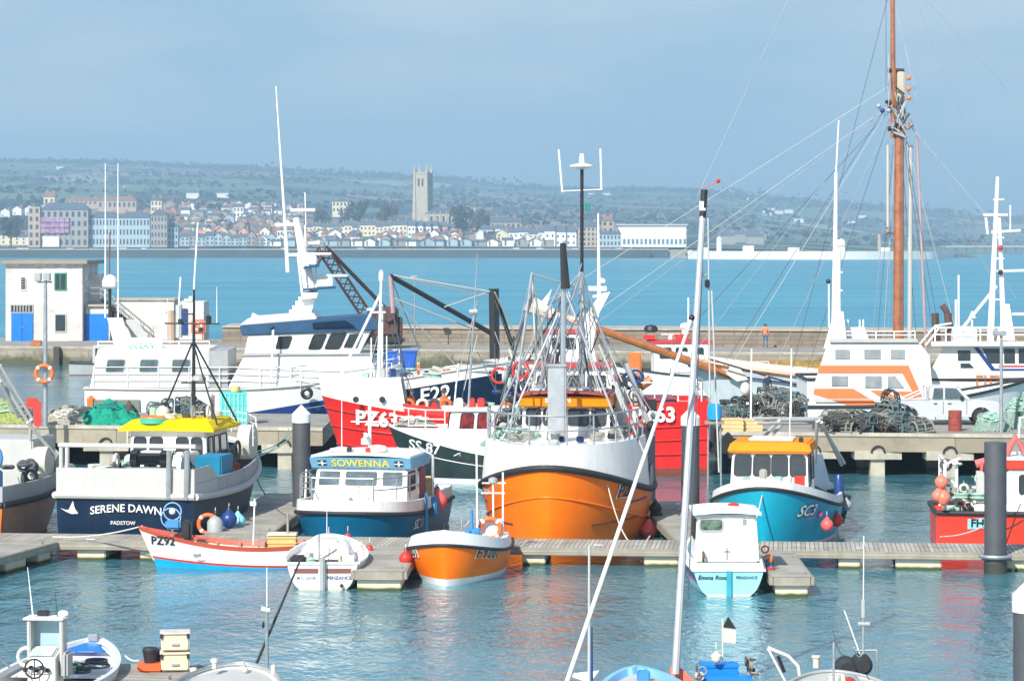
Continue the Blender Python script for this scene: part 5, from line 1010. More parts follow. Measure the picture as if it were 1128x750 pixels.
roofslab(o, -2.6, .4, 1.62, 4.72, .07, mat('maroon_trim', (.3, .05, .04), .5), .12); MB().bb(-1.6, -.3, -1.3, 1.3, 4.86, 4.95).build('top_deck', lgrey, o, bevel=.03)
col = MB().bb(2.35, 2.9, -.3, .3, 3.4, 5.85).build('gantry_column', alu, o, bevel=.05); MB().bb(2.3, 2.95, -.34, .34, 5.85, 5.93).build('column_cap', steel, o, bevel=.02)
rail(o, [h.p(t, 3.42, sd, -.22) for sd, tt_ in ((-1, (.5, .6, .7, .8, .9, .97)), (1, (.97, .9, .8, .7, .6, .5))) for t in tt_], .95, steel, r=.032, name='deck_rail')
# masts and gallows, ends found from the photograph at their true distances
def spar(px0, py0, d0, px1, py1, d1, r, m=steel, nm='gallows_strut', par=None, r2=None): return MB().tube([loc(par or o, px0, py0, d0), loc(par or o, px1, py1, d1)], r, 8, r2=r2).build(nm, m, par or o)
spar(641, 440, 94.5, 641, 300, 94.5, .13, alu, 'mast', r2=.09); spar(641, 300, 94.5, 641, 186, 94.5, .06, black, 'topmast')
spar(618, 211, 94.5, 664, 209, 94.5, .035, alu, 'crosstree'); spar(619.5, 212, 94.5, 615.5, 165, 94.5, .035, white, 'antenna'); spar(662.5, 209, 94.5, 661.5, 164, 94.5, .035, white, 'antenna')
p = loc(o, 641, 187, 94.5); MB().lathe([(.05, 0), (.42, .1), (.42, .16), (.1, .22), (.07, .55)], p, 18).build('satellite_dish', white, o); p = loc(o, 647, 232, 94.5); MB().bb(p.x-.08, p.x+.08, p.y-.08, p.y+.08, p.z, p.z+.25).build('lamp', mat('green_lamp', (.0, .2, .15), .4), o)
spar(620, 440, 91.5, 621, 300, 91.5, .09, alu, 'mast'); spar(621, 300, 91.5, 622, 265, 91.5, .04, alu, 'topmast'); spar(620, 268, 91.5, 623, 318, 91.4, .1, black, 'furled_flag', r2=.16)
for a, b_ in (((622, 305), (541, 468)), ((615, 345), (550, 492)), ((640, 300), (583, 470)), ((641, 300), (692, 455)), ((622, 318), (690, 492)), ((586, 300), (560, 490)), ((586, 300), (612, 470)), ((587, 302), (641, 318)), ((600, 345), (640, 300)), ((660, 380), (710, 500))):
    spar(*a, 93, *b_, 91 if b_[1] > 480 else 94, .038 if a[0] > 600 else .034, alu if a[0] != 660 else greyp)
for a, b_ in (((690, 400), (719, 480)), ((681, 492), (715, 560))): spar(a[0], a[1], 95, b_[0], b_[1], 95, .09, greyp)
for i in range(16):
    x = random.uniform(560, 612); y = random.uniform(380, 460); spar(x, y, 96, x+random.uniform(-45, 35), y+random.uniform(15, 60), 95, .03, ropem if i % 2 else steel, 'rigging_line')
for a in (((586, 300), (545, 480)), ((641, 300), (563, 470)), ((641, 290), (600, 420)), ((622, 300), (722, 460)), ((641, 300), (700, 470)), ((645, 395), (700, 430))): spar(*a[0], 94, *a[1], 94, .02, wire, 'rigging_line')
p = loc(o, 580, 476, 95); 
for k in range(9): MB().torus((p.x+random.uniform(-.6, .6), p.y+random.uniform(-.7, .7), 3.75+random.uniform(-.2, .5)), random.uniform(.2, .35), .07, 14, 6, random.choice('xyz')).build('rope_coil', random.choice([ropeg, roped, ropem]), o)
heap('fishing_net', 'pale green rope heap on the left side of the orange foredeck', W(568, 490, 92.3), 1.2, .7, .6, mat('pale_green_net', (.3, .42, .36), .9), 21, rope=ropeg, rn=26)
MB().lathe([(.2, -.5), (.4, -.45), (.4, .45), (.2, .5)], (-1.6, -2.1, 3.6), 18, axis='y').build('net_drum', mat('grey_drum', (.35, .37, .36), .6, var=.3), o)
MB().bb(-2.2, -.8, 1.6, 1.9, 3.6, 5.0).build('vent_locker', lgrey, o, bevel=.05); MB().bb(-1.4, -.9, 1.75, 2.0, 5.0, 5.3).build('screen_box', black, o, bevel=.04)
MB().add([loc(o, 722, 470, 96), loc(o, 697, 470, 92), loc(o, 700, 520, 92), loc(o, 722, 560, 96)], [(0, 1, 2, 3)]).build('side_shade_panel', mat('painted_shade_grey', (.07, .1, .12), .5), o)  # dark sheet added to paint the shading on the hull side
clutter(o, -5, -2.6, -2.2, 2.2, 1.4, 20, 7)
for i in range(46):
    y = random.uniform(300, 400); x = random.choice([621, 641, 641, 586+(y-300)*.13, 622-(y-305)*.48, 641+(y-300)*.33]); spar(x, y, 93.5, x+random.uniform(-55, 55), min(488, y+random.uniform(60, 170)), random.uniform(92.5, 96), random.choice([.012, .016, .022, .035]), random.choice([wire, ropem, roped, greyp, steel, alu]), 'rigging_line')
for i in range(34):
    p = loc(o, random.uniform(546, 604) if i < 26 else random.uniform(690, 722), random.uniform(402, 478), random.uniform(94.5, 97)); k = random.random(); m_ = random.choice([rubber, roped, greyp, navy2, ropeg, lgrey, wood, redp])
    if k < .5: MB().torus(p, random.uniform(.12, .3), random.uniform(.04, .08), 14, 6, random.choice('xyz')).build('hanging_coil', m_, o)
    elif k < .8: MB().box(p, (random.uniform(.1, .4), .3, random.uniform(.1, .4)), random.random()).build('deck_gear', m_, o, bevel=.03)
    else: MB().ball(p, random.uniform(.1, .2), 10).build('float', m_, o)
for x in (556, 566, 574, 598): spar(x, 480, 96, x+random.uniform(-4, 4), random.uniform(345, 400), 96, .035, random.choice([greyp, steel, rubber]), 'stanchion'); clutter(o, 1.2, 4.0, -1.9, 1.9, 3.4, 18, 8); clutter(o, -2.3, .8, -2.3, -1.6, 3.4, 14, 9); clutter(o, -2.3, .8, 1.6, 2.3, 3.4, 10, 10)
for i in range(12):
    x = random.uniform(600, 650); spar(random.choice([621, 641]), random.uniform(310, 400), 94, x+random.uniform(-30, 30), random.uniform(445, 490), 93, .014, random.choice([wire, ropem, roped]), 'rigging_line')
for px, py in ((722, 560), (723, 568), (721, 576)): fender(W(px, py, 93.8), 'black tyre-like fender low on the right side of the orange trawler, '+{560: 'highest', 568: 'middle', 576: 'lowest'}[py]+' of three', .22, rubber)
fender(W(715, 584, 92.6), 'red fender touching the pontoon by the orange trawler', .3, buoyr)
rope(W(665, 515, 89), W(716, 590, 87.5), 1.2, 'sagging cream rope looping down the orange trawler bow'); 
# ---------------- 4. teal boat ----------------
o = boat('fishing_boat', 'teal-hulled potting boat with amber roof marked SC3 moored bow-on', 8.95, 92.1, 259, 'fishing boat')
h = Hull(9.6, 4.3, 2.08, 1.15, 1.1, t0=.35, rake=.4, tr=.85, tm=.42, full=2.8, pw=.6, wl=.88, wfull=2.0, wpw=.8)
h.band('hull', .14, h.sheer, teal, o, 7); h.band('bottom_paint', -.5, .0, cyanb, o, 3); h.band('boot_stripe', .0, .14, white, o, 1); h.strake('rubbing_strake', h.sheer, .06, rubber, o)
h.wall('bulwark', h.sheer, lambda t: h.sheer(t)+.32, white, o, th=.1, lean=.05, t0=.0); h.deck(lambda t: h.sheer(t)+.05, white, o, 'foredeck', t0=.3)
h.text('SC3', .36, letw, o, side=1, xc=3.45, zc=1.25, bold=.02, shear=.25, off=.05); h.text('SC3', .36, letb, o, side=1, xc=3.41, zc=1.22, bold=.05, shear=.25, off=.035, name='lettering_shadow')
_, q = house_box(o, -1.1, 1.45, 1.32, 1.4, 2.95, white, wt=1.25, x1t=1.2, yc=-.12); windows(o, q['F'], [(.05, .25, .52, .93), (.3, .5, .52, .93), (.54, .73, .52, .93), (.78, .96, .52, .93)]); windows(o, q['P'], [(.06, .42, .3, .93), (.52, .92, .4, .93)], pane=glassb); windows(o, q['S'], [(.1, .45, .45, .92), (.55, .9, .45, .92)])
_, q = house_box(o, -1.3, 1.4, 1.42, 2.95, 3.3, orangey, wt=1.3, x1t=1.25, name='roof', bevel=.06, yc=-.12); MB().bb(-.8, .6, -.9, .6, 3.3, 3.38).build('roof_hatch', white, o, bevel=.03); light(o, (.9, .9, 3.3)); whip(o, (-.5, .4, 3.3), 1.2)
for a in (((842, 488), (866, 462)), ((835, 488), (858, 463)), ((858, 463), (902, 463)), ((902, 463), (930, 510)), ((905, 465), (927, 512)), ((900, 464), (897, 530)), ((830, 461), (905, 461)), ((833, 466), (900, 466))): spar(*a[0], 93, *a[1], 95, .06, lgrey, 'gantry_bar')
MB().hexa([loc(o, 890, 530, 93.5), loc(o, 918, 545, 95), loc(o, 918, 545, 97), loc(o, 890, 530, 97)], [loc(o, 890, 500, 93.5), loc(o, 906, 500, 95), loc(o, 906, 500, 97), loc(o, 890, 500, 97)]).build('shelter_side', mat('pale_blue_panel', (.5, .6, .66), .5), o)
MB().lathe([(.1, 0), (.17, .1), (.17, 1.2), (.1, 1.35)], loc(o, 924, 566, 93.6), 12).build('blue_post', navy2, o); spar(934, 545, 94, 926, 575, 94, .12, rubber, 'exhaust')
p = loc(o, 841, 530, 88.3); MB().bb(p.x-.1, p.x+.2, p.y-.12, p.y+.12, p.z-.15, p.z+.4).build('stem_roller', mat('galvanised_fitting', (.4, .38, .33), .5, .4), o, bevel=.04)
clutter(o, -4.2, -1.3, -1.6, 1.6, 1.2, 18, 11); clutter(o, 2.0, 3.4, -1, 1, 2.0, 4, 12, False)
fender(W(911, 578, 89.1), 'pink-red ball fender, left of the pair on the teal boat', .21); fender(W(922, 573, 90.9), 'red ball fender, right of the pair on the teal boat', .21, redp); fender(W(903, 566, 89.2), 'small purple-pink fender on the teal hull', .11, mat('magenta_vinyl', (.5, .1, .3), .4)); fender(W(932, 556, 93.8), 'dark grey fender at the teal boat quarter', .2, greyp)
rope(W(842, 533, 88), W(826, 585, 84.6), .25, 'white bow line of the teal boat running to the pontoon')
# ---------------- 5. small orange boat ----------------
o = boat('open_boat', 'small orange boat with FY201 on its bow moored in front of the pontoon', -1.62, 81.45, 262.5, 'boat')
h = Hull(5.4, 3.0, 1.22, .85, .82, t0=.35, rake=.3, tr=.85, tm=.42, full=2.4, pw=.62, wl=.84, wfull=1.8, wpw=.8)
h.band('hull', .2, h.sheer, orange, o, 6); h.band('bottom_paint', -.5, 0, cyanb, o, 3); h.band('boot_stripe', .0, .2, white, o, 1); h.strake('rubbing_strake', h.sheer, .05, rubber, o)
h.wall('bulwark', h.sheer, lambda t: h.sheer(t)+.2+.24*t, white, o, th=.16, lean=.12); h.deck(lambda t: .7, lgrey, o); h.deck(lambda t: h.sheer(t)+.3, white, o, 'foredeck', t0=.7, inset=.2)
h.text('FY201', .27, letb, o, side=1, xc=1.5, zc=.86, bold=.02, off=.06, slope=.1, space=1.1); h.text('FY201', .27, letw, o, side=1, xc=1.5, zc=.86, space=1.1, bold=.06, off=.04, slope=.1, name='lettering_outline'); h.text('FY201', .26, letb, o, side=-1, xc=1.5, zc=.88, bold=.035, off=.05, slope=.1); h.text('FY201', .28, letw, o, side=-1, xc=1.5, zc=.88, bold=.09, off=.04, slope=.1, name='lettering_outline')
p = loc(o, 490, 584, 79.3); MB().tube([p, p+Vector((0, 0, .18))], .04, 8).tube([p+Vector((0, .09, 0)), p+Vector((0, .09, .18))], .04, 8).build('bollard', black, o)
MB().add([loc(o, 527, 571, 82.9), loc(o, 553, 571, 82.9), loc(o, 553, 600, 82.9), loc(o, 527, 600, 82.9)], [(0, 1, 2, 3)]).build('board', white, o)
ring(W(540, 582, 82.75), 'orange lifebuoy on a white board in the small orange boat', R_=.3, rz=0)
for a in (((526, 604), (525, 500)), ((554, 604), (554, 520)), ((544, 604), (543, 530))): spar(*a[0], 83, *a[1], 83, .03, white, 'frame_post')
spar(531, 532, 83, 557, 532, 83, .025, white, 'crosstree'); spar(530, 543, 83, 556, 543, 83, .025, white, 'crosstree'); p = loc(o, 543, 531, 83); MB().lathe([(.14, 0), (.14, .12), (.03, .16)], p, 10).build('lamp', greyp, o)
MB().bb(-1.0, -.6, .1, .6, .7, 1.35).build('pot_hauler', mat('blue_fitting', (.05, .25, .5), .5), o, bevel=.05); MB().tube([(-.8, .3, 1.3), (-.8, .3, 1.9)], .05, 6).build('hauler_post', mat('blue_fitting', (.05, .25, .5), .5), o)
clutter(o, -2.2, 1.0, -1.0, 1.0, .75, 16, 13)
fender(W(447, 615, 80.2), 'red ball fender on the left bow of the small orange boat', .2, redp); fender(W(449, 620, 80.6), 'orange-red ball fender squeezed between finger pontoon and orange boat', .26); fender(W(384, 633, 78.6), 'white ball fender at the near corner of the finger pontoon', .22, white)
# ---------------- 6. white boat stern-on ----------------
o = boat('cabin_boat', 'small white boat moored stern-on with brown transom band and long rudder', -5.45, 80.75, 90, 'boat')
h = Hull(4.8, 2.35, 1.05, .75, .75, t0=.3, rake=.4, fl=.4, tr=.86, trw=.5, tm=.4, full=2.2, pw=.65, wl=.75, wfull=1.8)
h.band('hull', .1, h.sheer, whiteh, o, 8); h.band('bottom_paint', -.5, .1, cream, o, 3); h.strake('rubbing_strake', h.sheer, .035, white, o); h.deck(lambda t: .8*h.sheer(t), white, o)
for s_ in (1, -1): MB().add([(h.x(0, .6)-.012, s_*y, z) for y, z in ((.12, .46), (.8, .46), (.83, .6), (.12, .6))], [(0, 1, 2, 3)]).build('transom_band', mat('brown_band', (.2, .07, .06), .5), o, fix=False)
h.text('PENZANCE', .1, mat('navy_lettering', (.03, .05, .15), .5), o, zc=.33, yc=-.48, bold=.02, off=.02); h.text('M.C. JANE', .09, mat('faded_navy_lettering', (.22, .26, .36), .5), o, zc=.33, yc=.48, bold=.02, off=.02, shear=.2)
MB().bb(-2.62, -2.42, -.07, .07, -.4, .95).build('rudder', greyp, o, bevel=.03); MB().tube([(-2.5, 0, .9), (-1.6, -.35, 1.05)], .03, 6).build('tiller', wood, o)
c = MB(); c.grid(lambda u, v: (-1.0+2.4*u, (v*2-1)*(.86-.3*u*u), .72+.62*math.sin(PI*min(1, .18+u*.75))*(1-abs(v*2-1)**3.2)), 14, 14); c.build('cuddy', white, o)
MB().add([(-1.01, .78*a, .7+b_) for a, b_ in ((-1, 0), (1, 0), (.85, .3), (0, .42), (-.85, .3))], [(0, 1, 2, 3, 4)]).build('cuddy_end', white, o)
MB().tube([(-.75, .3, 1.2), (-.75, .3, 1.3), (-.75, -.3, 1.3), (-.75, -.3, 1.2)], .022, 6).build('grab_rail', greyp, o); MB().bb(-2.2, -1.9, .5, .95, .6, .95).build('engine', black, o, bevel=.06); MB().bb(-2.3, -2.0, -.9, -.7, .6, .95).build('cleat', white, o, bevel=.02)
whip(o, (.9, .1, 1.2), .9, r=.015); MB().lathe([(.05, -.12), (.05, .1)], (-2.42, -.55, .12), 8, axis='x').build('exhaust', black, o)
clutter(o, -2.0, -1.1, -.7, .7, .65, 8, 15)
for px, py, l in ((402, 603, 'upper left'), (378, 590, 'middle'), (357, 591, 'far left')): fender(W(px+5, py, 83.2), 'slim red fender standing behind the white stern-on boat, '+l, .1, redp, True)
fender(W(398, 609, 81.5), 'pink fender at the right side of the white stern-on boat', .16, mat('pink_vinyl', (.7, .4, .42), .5))
# ---------------- 7. red and white open boat ----------------
o = boat('open_boat', 'long white open boat with red gunwale marked PZ92 lying along the pontoon', -8.85, 83.85, 180, 'boat')
h = Hull(5.3, 1.85, 1.22, .72, .66, t0=.3, rake=.55, tr=.8, trw=.55, tm=.42, full=2.0, pw=.8, wl=.8, wfull=1.6)
h.band('hull', lambda t: .1+.25*t*t, h.sheer, whiteh, o, 6); h.band('bottom_paint', -.5, lambda t: .03+.25*t*t, cyanb, o, 3); h.band('boot_stripe', lambda t: .03+.25*t*t, lambda t: .1+.25*t*t, redp, o, 1)
red2 = mat('faded_red_gunwale', (.68, .11, .06), .5, var=.12); h.wall('gunwale', lambda t: h.sheer(t)-.11, lambda t: h.sheer(t)+.03, red2, o, th=.1, lean=-.05); h.band('inner_lining', .2, lambda t: h.sheer(t)-.05, cream, o, 3, off=-.06); h.deck(.2, cream, o, 'bottom_boards')
for x in (-1.7, -.5, .8): MB().bb(x-.12, x+.12, -.8, .8, .48, .53).build('thwart', cream, o)
h.text('PZ92', .26, letb, o, side=1, xc=1.85, zc=.83, bold=.02, off=.04)
for x in (-1.9, -1.2, -.4, .3, 1.0): MB().bb(x-.03, x+.03, -.78, -.7, .25, .68).build('rib', wood, o)
p = loc(o, 190, 572, 83.8); MB().torus((p.x, p.y, p.z+.25), .27, .02, 20, 6, 'y').build('hauler_guard', mat('blue_wire', (.25, .45, .75), .4), o); MB().torus((p.x+.05, p.y, p.z+.05), .3, .02, 20, 6, 'y').build('hauler_guard', mat('blue_wire', (.25, .45, .75), .4), o); MB().bb(p.x-.25, p.x+.22, p.y-.1, p.y+.1, p.z-.3, p.z+.0).build('hauler_tray', mat('blue_fitting', (.05, .25, .5), .5), o, bevel=.06); MB().ball((p.x, p.y+.05, p.z+.25), .1).build('hauler_wheel', white, o); MB().tube([(p.x, p.y, .4), (p.x, p.y, p.z)], .04, 6).build('hauler_post', steel, o)
p = loc(o, 206, 583, 83.7); MB().bb(p.x-.15, p.x+.15, p.y-.12, p.y+.15, .75, p.z+.3).build('engine', black, o, bevel=.08); MB().bb(p.x-.08, p.x+.25, p.y-.2, p.y+.2, .6, .9).build('winch', mat('rusty_winch', (.14, .09, .07), .7, var=.5), o, bevel=.05)
spar(279, 600, 83.9, 280.5, 549, 83.9, .025, white, 'antenna'); spar(317, 600, 83.6, 317, 565, 83.6, .04, wood, 'post'); p = loc(o, 280, 555, 83.9); MB().bb(p.x-.06, p.x+.12, p.y-.05, p.y+.05, p.z-.05, p.z+.08).build('lamp', white, o)
clutter(o, -2.0, 1.6, -.55, .55, .25, 16, 14)
t = crate(Vector(((311-CX)*83.7/F, 83.75, .48)), (.85, .6, .48), mat('ochre_box', (.66, .45, .16), .5, var=.15), 'ochre fish box with cream lid in the stern of the red-gunwaled boat', lid=cream)
rope(W(157, 579, 83.9), W(58, 591, 86.2), .12, 'bow rope of the red-gunwaled boat running to the left pontoon')
# ---------------- 8. pale aqua boat ----------------
o = boat('cabin_boat', 'pale aqua boat with tall white cabin moored stern-on marked PENZANCE', 6.12, 79.85, 90, 'boat')
h = Hull(5.9, 2.2, 1.2, .72, .75, t0=.3, rake=.4, fl=.35, tr=.9, trw=.42, tm=.42, full=2.2, pw=.65, wl=.72, wfull=1.8)
h.band('hull', .04, lambda t: h.sheer(t)-.02, aqua, o, 8); h.band('bottom_paint', -.5, .04, cream, o, 3)
h.band('upper_stripe', lambda t: h.sheer(t)-.3, lambda t: h.sheer(t)-.12, navy2, o, 1, off=.012, transom=False); h.band('lower_stripe', lambda t: h.sheer(t)-.4, lambda t: h.sheer(t)-.3, mat('pink_stripe', (.65, .12, .25), .5), o, 1, off=.012, transom=False)
h.strake('rubbing_strake', h.sheer, .04, white, o); h.wall('coaming', h.sheer, lambda t: h.sheer(t)+.2, white, o, th=.08, lean=.03); h.deck(.6, lgrey, o)
_, q = house_box(o, -2.3, -.4, .92, .85, 2.22, white, wt=.84, name='cabin', x0t=-2.25); windows(o, q['A'], [(.06, .42, .68, .9)], frame=greyp, pane=mat('green_mottled_glass', (.14, .2, .15), .1, var=.8, scale=6)); windows(o, q['P'], [(.1, .4, .5, .85), (.5, .9, .5, .85)])  # aft pane is mottled dull green
roofslab(o, -2.45, -.25, .97, 2.22, .08, white, .06); MB().lathe([(.16, 0), (.16, .06), (.03, .1)], (-.9, -.3, 2.34), 12).build('lamp', redp, o)
h.text('Emma Rose', .125, letb, o, zc=.52, yc=.46, bold=.02, shear=.25, off=.03); h.text('PENZANCE', .085, letb, o, zc=.52, yc=-.5, bold=.015, shear=.1, off=.03)
MB().bb(-3.05, -2.93, -.07, .07, -.3, .72).build('rudder', mat('deep_aqua', (.03, .33, .42), .5), o); MB().torus((-2.4, .68, 1.05), .13, .035, 14, 6).build('tyre_ring', mat('brown_rubber', (.12, .07, .05), .7), o)
MB().bb(-2.32, -2.305, -.02, .02, .95, 1.3).build('cross_mark', steel, o); MB().bb(-2.32, -2.305, -.1, .1, 1.17, 1.2).build('cross_mark', steel, o); MB().bb(-2.3, -2.27, -.55, -.45, 1.95, 2.1).build('vent', steel, o)
for k in range(12): MB().torus((W(843, 600, 80).x+random.uniform(-.12, .15), 78.8+random.uniform(-.6, .6), .9+random.uniform(-.3, .4)), random.uniform(.08, .16), .025, 10, 5, random.choice('xyz')).build('gear_tangle', random.choice([ropem, roped, redp, mat('blue_fitting', (.05, .25, .5), .5)]), o) if 0 else None
t = thing('gear_bundle', 'tangle of blue, red and white ropes hung between aqua boat and finger pontoon', 'rope bundle', (W(843, 610, 79).x, 78.6, .6))
for k in range(16): MB().torus((random.uniform(-.13, .13), random.uniform(-.5, .5), random.uniform(-.4, .5)), random.uniform(.08, .17), .025, 10, 5, random.choice('xyz')).build('rope_coil', random.choice([ropem, roped, redp, MATS['blue_fitting'], orangep]), t)
# ================= BOATS BEHIND =================
# ---------------- 9. red trawler PZ63 ----------------
o = boat('trawler', 'long red trawler with white whaleback bow and PZ63 on its side', .05, 118.1, 180.5, 'fishing boat')
h = Hull(16.6, 4.9, 3.35, 2.6, 2.35, t0=.42, rake=1.1, tr=.9, tm=.4, full=2.6, pw=.6, wl=.93, wfull=1.9)
h.band('hull', .35, h.sheer, red, o, 8); h.band('bottom_paint', -.5, .35, brownb, o, 3); h.deck(lambda t: h.sheer(t)-.5, gdeck, o)
for f in (.85, .62, .38): h.strake('hull_rib', lambda t, f=f: h.sheer(t)*f, .05, red, o)
h.wall('aft_bulwark', h.sheer, lambda t: h.sheer(t)+.62*(1 if t < .27 else max(0, 1-(t-.27)/.05)), red, o, th=.08, t1=.32)
h.wall('whaleback', h.sheer, lambda t: 4.15-.0*t+.02, white, o, th=.06, t0=.785, t1=1, lean=.25, transom=False); h.deck(4.1, white, o, 'whaleback_deck', t0=.785, t1=.985, inset=.3)
for s_ in (1, -1): h.wall('mid_bulwark', h.sheer, lambda t: h.sheer(t)+.35, redp, o, th=.06, t0=.5, t1=.79, transom=False, sides=(s_,))
h.text('PZ63', .62, letw, o, side=1, xc=5.85, zc=2.38, bold=.035, slope=.07, off=.1); h.text('PZ63', .62, letw, o, side=1, xc=-5.95, zc=2.62, bold=.035, off=.16)
for px, py in ((392, 440), (421, 440)): p = loc(o, px, py, 116.2); MB().lathe([(.1, -.06), (.14, 0), (.1, .06)], p, 12, axis='y').build('porthole', rubber, o)
spar(417, 417, 118, 420, 305, 118, .09, white, 'mast', r2=.05); spar(376, 412, 118, 420, 322, 118, .06, white, 'mast_leg'); spar(421, 415, 118.5, 421, 335, 118.5, .05, white, 'mast_leg')
spar(409, 344, 118, 425, 344, 118, .04, white, 'crosstree'); spar(404, 341, 118, 410, 341, 118, .06, white, 'crosstree'); p = loc(o, 420, 310, 118); MB().lathe([(.08, 0), (.12, .1), (.1, .4), (.02, .5)], p, 10).build('lamp', white, o)
spar(409, 417, 118, 409, 372, 118, .03, white, 'antenna'); spar(426, 417, 117.6, 426, 370, 117.6, .03, white, 'antenna')
_, q = house_box(o, -4.2, -.6, 1.7, 2.2, 4.6, white, wt=1.55, x1t=-.9); windows(o, q['P'], [(.06, .28, .6, .85), (.38, .6, .6, .85), (.7, .92, .6, .85)]); windows(o, q['F'], [(.05, .3, .6, .85), (.37, .63, .6, .85), (.7, .95, .6, .85)]); roofslab(o, -4.4, -.4, 1.75, 4.6, .1, redp, .06, bow=.1)
whip(o, (-2, .5, 4.7), 2.2); house_box(o, -7.0, -4.6, 1.3, 2.6, 3.3, mat('maroon_panel', (.25, .06, .08), .5), name='hatch_house')
rail(o, [(-8.0, 2.2, 3.2), (-7, 2.25, 3.2), (-6, 2.3, 3.2), (-5, 2.35, 3.2), (-4, 2.4, 3.2)], .8, white, r=.03, name='stern_rail'); rail(o, [(-8.05, -2.0, 3.2), (-8.05, 0, 3.2), (-8.05, 2.0, 3.2)], .9, steel, r=.03, name='stern_rail')
MB().bb(-5.3, -5.0, 1.9, 2.15, 2.8, 4.6).build('gallows_post', concl, o, bevel=.03); MB().tube([(-5.15, 1.5, 3.6), (-5.9, 1.4, 4.1)], .2, 8).build('rope_bale', varn, o)
for s in (-.3, .2, .7, 1.3, 1.8): MB().torus((3.2+s, 1.4, 3.0), .22, .08, 12, 6, 'y').build('rope_coil', random.choice([roped, ropem, orangep]), o)
clutter(o, -7.5, -4.6, -1.9, 1.9, 2.4, 14, 23); clutter(o, -.4, 3.0, -1.8, 1.9, 1.95, 40, 24); clutter(o, 3.2, 7, -1, 1.2, 4.1, 8, 25)
for i in range(14):
    x = random.choice([420, 421, 545, 526]); spar(x, random.uniform(330, 390), 119, x+random.uniform(-45, 60), random.uniform(425, 460), 118, .018, random.choice([wire, ropem, roped]), 'rigging_line')
# ---------------- 10. SS 87 ----------------
o = boat('fishing_boat', 'dark green and white fishing boat with four-window wheelhouse marked SS 87', -.7, 113.6, 181.5, 'fishing boat')
h = Hull(8.9, 3.6, 2.32, 1.15, 1.05, t0=.35, rake=.95, tr=.85, tm=.42, full=2.4, pw=.65, wl=.88, wfull=1.8)
h.band('hull', .22, h.sheer, green, o, 6); h.band('bottom_paint', -.5, .0, green, o, 3); h.band('boot_stripe', .0, .22, white, o, 1)
h.wall('bulwark', h.sheer, lambda t: max(h.sheer(t)+.03, 2.3-.0*t), white, o, th=.08, t0=.48, t1=1, transom=False); h.wall('aft_bulwark', h.sheer, lambda t: h.sheer(t)+.1, cream, o, th=.08, t0=0, t1=.5); h.deck(lambda t: 1.0, gdeck, o, t1=.9); h.deck(2.25, white, o, 'foredeck', t0=.5, inset=.1)
h.strake('hull_seam', lambda t: h.sheer(t)*.62, .015, white, o); h.text('SS 87', .42, letw, o, side=1, xc=2.95, zc=1.5, bold=.02, slope=.17)
_, q = house_box(o, -.7, 2.0, 1.25, 1.9, 3.0, white, x1t=1.85); windows(o, q['P'], [(.18, .37, .3, .9), (.45, .64, .3, .9), (.72, .91, .3, .9)], pane=mat('red_interior_glass', (.22, .03, .03), .2, var=.8, scale=3)); windows(o, q['F'], [(.05, .3, .35, .9), (.36, .64, .35, .9), (.7, .95, .35, .9)])  # red cabin interior is shown by the pane colour
_, q = house_box(o, -1.9, -.7, 1.2, 1.0, 2.95, lgrey, name='companionway'); windows(o, q['P'], [(.1, .55, .45, .85)], pane=MATS['red_interior_glass'])
roofslab(o, -2.0, 2.1, 1.35, 3.0, .09, white, .05); MB().lathe([(.35, 0), (.35, .9)], (-2.3, 1.0, 1.7), 16).build('red_canister', redp, o)
spar(516, 448, 113, 526, 280, 113, .05, steel, 'mast', r2=.02); spar(517, 344, 113, 526, 343, 113, .12, greyp, 'lamp_cluster'); spar(500, 450, 113.4, 505, 400, 113.4, .03, white, 'antenna')
for x in (.6, 1.0, 1.5): MB().bb(x-.15, x+.15, .2, .6, 3.1, 3.5).build('roof_box', random.choice([white, redp, orangep]), o, bevel=.05)
rail(o, [(2.1, 1.3, 2.3), (2.9, 1.1, 2.3), (3.6, .8, 2.35), (4.2, .3, 2.4), (4.2, -.3, 2.4)], .75, white, r=.025, name='bow_rail')
p = loc(o, 500, 502, 111.8); MB().tube([p, p+Vector((-.25, .02, .12)), p+Vector((-.25, .02, .0))], .02, 5).build('fairlead', white, o)
clutter(o, -4, -2, -1.4, 1.4, 1.05, 14, 21); clutter(o, -1.5, 1.8, -1.0, 1.0, 3.08, 10, 22, False)
heap('fishing_net', 'cream ropes heaped on the foredeck of the dark green boat', W(457, 467, 113.6), .9, .5, .3, MATS['cream_net'], 31, rope=ropem, rn=16)
for i, (px, py) in enumerate(((560, 470), (568, 462), (552, 485))): pass
# ---------------- 11. white trawler with blue wheelhouse band ----------------
o = boat('trawler', 'big white trawler with blue-banded raked wheelhouse and leaning white mast', -12.5, 137.2, 1.0, 'trawler')
h = Hull(15.6, 5.8, 3.6, 2.75, 2.7, t0=.45, rake=1.2, tr=.9, tm=.4, full=2.4, pw=.65, wl=.93, wfull=1.8)
h.band('hull', lambda t: max(.9, 1.3+(t-.44)*2.45), h.sheer, white, o, 6); h.band('lower_hull', 0, lambda t: max(.9, 1.3+(t-.44)*2.45), navy2, o, 3); h.band('bottom_paint', -.5, 0, redp, o, 3); h.strake('rubbing_strake', h.sheer, .07, lgrey, o); h.deck(lambda t: h.sheer(t)-.05, gdeck, o)
h.wall('bulwark', h.sheer, lambda t: h.sheer(t)+.25, white, o, th=.08, t0=.62, t1=1, transom=False)
for c_ in o.children: c_.location.x = -.85
_, q = house_box(o, -8.4, -2.5, 2.6, 2.75, 4.7, white, x0t=-8.0, name='aft_house'); windows(o, q['S'], [(.11, .26, .42, .72), (.4, .55, .42, .72), (.68, .83, .42, .72)], pane=glassb, frame=greyp)
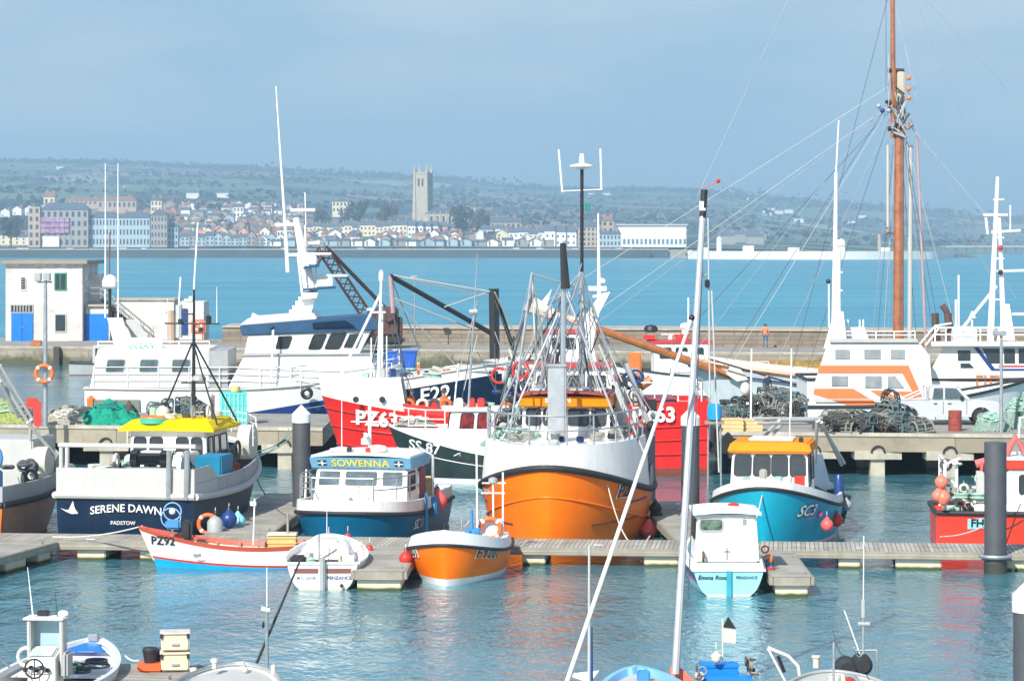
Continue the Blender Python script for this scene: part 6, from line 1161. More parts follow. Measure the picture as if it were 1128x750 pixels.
MB().bb(-2.5, -1.6, -2.5, 2.5, 2.75, 4.6).build('grey_recess', greyp, o)
b_ = [(-1.6, -2.6, 2.75), (6.0, -2.3, 2.75), (6.0, 2.3, 2.75), (-1.6, 2.6, 2.75)]; t_ = [(-.8, -2.5, 4.35), (5.4, -2.2, 4.4), (5.4, 2.2, 4.4), (-.8, 2.5, 4.35)]; MB().hexa(b_, t_).build('lower_house', white, o, bevel=.05)
MB().tube([(-.9, -2.56, 4.38), (5.5, -2.25, 4.42)], .05, 6).build('trim_line', greyp, o)
b_ = [(-.8, -2.4, 4.42), (4.9, -2.1, 4.42), (4.9, 2.1, 4.42), (-.8, 2.4, 4.42)]; t_ = [(-.6, -2.4, 5.35), (5.5, -2.1, 5.6), (5.5, 2.1, 5.6), (-.6, 2.4, 5.35)]; MB().hexa(b_, t_).build('wheelhouse', white, o, bevel=.04)
q = (b_[0], b_[1], t_[1], t_[0]); windows(o, q, [(.26, .36, .3, .85), (.54, .64, .25, .88), (.68, .8, .25, .9)]); windows(o, (b_[1], b_[2], t_[2], t_[1]), [(.05, .3, .3, .9), (.37, .63, .3, .9), (.7, .95, .3, .9)])
MB().prism([(4.1, 4.75), (4.75, 4.75), (5.05, 5.45), (4.4, 5.4)], -2.2, -2.17, 'y').build('window', glass, o)
b_ = [(-.9, -2.5, 5.35), (5.9, -2.3, 5.62), (5.9, 2.3, 5.62), (-.9, 2.5, 5.35)]; t_ = [(-1.0, -2.5, 5.85), (5.3, -2.2, 6.35), (5.3, 2.2, 6.35), (-1.0, 2.5, 5.85)]; MB().hexa(b_, t_).build('blue_band', mat('steel_blue_band', (.008, .065, .15), .4, var=.15), o, bevel=.03)
MB().prism([(2.6, 5.72), (4.7, 5.8), (4.2, 6.1), (2.6, 5.98)], -2.5, -2.44, 'y').build('name_plate', navy, o)
b_ = [(-1.02, -2.45, 5.86), (2.8, -2.3, 6.16), (2.8, 2.3, 6.16), (-1.02, 2.45, 5.86)]; MB().hexa(b_, [(-.6, -2.2, 6.2), (2.6, -2.1, 6.45), (2.6, 2.1, 6.45), (-.6, 2.2, 6.2)]).build('roof_rise', white, o, bevel=.05)
def pl(pts, d0, d1, nm, m):   # plate in the x-z plane given by photograph points
    A = [loc(o, x, y, d0) for x, y in pts]; B_ = [loc(o, x, y, d1) for x, y in pts]; n = len(pts)
    return MB().add(A+B_, [tuple(range(n)), tuple(range(2*n-1, n-1, -1))]+[(i, (i+1) % n, n+(i+1) % n, n+i) for i in range(n)]).build(nm, m, o)
pl([(311, 361), (331, 330), (348, 327), (337, 362)], 136, 138.5, 'mast_fairing', white); pl([(331, 330), (334, 323), (350, 322), (349, 328)], 135.6, 138.9, 'mast_table', white)
spar(343, 326, 137, 326, 240, 137, .34, white, 'raked_mast', r2=.16); spar(333, 325, 136, 328, 280, 136, .06, white, 'mast_leg'); spar(304, 95, 137, 315, 262, 137, .03, white, 'antenna', r2=.08); spar(315, 262, 137, 317, 300, 137, .1, white, 'antenna_base')
spar(336, 248, 137, 337, 280, 137, .05, white, 'antenna'); spar(337, 248, 137, 336, 212, 137, .03, white, 'antenna')
for y, x0_, x1_ in ((248, 303, 328), (232, 320, 347), (281, 318, 340), (268, 340, 352)): spar(x0_, y, 137, x1_, y-.5, 137, .09, white, 'crosstree')
for x, y in ((352, 290), (370, 314)): pl([(334, y+4), (x, y+1), (x, y+4), (334, y+6)], 136, 138, 'radar_shelf', mat('steel_blue_band', (0, 0, 0))); p = loc(o, x-12, y-1, 137); MB().box((p.x, p.y, p.z+.1), (.8, .5, .45)).box((p.x+.35, p.y, p.z+.42), (1.6, .25, .14)).build('radar', white, o, bevel=.04)
spar(349, 326, 137, 348, 283, 137, .05, white, 'mast_leg')
for i in range(7): p = loc(o, 318+i*3.4, 350-i*4.8, 136.3); MB().bb(p.x-.12, p.x+.1, p.y-.15, p.y+.1, p.z, p.z+.18).build('step', white, o)
p = loc(o, 283, 360, 136.5); MB().tube([p, p+Vector((.05, 0, .5)), p+Vector((-.25, 0, .6))], .12, 8).build('vent_cowl', white, o); MB().lathe([(.3, 0), (.3, .25), (.05, .5)], loc(o, 296, 359, 136.5), 12).build('satellite_dome', black, o)
spar(299, 420, 134.2, 301, 361, 134.2, .06, white, 'downpipe'); MB().ball(loc(o, 300, 361, 134.2), .12, 8).build('lamp', black, o)
# aft mast, dome, deck boxes
pl([(118, 350), (135, 350), (145, 385), (127, 385)], 136, 137.5, 'funnel', white); pl([(137, 352), (150, 352), (168, 378), (150, 385)], 137.6, 139, 'funnel', lgrey)
dome(o, loc(o, 121, 318, 137), .38, .72); spar(121, 350, 137, 121, 318, 137, .08, black, 'dome_post'); spar(116, 350, 137, 116, 180, 137, .045, white, 'antenna', r2=.02); spar(130, 350, 137, 130, 180, 137, .045, white, 'antenna', r2=.02); spar(120.5, 302, 137, 121, 256, 137, .03, brownb, 'antenna')
for px, r_ in ((148, .42), (166, .42)): MB().lathe([(r_*.6, -.6), (r_, -.4), (r_, .4), (r_*.6, .6)], loc(o, px, 381, 136), 16, axis='x').build('liferaft', white, o)
rail(o, [(-8.2, -2.65, 2.8), (-6.5, -2.65, 2.8), (-5, -2.65, 2.8), (-3.5, -2.65, 2.8), (-2, -2.65, 2.8), (0, -2.65, 2.8), (2, -2.65, 2.8), (4, -2.65, 2.8), (6.5, -2.4, 3.0)], 1.0, white, rows=3, r=.025, name='side_rail'); rail(o, [(-8, -2.5, 4.7), (-6, -2.5, 4.7), (-4, -2.5, 4.7), (-2.5, -2.5, 4.7)], .35, white, r=.03, name='upper_rail')
letter('OCEAN PRIDE', .2, lambda a, b: (-4.9+a, -2.75, 4.5+b), mat('green_lettering', (.05, .4, .15), .5), o, bold=.02, shear=.2) if 0 else letter('OCEAN', .26, lambda a, b: (-5.9+a, -2.5, 4.84+b), mat('green_lettering', (.05, .4, .15), .5), o, bold=.03, shear=.3)
letter('DREAM', .2, lambda a, b: (-1.3+a, -2.98, 2.35+b), mat('faint_grey_lettering', (.5, .48, .45), .6), o)
for x in (-4.2, -1.4): MB().prism([(x, 1.2), (x+.9, 1.2), (x+.6, 2.1), (x-.1+.4, 2.1)], -3.0, -2.9, 'y').build('stern_panel', lgrey, o)
MB().bb(-8.3, -5.9, -2.86, -2.7, 1.2, 2.2).build('deck_opening', mat('opening_green_grey', (.2, .24, .2), .8, var=.4), o); MB().bb(-8.5, -8.1, -2.95, -2.7, 1.6, 2.4).build('orange_hanging', orangep, o, bevel=.1)
p = loc(o, 338, 433, 134.2); MB().torus(p, .22, .1, 16, 8).build('hawse', black, o); rail(o, [h.p(t, h.sheer(t)+.2, -1, -.1) for t in (.66, .73, .8, .87, .94, .99)], .8, white, r=.03, name='bow_rail').location.x = -.85
# masts on the pier end of that view: mast with lamps in front of the stores
o = boat('workboat', 'small grey workboat with a black and white signal mast beside the pier store', -30, 205, 5, 'boat')
h = Hull(6.5, 2.4, 1.3, .9, .85); hullset(o, h, greyp, brownb, None, .05, rubber, .05, lgrey); _, q = house_box(o, -1.5, .9, .9, .7, 2.2, lgrey); windows(o, q['S'], [(.1, .4, .5, .85), (.55, .9, .5, .85)])
spar(197, 372, 205, 197, 336, 205, .25, lgrey, 'signal_post'); spar(183, 344, 205, 213, 346, 205, .06, black, 'crosstree'); spar(197, 336, 205, 199, 305, 205, .06, white, 'antenna'); spar(212, 345, 205, 218, 245, 205, .07, white, 'antenna'); spar(203, 331, 205, 213, 331, 205, .12, white, 'radar'); spar(189, 378, 205, 188, 342, 205, .3, mat('tan_figurehead', (.5, .36, .26), .7), 'fender_stack')
# ---------------- 12. navy E22 ----------------
o = boat('beam_trawler', 'navy and white beam trawler marked E22 with a black derrick boom', -.6, 150, 2, 'trawler')
h = Hull(12.6, 5.4, 4.1, 2.5, 2.4, t0=.2, rake=1.5, tr=.85, tm=.4, full=2.4, pw=.65, wl=.9)
h.sheer = lambda t: 2.02+2.0*t
h.band('hull', .3, lambda t: h.sheer(t)-.6, navy, o, 6); h.band('white_band', lambda t: h.sheer(t)-.6, h.sheer, white, o, 2); h.band('bottom_paint', -.5, .3, brownb, o, 3); h.strake('rubbing_strake', h.sheer, .06, lgrey, o); h.deck(lambda t: h.sheer(t)-.4, wood, o)
h.text('E22', .8, letw, o, side=-1, xc=-1.25, zc=1.72, bold=.02, slope=.15, off=.1)
for c_ in o.children: c_.location.x = -2.4
spar(545, 395, 150, 544, 318, 150, .28, black, 'mast'); spar(430, 304, 147, 543, 368, 150, .14, black, 'derrick_boom'); spar(547, 330, 150, 566, 385, 152, .12, black, 'mast_leg'); spar(430, 304, 147, 433, 345, 147, .12, mat('pinkish_wrap', (.45, .3, .3), .8), 'boom_tackle'); spar(433, 345, 147, 446, 408, 147, .05, roped, 'tackle_rope')
for a in (((431, 303), (545, 322)), ((433, 303), (535, 326)), ((433, 328), (520, 362)), ((434, 330), (500, 400)), ((545, 322), (580, 395)), ((430, 304), (462, 385)), ((490, 338), (538, 322))): spar(*a[0], 147, *a[1], 150, .035, ropem, 'rigging_line')
_, q = house_box(o, 2.5, 5.2, 2.0, 3.2, 5.0, white, x1t=4.8); windows(o, q['S'], [(.1, .3, .55, .85), (.4, .6, .55, .85), (.7, .9, .55, .85)]); roofslab(o, 2.3, 5.4, 2.1, 5.0, .1, redp, .05)
for k in range(8): MB().torus((random.uniform(-6, 2), random.uniform(-1.5, 1.5), 2.9), random.uniform(.25, .45), .09, 12, 6, random.choice('xz')).build('rope_coil', random.choice([roped, ropem, ropeg, orangep]), o)
rail(o, [(-7.5, -2.3, 2.5), (-5, -2.5, 2.45), (-2.5, -2.6, 2.6), (0, -2.6, 2.8), (2.5, -2.5, 3.1)], .6, steel, r=.03, name='deck_rail')
MB().tube([(-3.8, -1.5, 3.1), (-2.0, -1.6, 2.6)], .15, 8).tube([(1, -1.5, 3.2), (4.5, -1.8, 3.6)], .1, 8).build('beam_gear', mat('pale_beam', (.55, .5, .42), .7), o)
clutter(o, -7, 2, -2.2, 2.0, 2.3, 36, 26); clutter(o, -6, 6, -2.4, -1.8, 2.8, 20, 27)
heap('fishing_net', 'dark trawl gear heaped on the deck behind the orange trawler', W(600, 420, 140), 2.0, 1.2, 1.6, mat('dark_net', (.14, .1, .09), .9), 41, rope=ropem, rn=26)
o = boat('workboat', 'white workboat with a pointed white mast fairing behind the orange trawler', 3.6, 133, 10, 'boat')
h = Hull(9, 3.6, 2.4, 1.6, 1.5); hullset(o, h, whiteh, navy2, None, .1, rubber, .06, lgrey); _, q = house_box(o, -2.5, 1.5, 1.4, 1.5, 3.3, white); windows(o, q['S'], [(.1, .3, .5, .85), (.4, .6, .5, .85), (.7, .9, .5, .85)]); roofslab(o, -2.7, 1.7, 1.5, 3.3, .1, redp, .06)
pl([(635, 395), (640, 355), (660, 325), (672, 322), (660, 345), (650, 395)], 132, 134, 'mast_fairing', white); spar(660, 325, 133, 659, 235, 133, .1, white, 'mast', r2=.04); spar(648, 318, 133, 668, 318, 133, .12, white, 'radar'); spar(653, 327, 133, 672, 323, 133, .07, white, 'crosstree'); dome(o, loc(o, 663, 312, 133), .2, .25)
# loose white domes & hull bits behind: small white boats at the pier
def small_far(cx, cy, rz, L, label, hm=whiteh, roofm=redp, txt=None, zf=2.3):
    global o
    o = boat('fishing_boat', label, cx, cy, rz, 'fishing boat'); h = Hull(L, L*.33, zf, zf*.65, zf*.6, t0=.4, rake=.8)
    hullset(o, h, hm, brownb, None, .15, rubber, .07, lgrey); _, q = house_box(o, -L*.1, L*.2, L*.12, zf*.6, zf*.6+2.1, white)
    for k in 'SP': windows(o, q[k], [(.1, .3, .55, .85), (.4, .6, .55, .85), (.7, .9, .55, .85)])
    roofslab(o, -L*.12, L*.22, L*.13, zf*.6+2.1, .12, roofm, .06); MB().tube([(0, 0, zf*.6+2.2), (0, 0, zf*.6+5)], .06, 6).build('mast', white, o); scanner(o, (L*.1, 0, zf*.6+2.3), 1.2); whip(o, (-.4, .3, zf*.6+2.2), 2.4)
    MB().lathe([(.25, 0), (.25, .8), (.35, .85), (.35, 1.1), (.05, 1.2)], (L*.02, .5, zf*.6+2.2), 12).build('radar_post', white, o)
    if txt: h.text(txt, .55, letb, o, side=1, xc=L*.33, zc=zf*.55, bold=.02)
    return o
small_far(11.4, 176, 182, 11.5, 'white fishing boat with red roofs moored at the pier beyond the bowsprit', txt='PZ10')
rail(o, [(-5, 1.5, 1.6), (-3, 1.7, 1.6), (-1, 1.8, 1.6), (1.5, 1.8, 1.6)], .7, white, r=.03); MB().bb(3.2, 4.0, 1.5, 1.9, 1.3, 2.9).build('orange_dan_flags', orangep, o, bevel=.1)
pl([(742, 368), (760, 368), (757, 375), (745, 375)], 175, 177, 'canopy', redp); pl([(708, 369), (722, 369), (722, 374), (709, 374)], 175, 177, 'canopy', redp); dome(o, loc(o, 717, 366, 176), .45, .5, black)
# ---------------- 13. ship with orange stripes ----------------
ors = mat('coral_orange_stripe', (.82, .21, .07), .45, var=.1)
o = boat('survey_vessel', 'white vessel with bold coral-orange stripes along its side behind the pickup', 18.0, 134.5, 0, 'ship')
h = Hull(15, 5.4, 3.2, 2.0, 2.0, t0=.4, rake=1.0); hullset(o, h, whiteh, ors, None, .1, rubber, .08, lgrey)
Y0, Y1 = 132.0, 137.0
pl([(884, 466), (892, 438), (913, 374), (1010, 374), (1024, 392), (1030, 466)], Y0, Y1, 'superstructure', white)
pl([(902, 402.5), (1001, 402.5), (1016, 437), (1008, 437), (994, 411), (901, 411)], Y0-.03, Y0, 'orange_stripe', ors)
pl([(897, 428), (940, 428), (975, 449), (960, 451), (940, 448), (896, 434)], Y0-.03, Y0, 'orange_stripe', ors); pl([(959, 430), (976, 430), (990, 439), (972, 439)], Y0-.03, Y0, 'orange_stripe', ors); pl([(988, 431), (1004, 431), (1010, 438), (996, 438)], Y0-.03, Y0, 'orange_stripe', ors)
pl([(914, 377), (1012, 377), (1010, 373), (913, 373)], Y0-.15, Y1+.1, 'roof_edge', lgrey)
for a in ((920, 385, 936, 395), (952, 385, 970, 395), (981, 385, 997, 395), (916, 414, 934, 425), (953, 414, 971, 427)): pl([(a[0], a[3]), (a[0], a[1]), (a[2], a[1]), (a[2], a[3])], Y0-.05, Y0+.02, 'window', mat('grey_window', (.3, .33, .34), .25, var=.3))
pl([(978, 427), (978, 414), (986, 414), (996, 427)], Y0-.05, Y0+.02, 'window', MATS['grey_window'])
pl([(907, 384), (919, 343), (929, 343), (933, 380)], Y0+.03, Y0+2.4, 'mast_fin', white); spar(919, 376, 134, 921, 190, 134, .16, white, 'mast', r2=.08); spar(921, 190, 134, 924, 133, 134, .04, white, 'antenna'); spar(924, 376, 134, 924, 275, 134, .09, white, 'mast'); dome(o, loc(o, 926.5, 272, 134), .22, .4); spar(913, 360, 134, 913, 310, 134, .04, white, 'antenna'); p = loc(o, 912.5, 310, 134); MB().ball(p, .12, 8).build('lamp', black, o)
for y in (345, 320, 300): spar(917, y, 134, 928, y, 134, .04, white, 'crosstree')
pl([(925, 374), (929, 361), (952, 360), (957, 374)], 133.2, 135.8, 'roof_house', white); 
for x in (930, 934, 947, 951): spar(x, 361, 134, x, 352, 134, .04, white, 'antenna')
spar(897, 440, 131.8, 1020, 440, 131.8, .03, lgrey, 'seam'); rail(o, [loc(o, x, 373, 132.2) for x in (925, 945, 965, 985, 1008)], .35, white, r=.03)
# ---------------- 14. white ship at right ----------------
o = boat('supply_vessel', 'tall white ship with navy-striped bridge and tripod mast at the right edge', 26, 141, 0, 'ship')
h = Hull(22, 6, 4.2, 3.0, 3.0, t0=.4, rake=1.4); hullset(o, h, whiteh, navy2, None, .4, rubber, .08, lgrey)
Y0, Y1 = 138, 143.4
pl([(1016, 466), (1024, 410), (1040, 381), (1230, 381), (1260, 466)], Y0, Y1, 'bridge_house', white); pl([(1026, 381), (1026, 376), (1235, 376), (1235, 381)], Y0-.5, Y1+.5, 'roof', white)
pl([(1055, 397), (1055, 386), (1069, 386), (1069, 397)], Y0-.05, Y0+.02, 'window', glass); pl([(1058, 405), (1058, 400), (1068, 400), (1073, 405)], Y0-.05, Y0+.02, 'window', glass)
for a, b_ in ((1090, 1104), (1106, 1118), (1122, 1150), (1155, 1190)): pl([(a, 400), (a-8 if a == 1090 else a, 384), (b_, 384), (b_, 400)], Y0-.05, Y0+.02, 'window', glass)
pl([(1073, 383), (1078, 383), (1096, 406), (1210, 406), (1210, 408), (1092, 408)], Y0-.04, Y0, 'navy_stripe', navy2); pl([(1100, 404), (1100, 402.5), (1210, 402.5), (1210, 404)], Y0-.04, Y0, 'red_stripe', redp)
for i, x in enumerate((1075, 1084, 1090, 1098)): pl([(x, 431), (x, 413), (x+2.5, 413), (x+2.5, 431)], Y0-.06, Y0, 'orange_lettering', ors); 
for x in (1079, 1094): pl([(x-2, 415), (x-2, 413), (x+4, 413), (x+4, 415)], Y0-.06, Y0, 'orange_lettering', ors)
for x, y in ((1105, 442), (1124, 447)): MB().lathe([(.2, -.1), (.28, 0), (.2, .1)], loc(o, x, y, 137.9), 14, axis='y').build('porthole', black, o)
spar(1020, 432, Y0-.1, 1230, 432, Y0-.1, .04, lgrey, 'seam')
spar(1091, 376, 140, 1099, 195, 140, .18, white, 'mast', r2=.09); spar(1106, 376, 140, 1101, 240, 140, .16, white, 'mast_leg', r2=.08); spar(1050, 374, 140, 1098, 315, 140, .08, white, 'mast_stay'); pl([(1098, 375), (1107, 335), (1112, 335), (1118, 375)], 139.5, 140.6, 'mast_fairing', white)
for a in ((1083, 237, 1110, 237), (1092, 256, 1124, 254), (1098, 299, 1128, 298), (1110, 346, 1128, 346), (1086, 240, 1088, 258)): spar(a[0], a[1], 140, a[2], a[3], 140, .07, white, 'crosstree')
spar(1113, 254, 140, 1113, 226, 140, .04, white, 'antenna'); p = loc(o, 1102, 273, 139.8); MB().ball(p, .14, 8).build('lamp', redp, o); p = loc(o, 1102, 300, 139.8); MB().ball(p, .14, 8).build('lamp', black, o)
for y in (220, 262, 285, 330): spar(1094, y, 140, 1106, y, 140, .04, white, 'rung')
spar(1056, 376, 140, 1056, 303, 140, .05, white, 'antenna'); spar(1053, 376, 140, 1053, 330, 140, .06, white, 'antenna'); spar(1070, 376, 140, 1071, 352, 140, .05, white, 'antenna'); p = loc(o, 1071, 350, 140); MB().lathe([(.2, 0), (.02, .35)], p, 10).build('lamp', white, o)
spar(1047, 376, 139.6, 1044, 345, 139.6, .2, mat('rust_brown_funnel', (.1, .06, .05), .8, var=.5), 'exhaust'); spar(1044, 345, 139.6, 1038, 336, 139.6, .16, MATS['rust_brown_funnel'], 'exhaust'); MB().lathe([(.45, -.6), (.55, -.4), (.55, .4), (.45, .6)], loc(o, 1062, 371, 139), 14, axis='x').build('liferaft', white, o)
rail(o, [loc(o, x, 376, 138.3) for x in (1030, 1042, 1060, 1080, 1100, 1130, 1160)], .7, white, r=.035); MB().tube([loc(o, 1014, 378, 139), loc(o, 1030, 359, 139), loc(o, 1048, 356, 139)], .05, 6).tube([loc(o, 1020, 380, 139), loc(o, 1034, 362, 139)], .05, 6).build('boat_davit', white, o)
# ---------------- 15. tall ship ----------------
o = boat('tall_ship', 'pale-hulled sailing ship with varnished bowsprit and tall brown mast', 20.5, 151, 180, 'sailing ship')
h = Hull(22, 5.6, 3.6, 2.4, 2.3, t0=.4, rake=2.2, tr=.7, tm=.4, full=2.0, pw=.8, wl=.85)
h.band('hull', .3, h.sheer, mat('pale_grey_blue_hull', (.5, .56, .58), .45, var=.08, streak=.25), o, 6); h.band('bottom_paint', -.5, .3, brownb, o, 3); h.strake('wood_strake', lambda t: h.sheer(t)-.05, .12, varn, o); h.strake('wood_strake', lambda t: h.sheer(t)-.5, .06, navy2, o); h.deck(lambda t: h.sheer(t)-.4, wood, o); h.wall('bulwark', h.sheer, lambda t: h.sheer(t)+.3, white, o, th=.1)
wd2 = mat('brown_mast_wood', (.36, .13, .055), .4, var=.35, scale=2, coat=.3)
spar(989, 440, 151, 990.5, 150, 151, .32, wd2, 'lower_mast', r2=.26); spar(984, 125, 151, 983, -60, 151, .15, wd2, 'topmast', r2=.12); spar(984, 152, 151, 984.5, 76, 151, .16, wd2, 'topmast_heel')
MB().bb(*(lambda p: (p.x-.2, p.x+.2, p.y-.2, p.y+.2, p.z, p.z+1.8))(loc(o, 992, 115, 151))).build('masthead', mat('pale_bare_wood', (.5, .45, .33), .7), o, bevel=.05); spar(992, 150, 151, 992, 112, 151, .28, wd2, 'masthead_core')
for y in (78, 113, 118, 142): spar(978, y, 151, 996, y+.5, 151, .13, black, 'iron_band')
for x, y, m_ in ((1001, 86, ors), (1001, 98, ors), (1001, 108, ors), (1004, 138, mat('block_wood', (.3, .2, .15), .7)), (968, 117, greyp), (972, 122, navy2), (979, 122, greyp), (1000, 141, MATS['block_wood'])): MB().ball(loc(o, x, y, 150.8), .14, 10).build('pulley_block', m_, o)
spar(975, 112, 151, 984, 114, 151, .1, black, 'iron_crane')
spar(892, 445, 151, 650, 359, 149, .27, varn, 'bowsprit', r2=.2); spar(650, 359, 149, 628, 351, 149, .2, mat('pale_spar', (.7, .55, .4), .6), 'bowsprit_tip')
spar(884, 437, 150.7, 800, 398, 150.4, .35, mat('furled_sail', (.72, .66, .54), .9, var=.15), 'furled_sail', r2=.22); MB().ball(loc(o, 821, 428, 149.2), .28, 12, sq=1.3).build('sail_bag', MATS['furled_sail'], o); pl([(800, 412), (806, 398), (815, 405), (824, 418), (812, 420)], 149.5, 150.5, 'sail_flake', MATS['furled_sail'])
spar(628, 351, 149, 584, 336, 149, .16, MATS['pale_spar'], 'bowsprit_tip', r2=.12); spar(610, 347, 148.8, 580, 334, 148.8, .3, MATS['furled_sail'], 'furled_jib', r2=.55); pl([(590, 340), (608, 318), (600, 345)], 148.6, 148.9, 'jib_flake', MATS['furled_sail'])
stay_ = [mat('grey_stay_wire', (.3, .33, .36), .7, var=.2), mat('pale_stay_rope', (.5, .5, .46), .8, var=.2), roped]
R_L = [((980, 95), (592, 338)), ((978, 118), (640, 355)), ((976, 122), (652, 360)), ((978, 125), (735, 388)), ((975, 120), (797, 403)), ((976, 124), (803, 406)), ((980, 130), (880, 436)), ((979, 60), (979, 118)), ((976, -40), (976, 100)), ((984, 100), (760, 395)), ((982, 128), (845, 422))]
for a, b_ in R_L: spar(*a, 151, *b_, 149.5, .015, random.choice(stay_), 'stay')
for i in range(16): spar(random.uniform(978, 990), random.uniform(96, 150), 150.6, random.uniform(988, 1002), random.uniform(96, 155), 150.6, random.uniform(.03, .07), random.choice([black, roped, greyp, MATS['grey_stay_wire']]), 'lashing')
for a, b_ in (((994, 128), (1085, 236)), ((996, 120), (1120, 330)), ((996, 125), (1112, 345)), ((1000, 100), (1090, 300)), ((985, -40), (1128, 120)), ((990, -50), (1100, 235)), ((985, 0), (1010, 110)), ((994, 140), (1040, 395)), ((996, 145), (1062, 400)), ((994, 150), (1030, 380)), ((998, 150), (1020, 380)), ((992, 155), (1010, 380)), ((1000, 155), (1001, 380)), ((986, 160), (973, 380)), ((984, 160), (966, 380)), ((982, 150), (960, 380)), ((982, 150), (979, 380)), ((985, -30), (868, 424))): spar(*a, 151, *b_, 151.5, .014, random.choice(stay_), 'shroud')
spar(1003, 160, 151.3, 1002, 380, 151.3, .13, lgrey, 'halyard_bundle'); spar(1010, 150, 151.3, 1020, 385, 151.3, .07, MATS['pinkish_wrap'], 'halyard'); spar(1030, 345, 151.3, 1032, 378, 151.3, .2, MATS['rust_brown_funnel'], 'winch'); spar(978, 160, 151, 978, 250, 151, .08, lgrey, 'halyard'); MB().ball(loc(o, 978, 255, 151), .15, 8).build('pulley_block', MATS['block_wood'], o)
for a in (((835, 440), (815, 405)), ((850, 470), (822, 430)), ((866, 456), (843, 410)), ((874, 450), (867, 405))): spar(*a[0], 150, *a[1], 150, .035, roped, 'rigging_line')
spar(780, 395, 149, 1000, 460, 149, .05, black, 'martingale'); spar(852, 455, 149.5, 880, 462, 149.5, .1, navy2, 'hanging_rope') if 0 else None
# dark far stays crossing the sky: thin lines of the tall ship rig
# ---------------- 16. right red boat ----------------
o = boat('fishing_boat', 'red potting boat with orange roof edge behind the flat-topped pile at right', 19.2, 90.2, -5, 'fishing boat')
h = Hull(10.4, 3.9, 2.2, 1.15, 1.15, t0=.25, rake=.6, tr=.85, tm=.42)
h.band('hull', .05, h.sheer, mat('vermilion_hull_paint', (.75, .045, .02), .35, var=.12, streak=.2), o, 6); h.band('bottom_paint', -.5, .05, redp, o, 3); h.strake('rubbing_strake', h.sheer, .08, rubber, o); h.wall('bulwark', h.sheer, lambda t: h.sheer(t)+.25+.3*t, white, o, th=.1, t0=.12); h.deck(.9, lgrey, o)
for k, m_ in ((.32, navy2), (.45, navy2)): h.band('side_stripe', lambda t, k=k: h.sheer(t)-k, lambda t, k=k: h.sheer(t)-k+.07, mat('pale_blue_stripe', (.2, .4, .65), .4), o, 1, t0=.3, t1=.8, off=.015, transom=False)
MB().add([h.p(h.tx(x, z), z, -1, .03) for x, z in ((-4.2, .62), (-3.4, .68), (-3.4, 1.02), (-4.2, .96))], [(0, 1, 2, 3)]).build('number_plate', aqua, o); h.text('FH7', .26, letb, o, side=-1, xc=-3.8, zc=.82, bold=.03, off=.05)
pl_ = loc(o, 1086, 515, 90); _, q = house_box(o, -2.9, .6, 1.4, 1.2, 2.55, white); windows(o, q['S'], [(.12, .3, .42, .85), (.4, .66, .42, .85), (.74, .93, .42, .85)]); windows(o, q['A'], [(.1, .4, .5, .85)])
_, q = house_box(o, -3.0, .7, 1.5, 2.55, 2.85, mat('vermilion_hull_paint', (0, 0, 0)), name='roof_edge', bevel=.03); P, w_, h_ = quadP(q['S']); letter('AMY C', .2, lambda a, b: P(.45+a/w_, .5+b/h_, .02), letw, o, bold=.03); roofslab(o, -3.1, .8, 1.45, 2.86, .06, white, .05)
MB().hexa([(-3.9, -1.5, 1.2), (-2.9, -1.5, 1.2), (-2.9, -1.3, 1.2), (-3.9, -1.3, 1.2)], [(-3.9, -1.5, 2.5), (-3.7, -1.5, 2.5), (-3.7, -1.3, 2.5), (-3.9, -1.3, 2.5)]).build('splash_panel', lgrey, o)
for tp, r_ in (([(-4.9, -1.3, 1.1), (-4.9, -1.3, 2.7), (-4.4, -1.3, 2.9)], .06), ([(-4.5, -1.0, 1.1), (-4.5, -1.0, 2.8)], .05), ([(-4.9, 1.2, 1.1), (-4.9, 1.2, 2.8), (-4.9, -1.3, 2.8)], .05), ([(-2.5, -.6, 2.9), (-2.4, -.6, 4.2), (-1.0, -.6, 4.3)], .04), ([(-1.0, -.6, 2.9), (-1.0, -.6, 4.6)], .04)): MB().tube(tp, r_, 6).build('stern_frame', white, o)
for k in range(14): MB().torus((-4.5+random.uniform(-.5, .9), -1.2+random.uniform(-.2, .4), 1.6+random.uniform(-.4, 1.1)), random.uniform(.12, .26), .05, 12, 6, random.choice('xyz')).build('gear_loop', random.choice([roped, ropem, ropem, buoyr, lgrey]), o)
MB().tube([(-3.9, -1.2, 2.7), (-3.2, -1.2, 2.9), (-2.6, -1.1, 2.5)], .14, 8).tube([(-2.9, -1.0, 3.0), (-2.6, -1.1, 3.6), (-2.3, -1.0, 3.1)], .13, 8).build('red_canvas', mat('washed_red_canvas', (.62, .16, .15), .8, var=.2), o)
for px, py, r_, l in ((1037, 531, .22, 'upper buoy of three at the stern of the right-hand red boat'), (1033, 546, .2, 'lower left buoy of three at the stern of the right-hand red boat'), (1039, 548, .24, 'lower right buoy of three at the stern of the right-hand red boat')): fender(W(px, py, 88.6), 'coral red '+l, r_, mat('coral_vinyl', (.82, .2, .13), .4))
clutter(o, -4.7, -2.8, -1.6, 1.4, .95, 34, 28); clutter(o, -4.7, -3.0, -1.6, -1.0, 1.6, 12, 38); clutter(o, -2.6, .3, -1.1, 1.1, 2.95, 7, 29)
rope(W(1036, 591, 86), W(1128, 545, 88.5), .35, 'cream mooring line crossing the red hull at right')
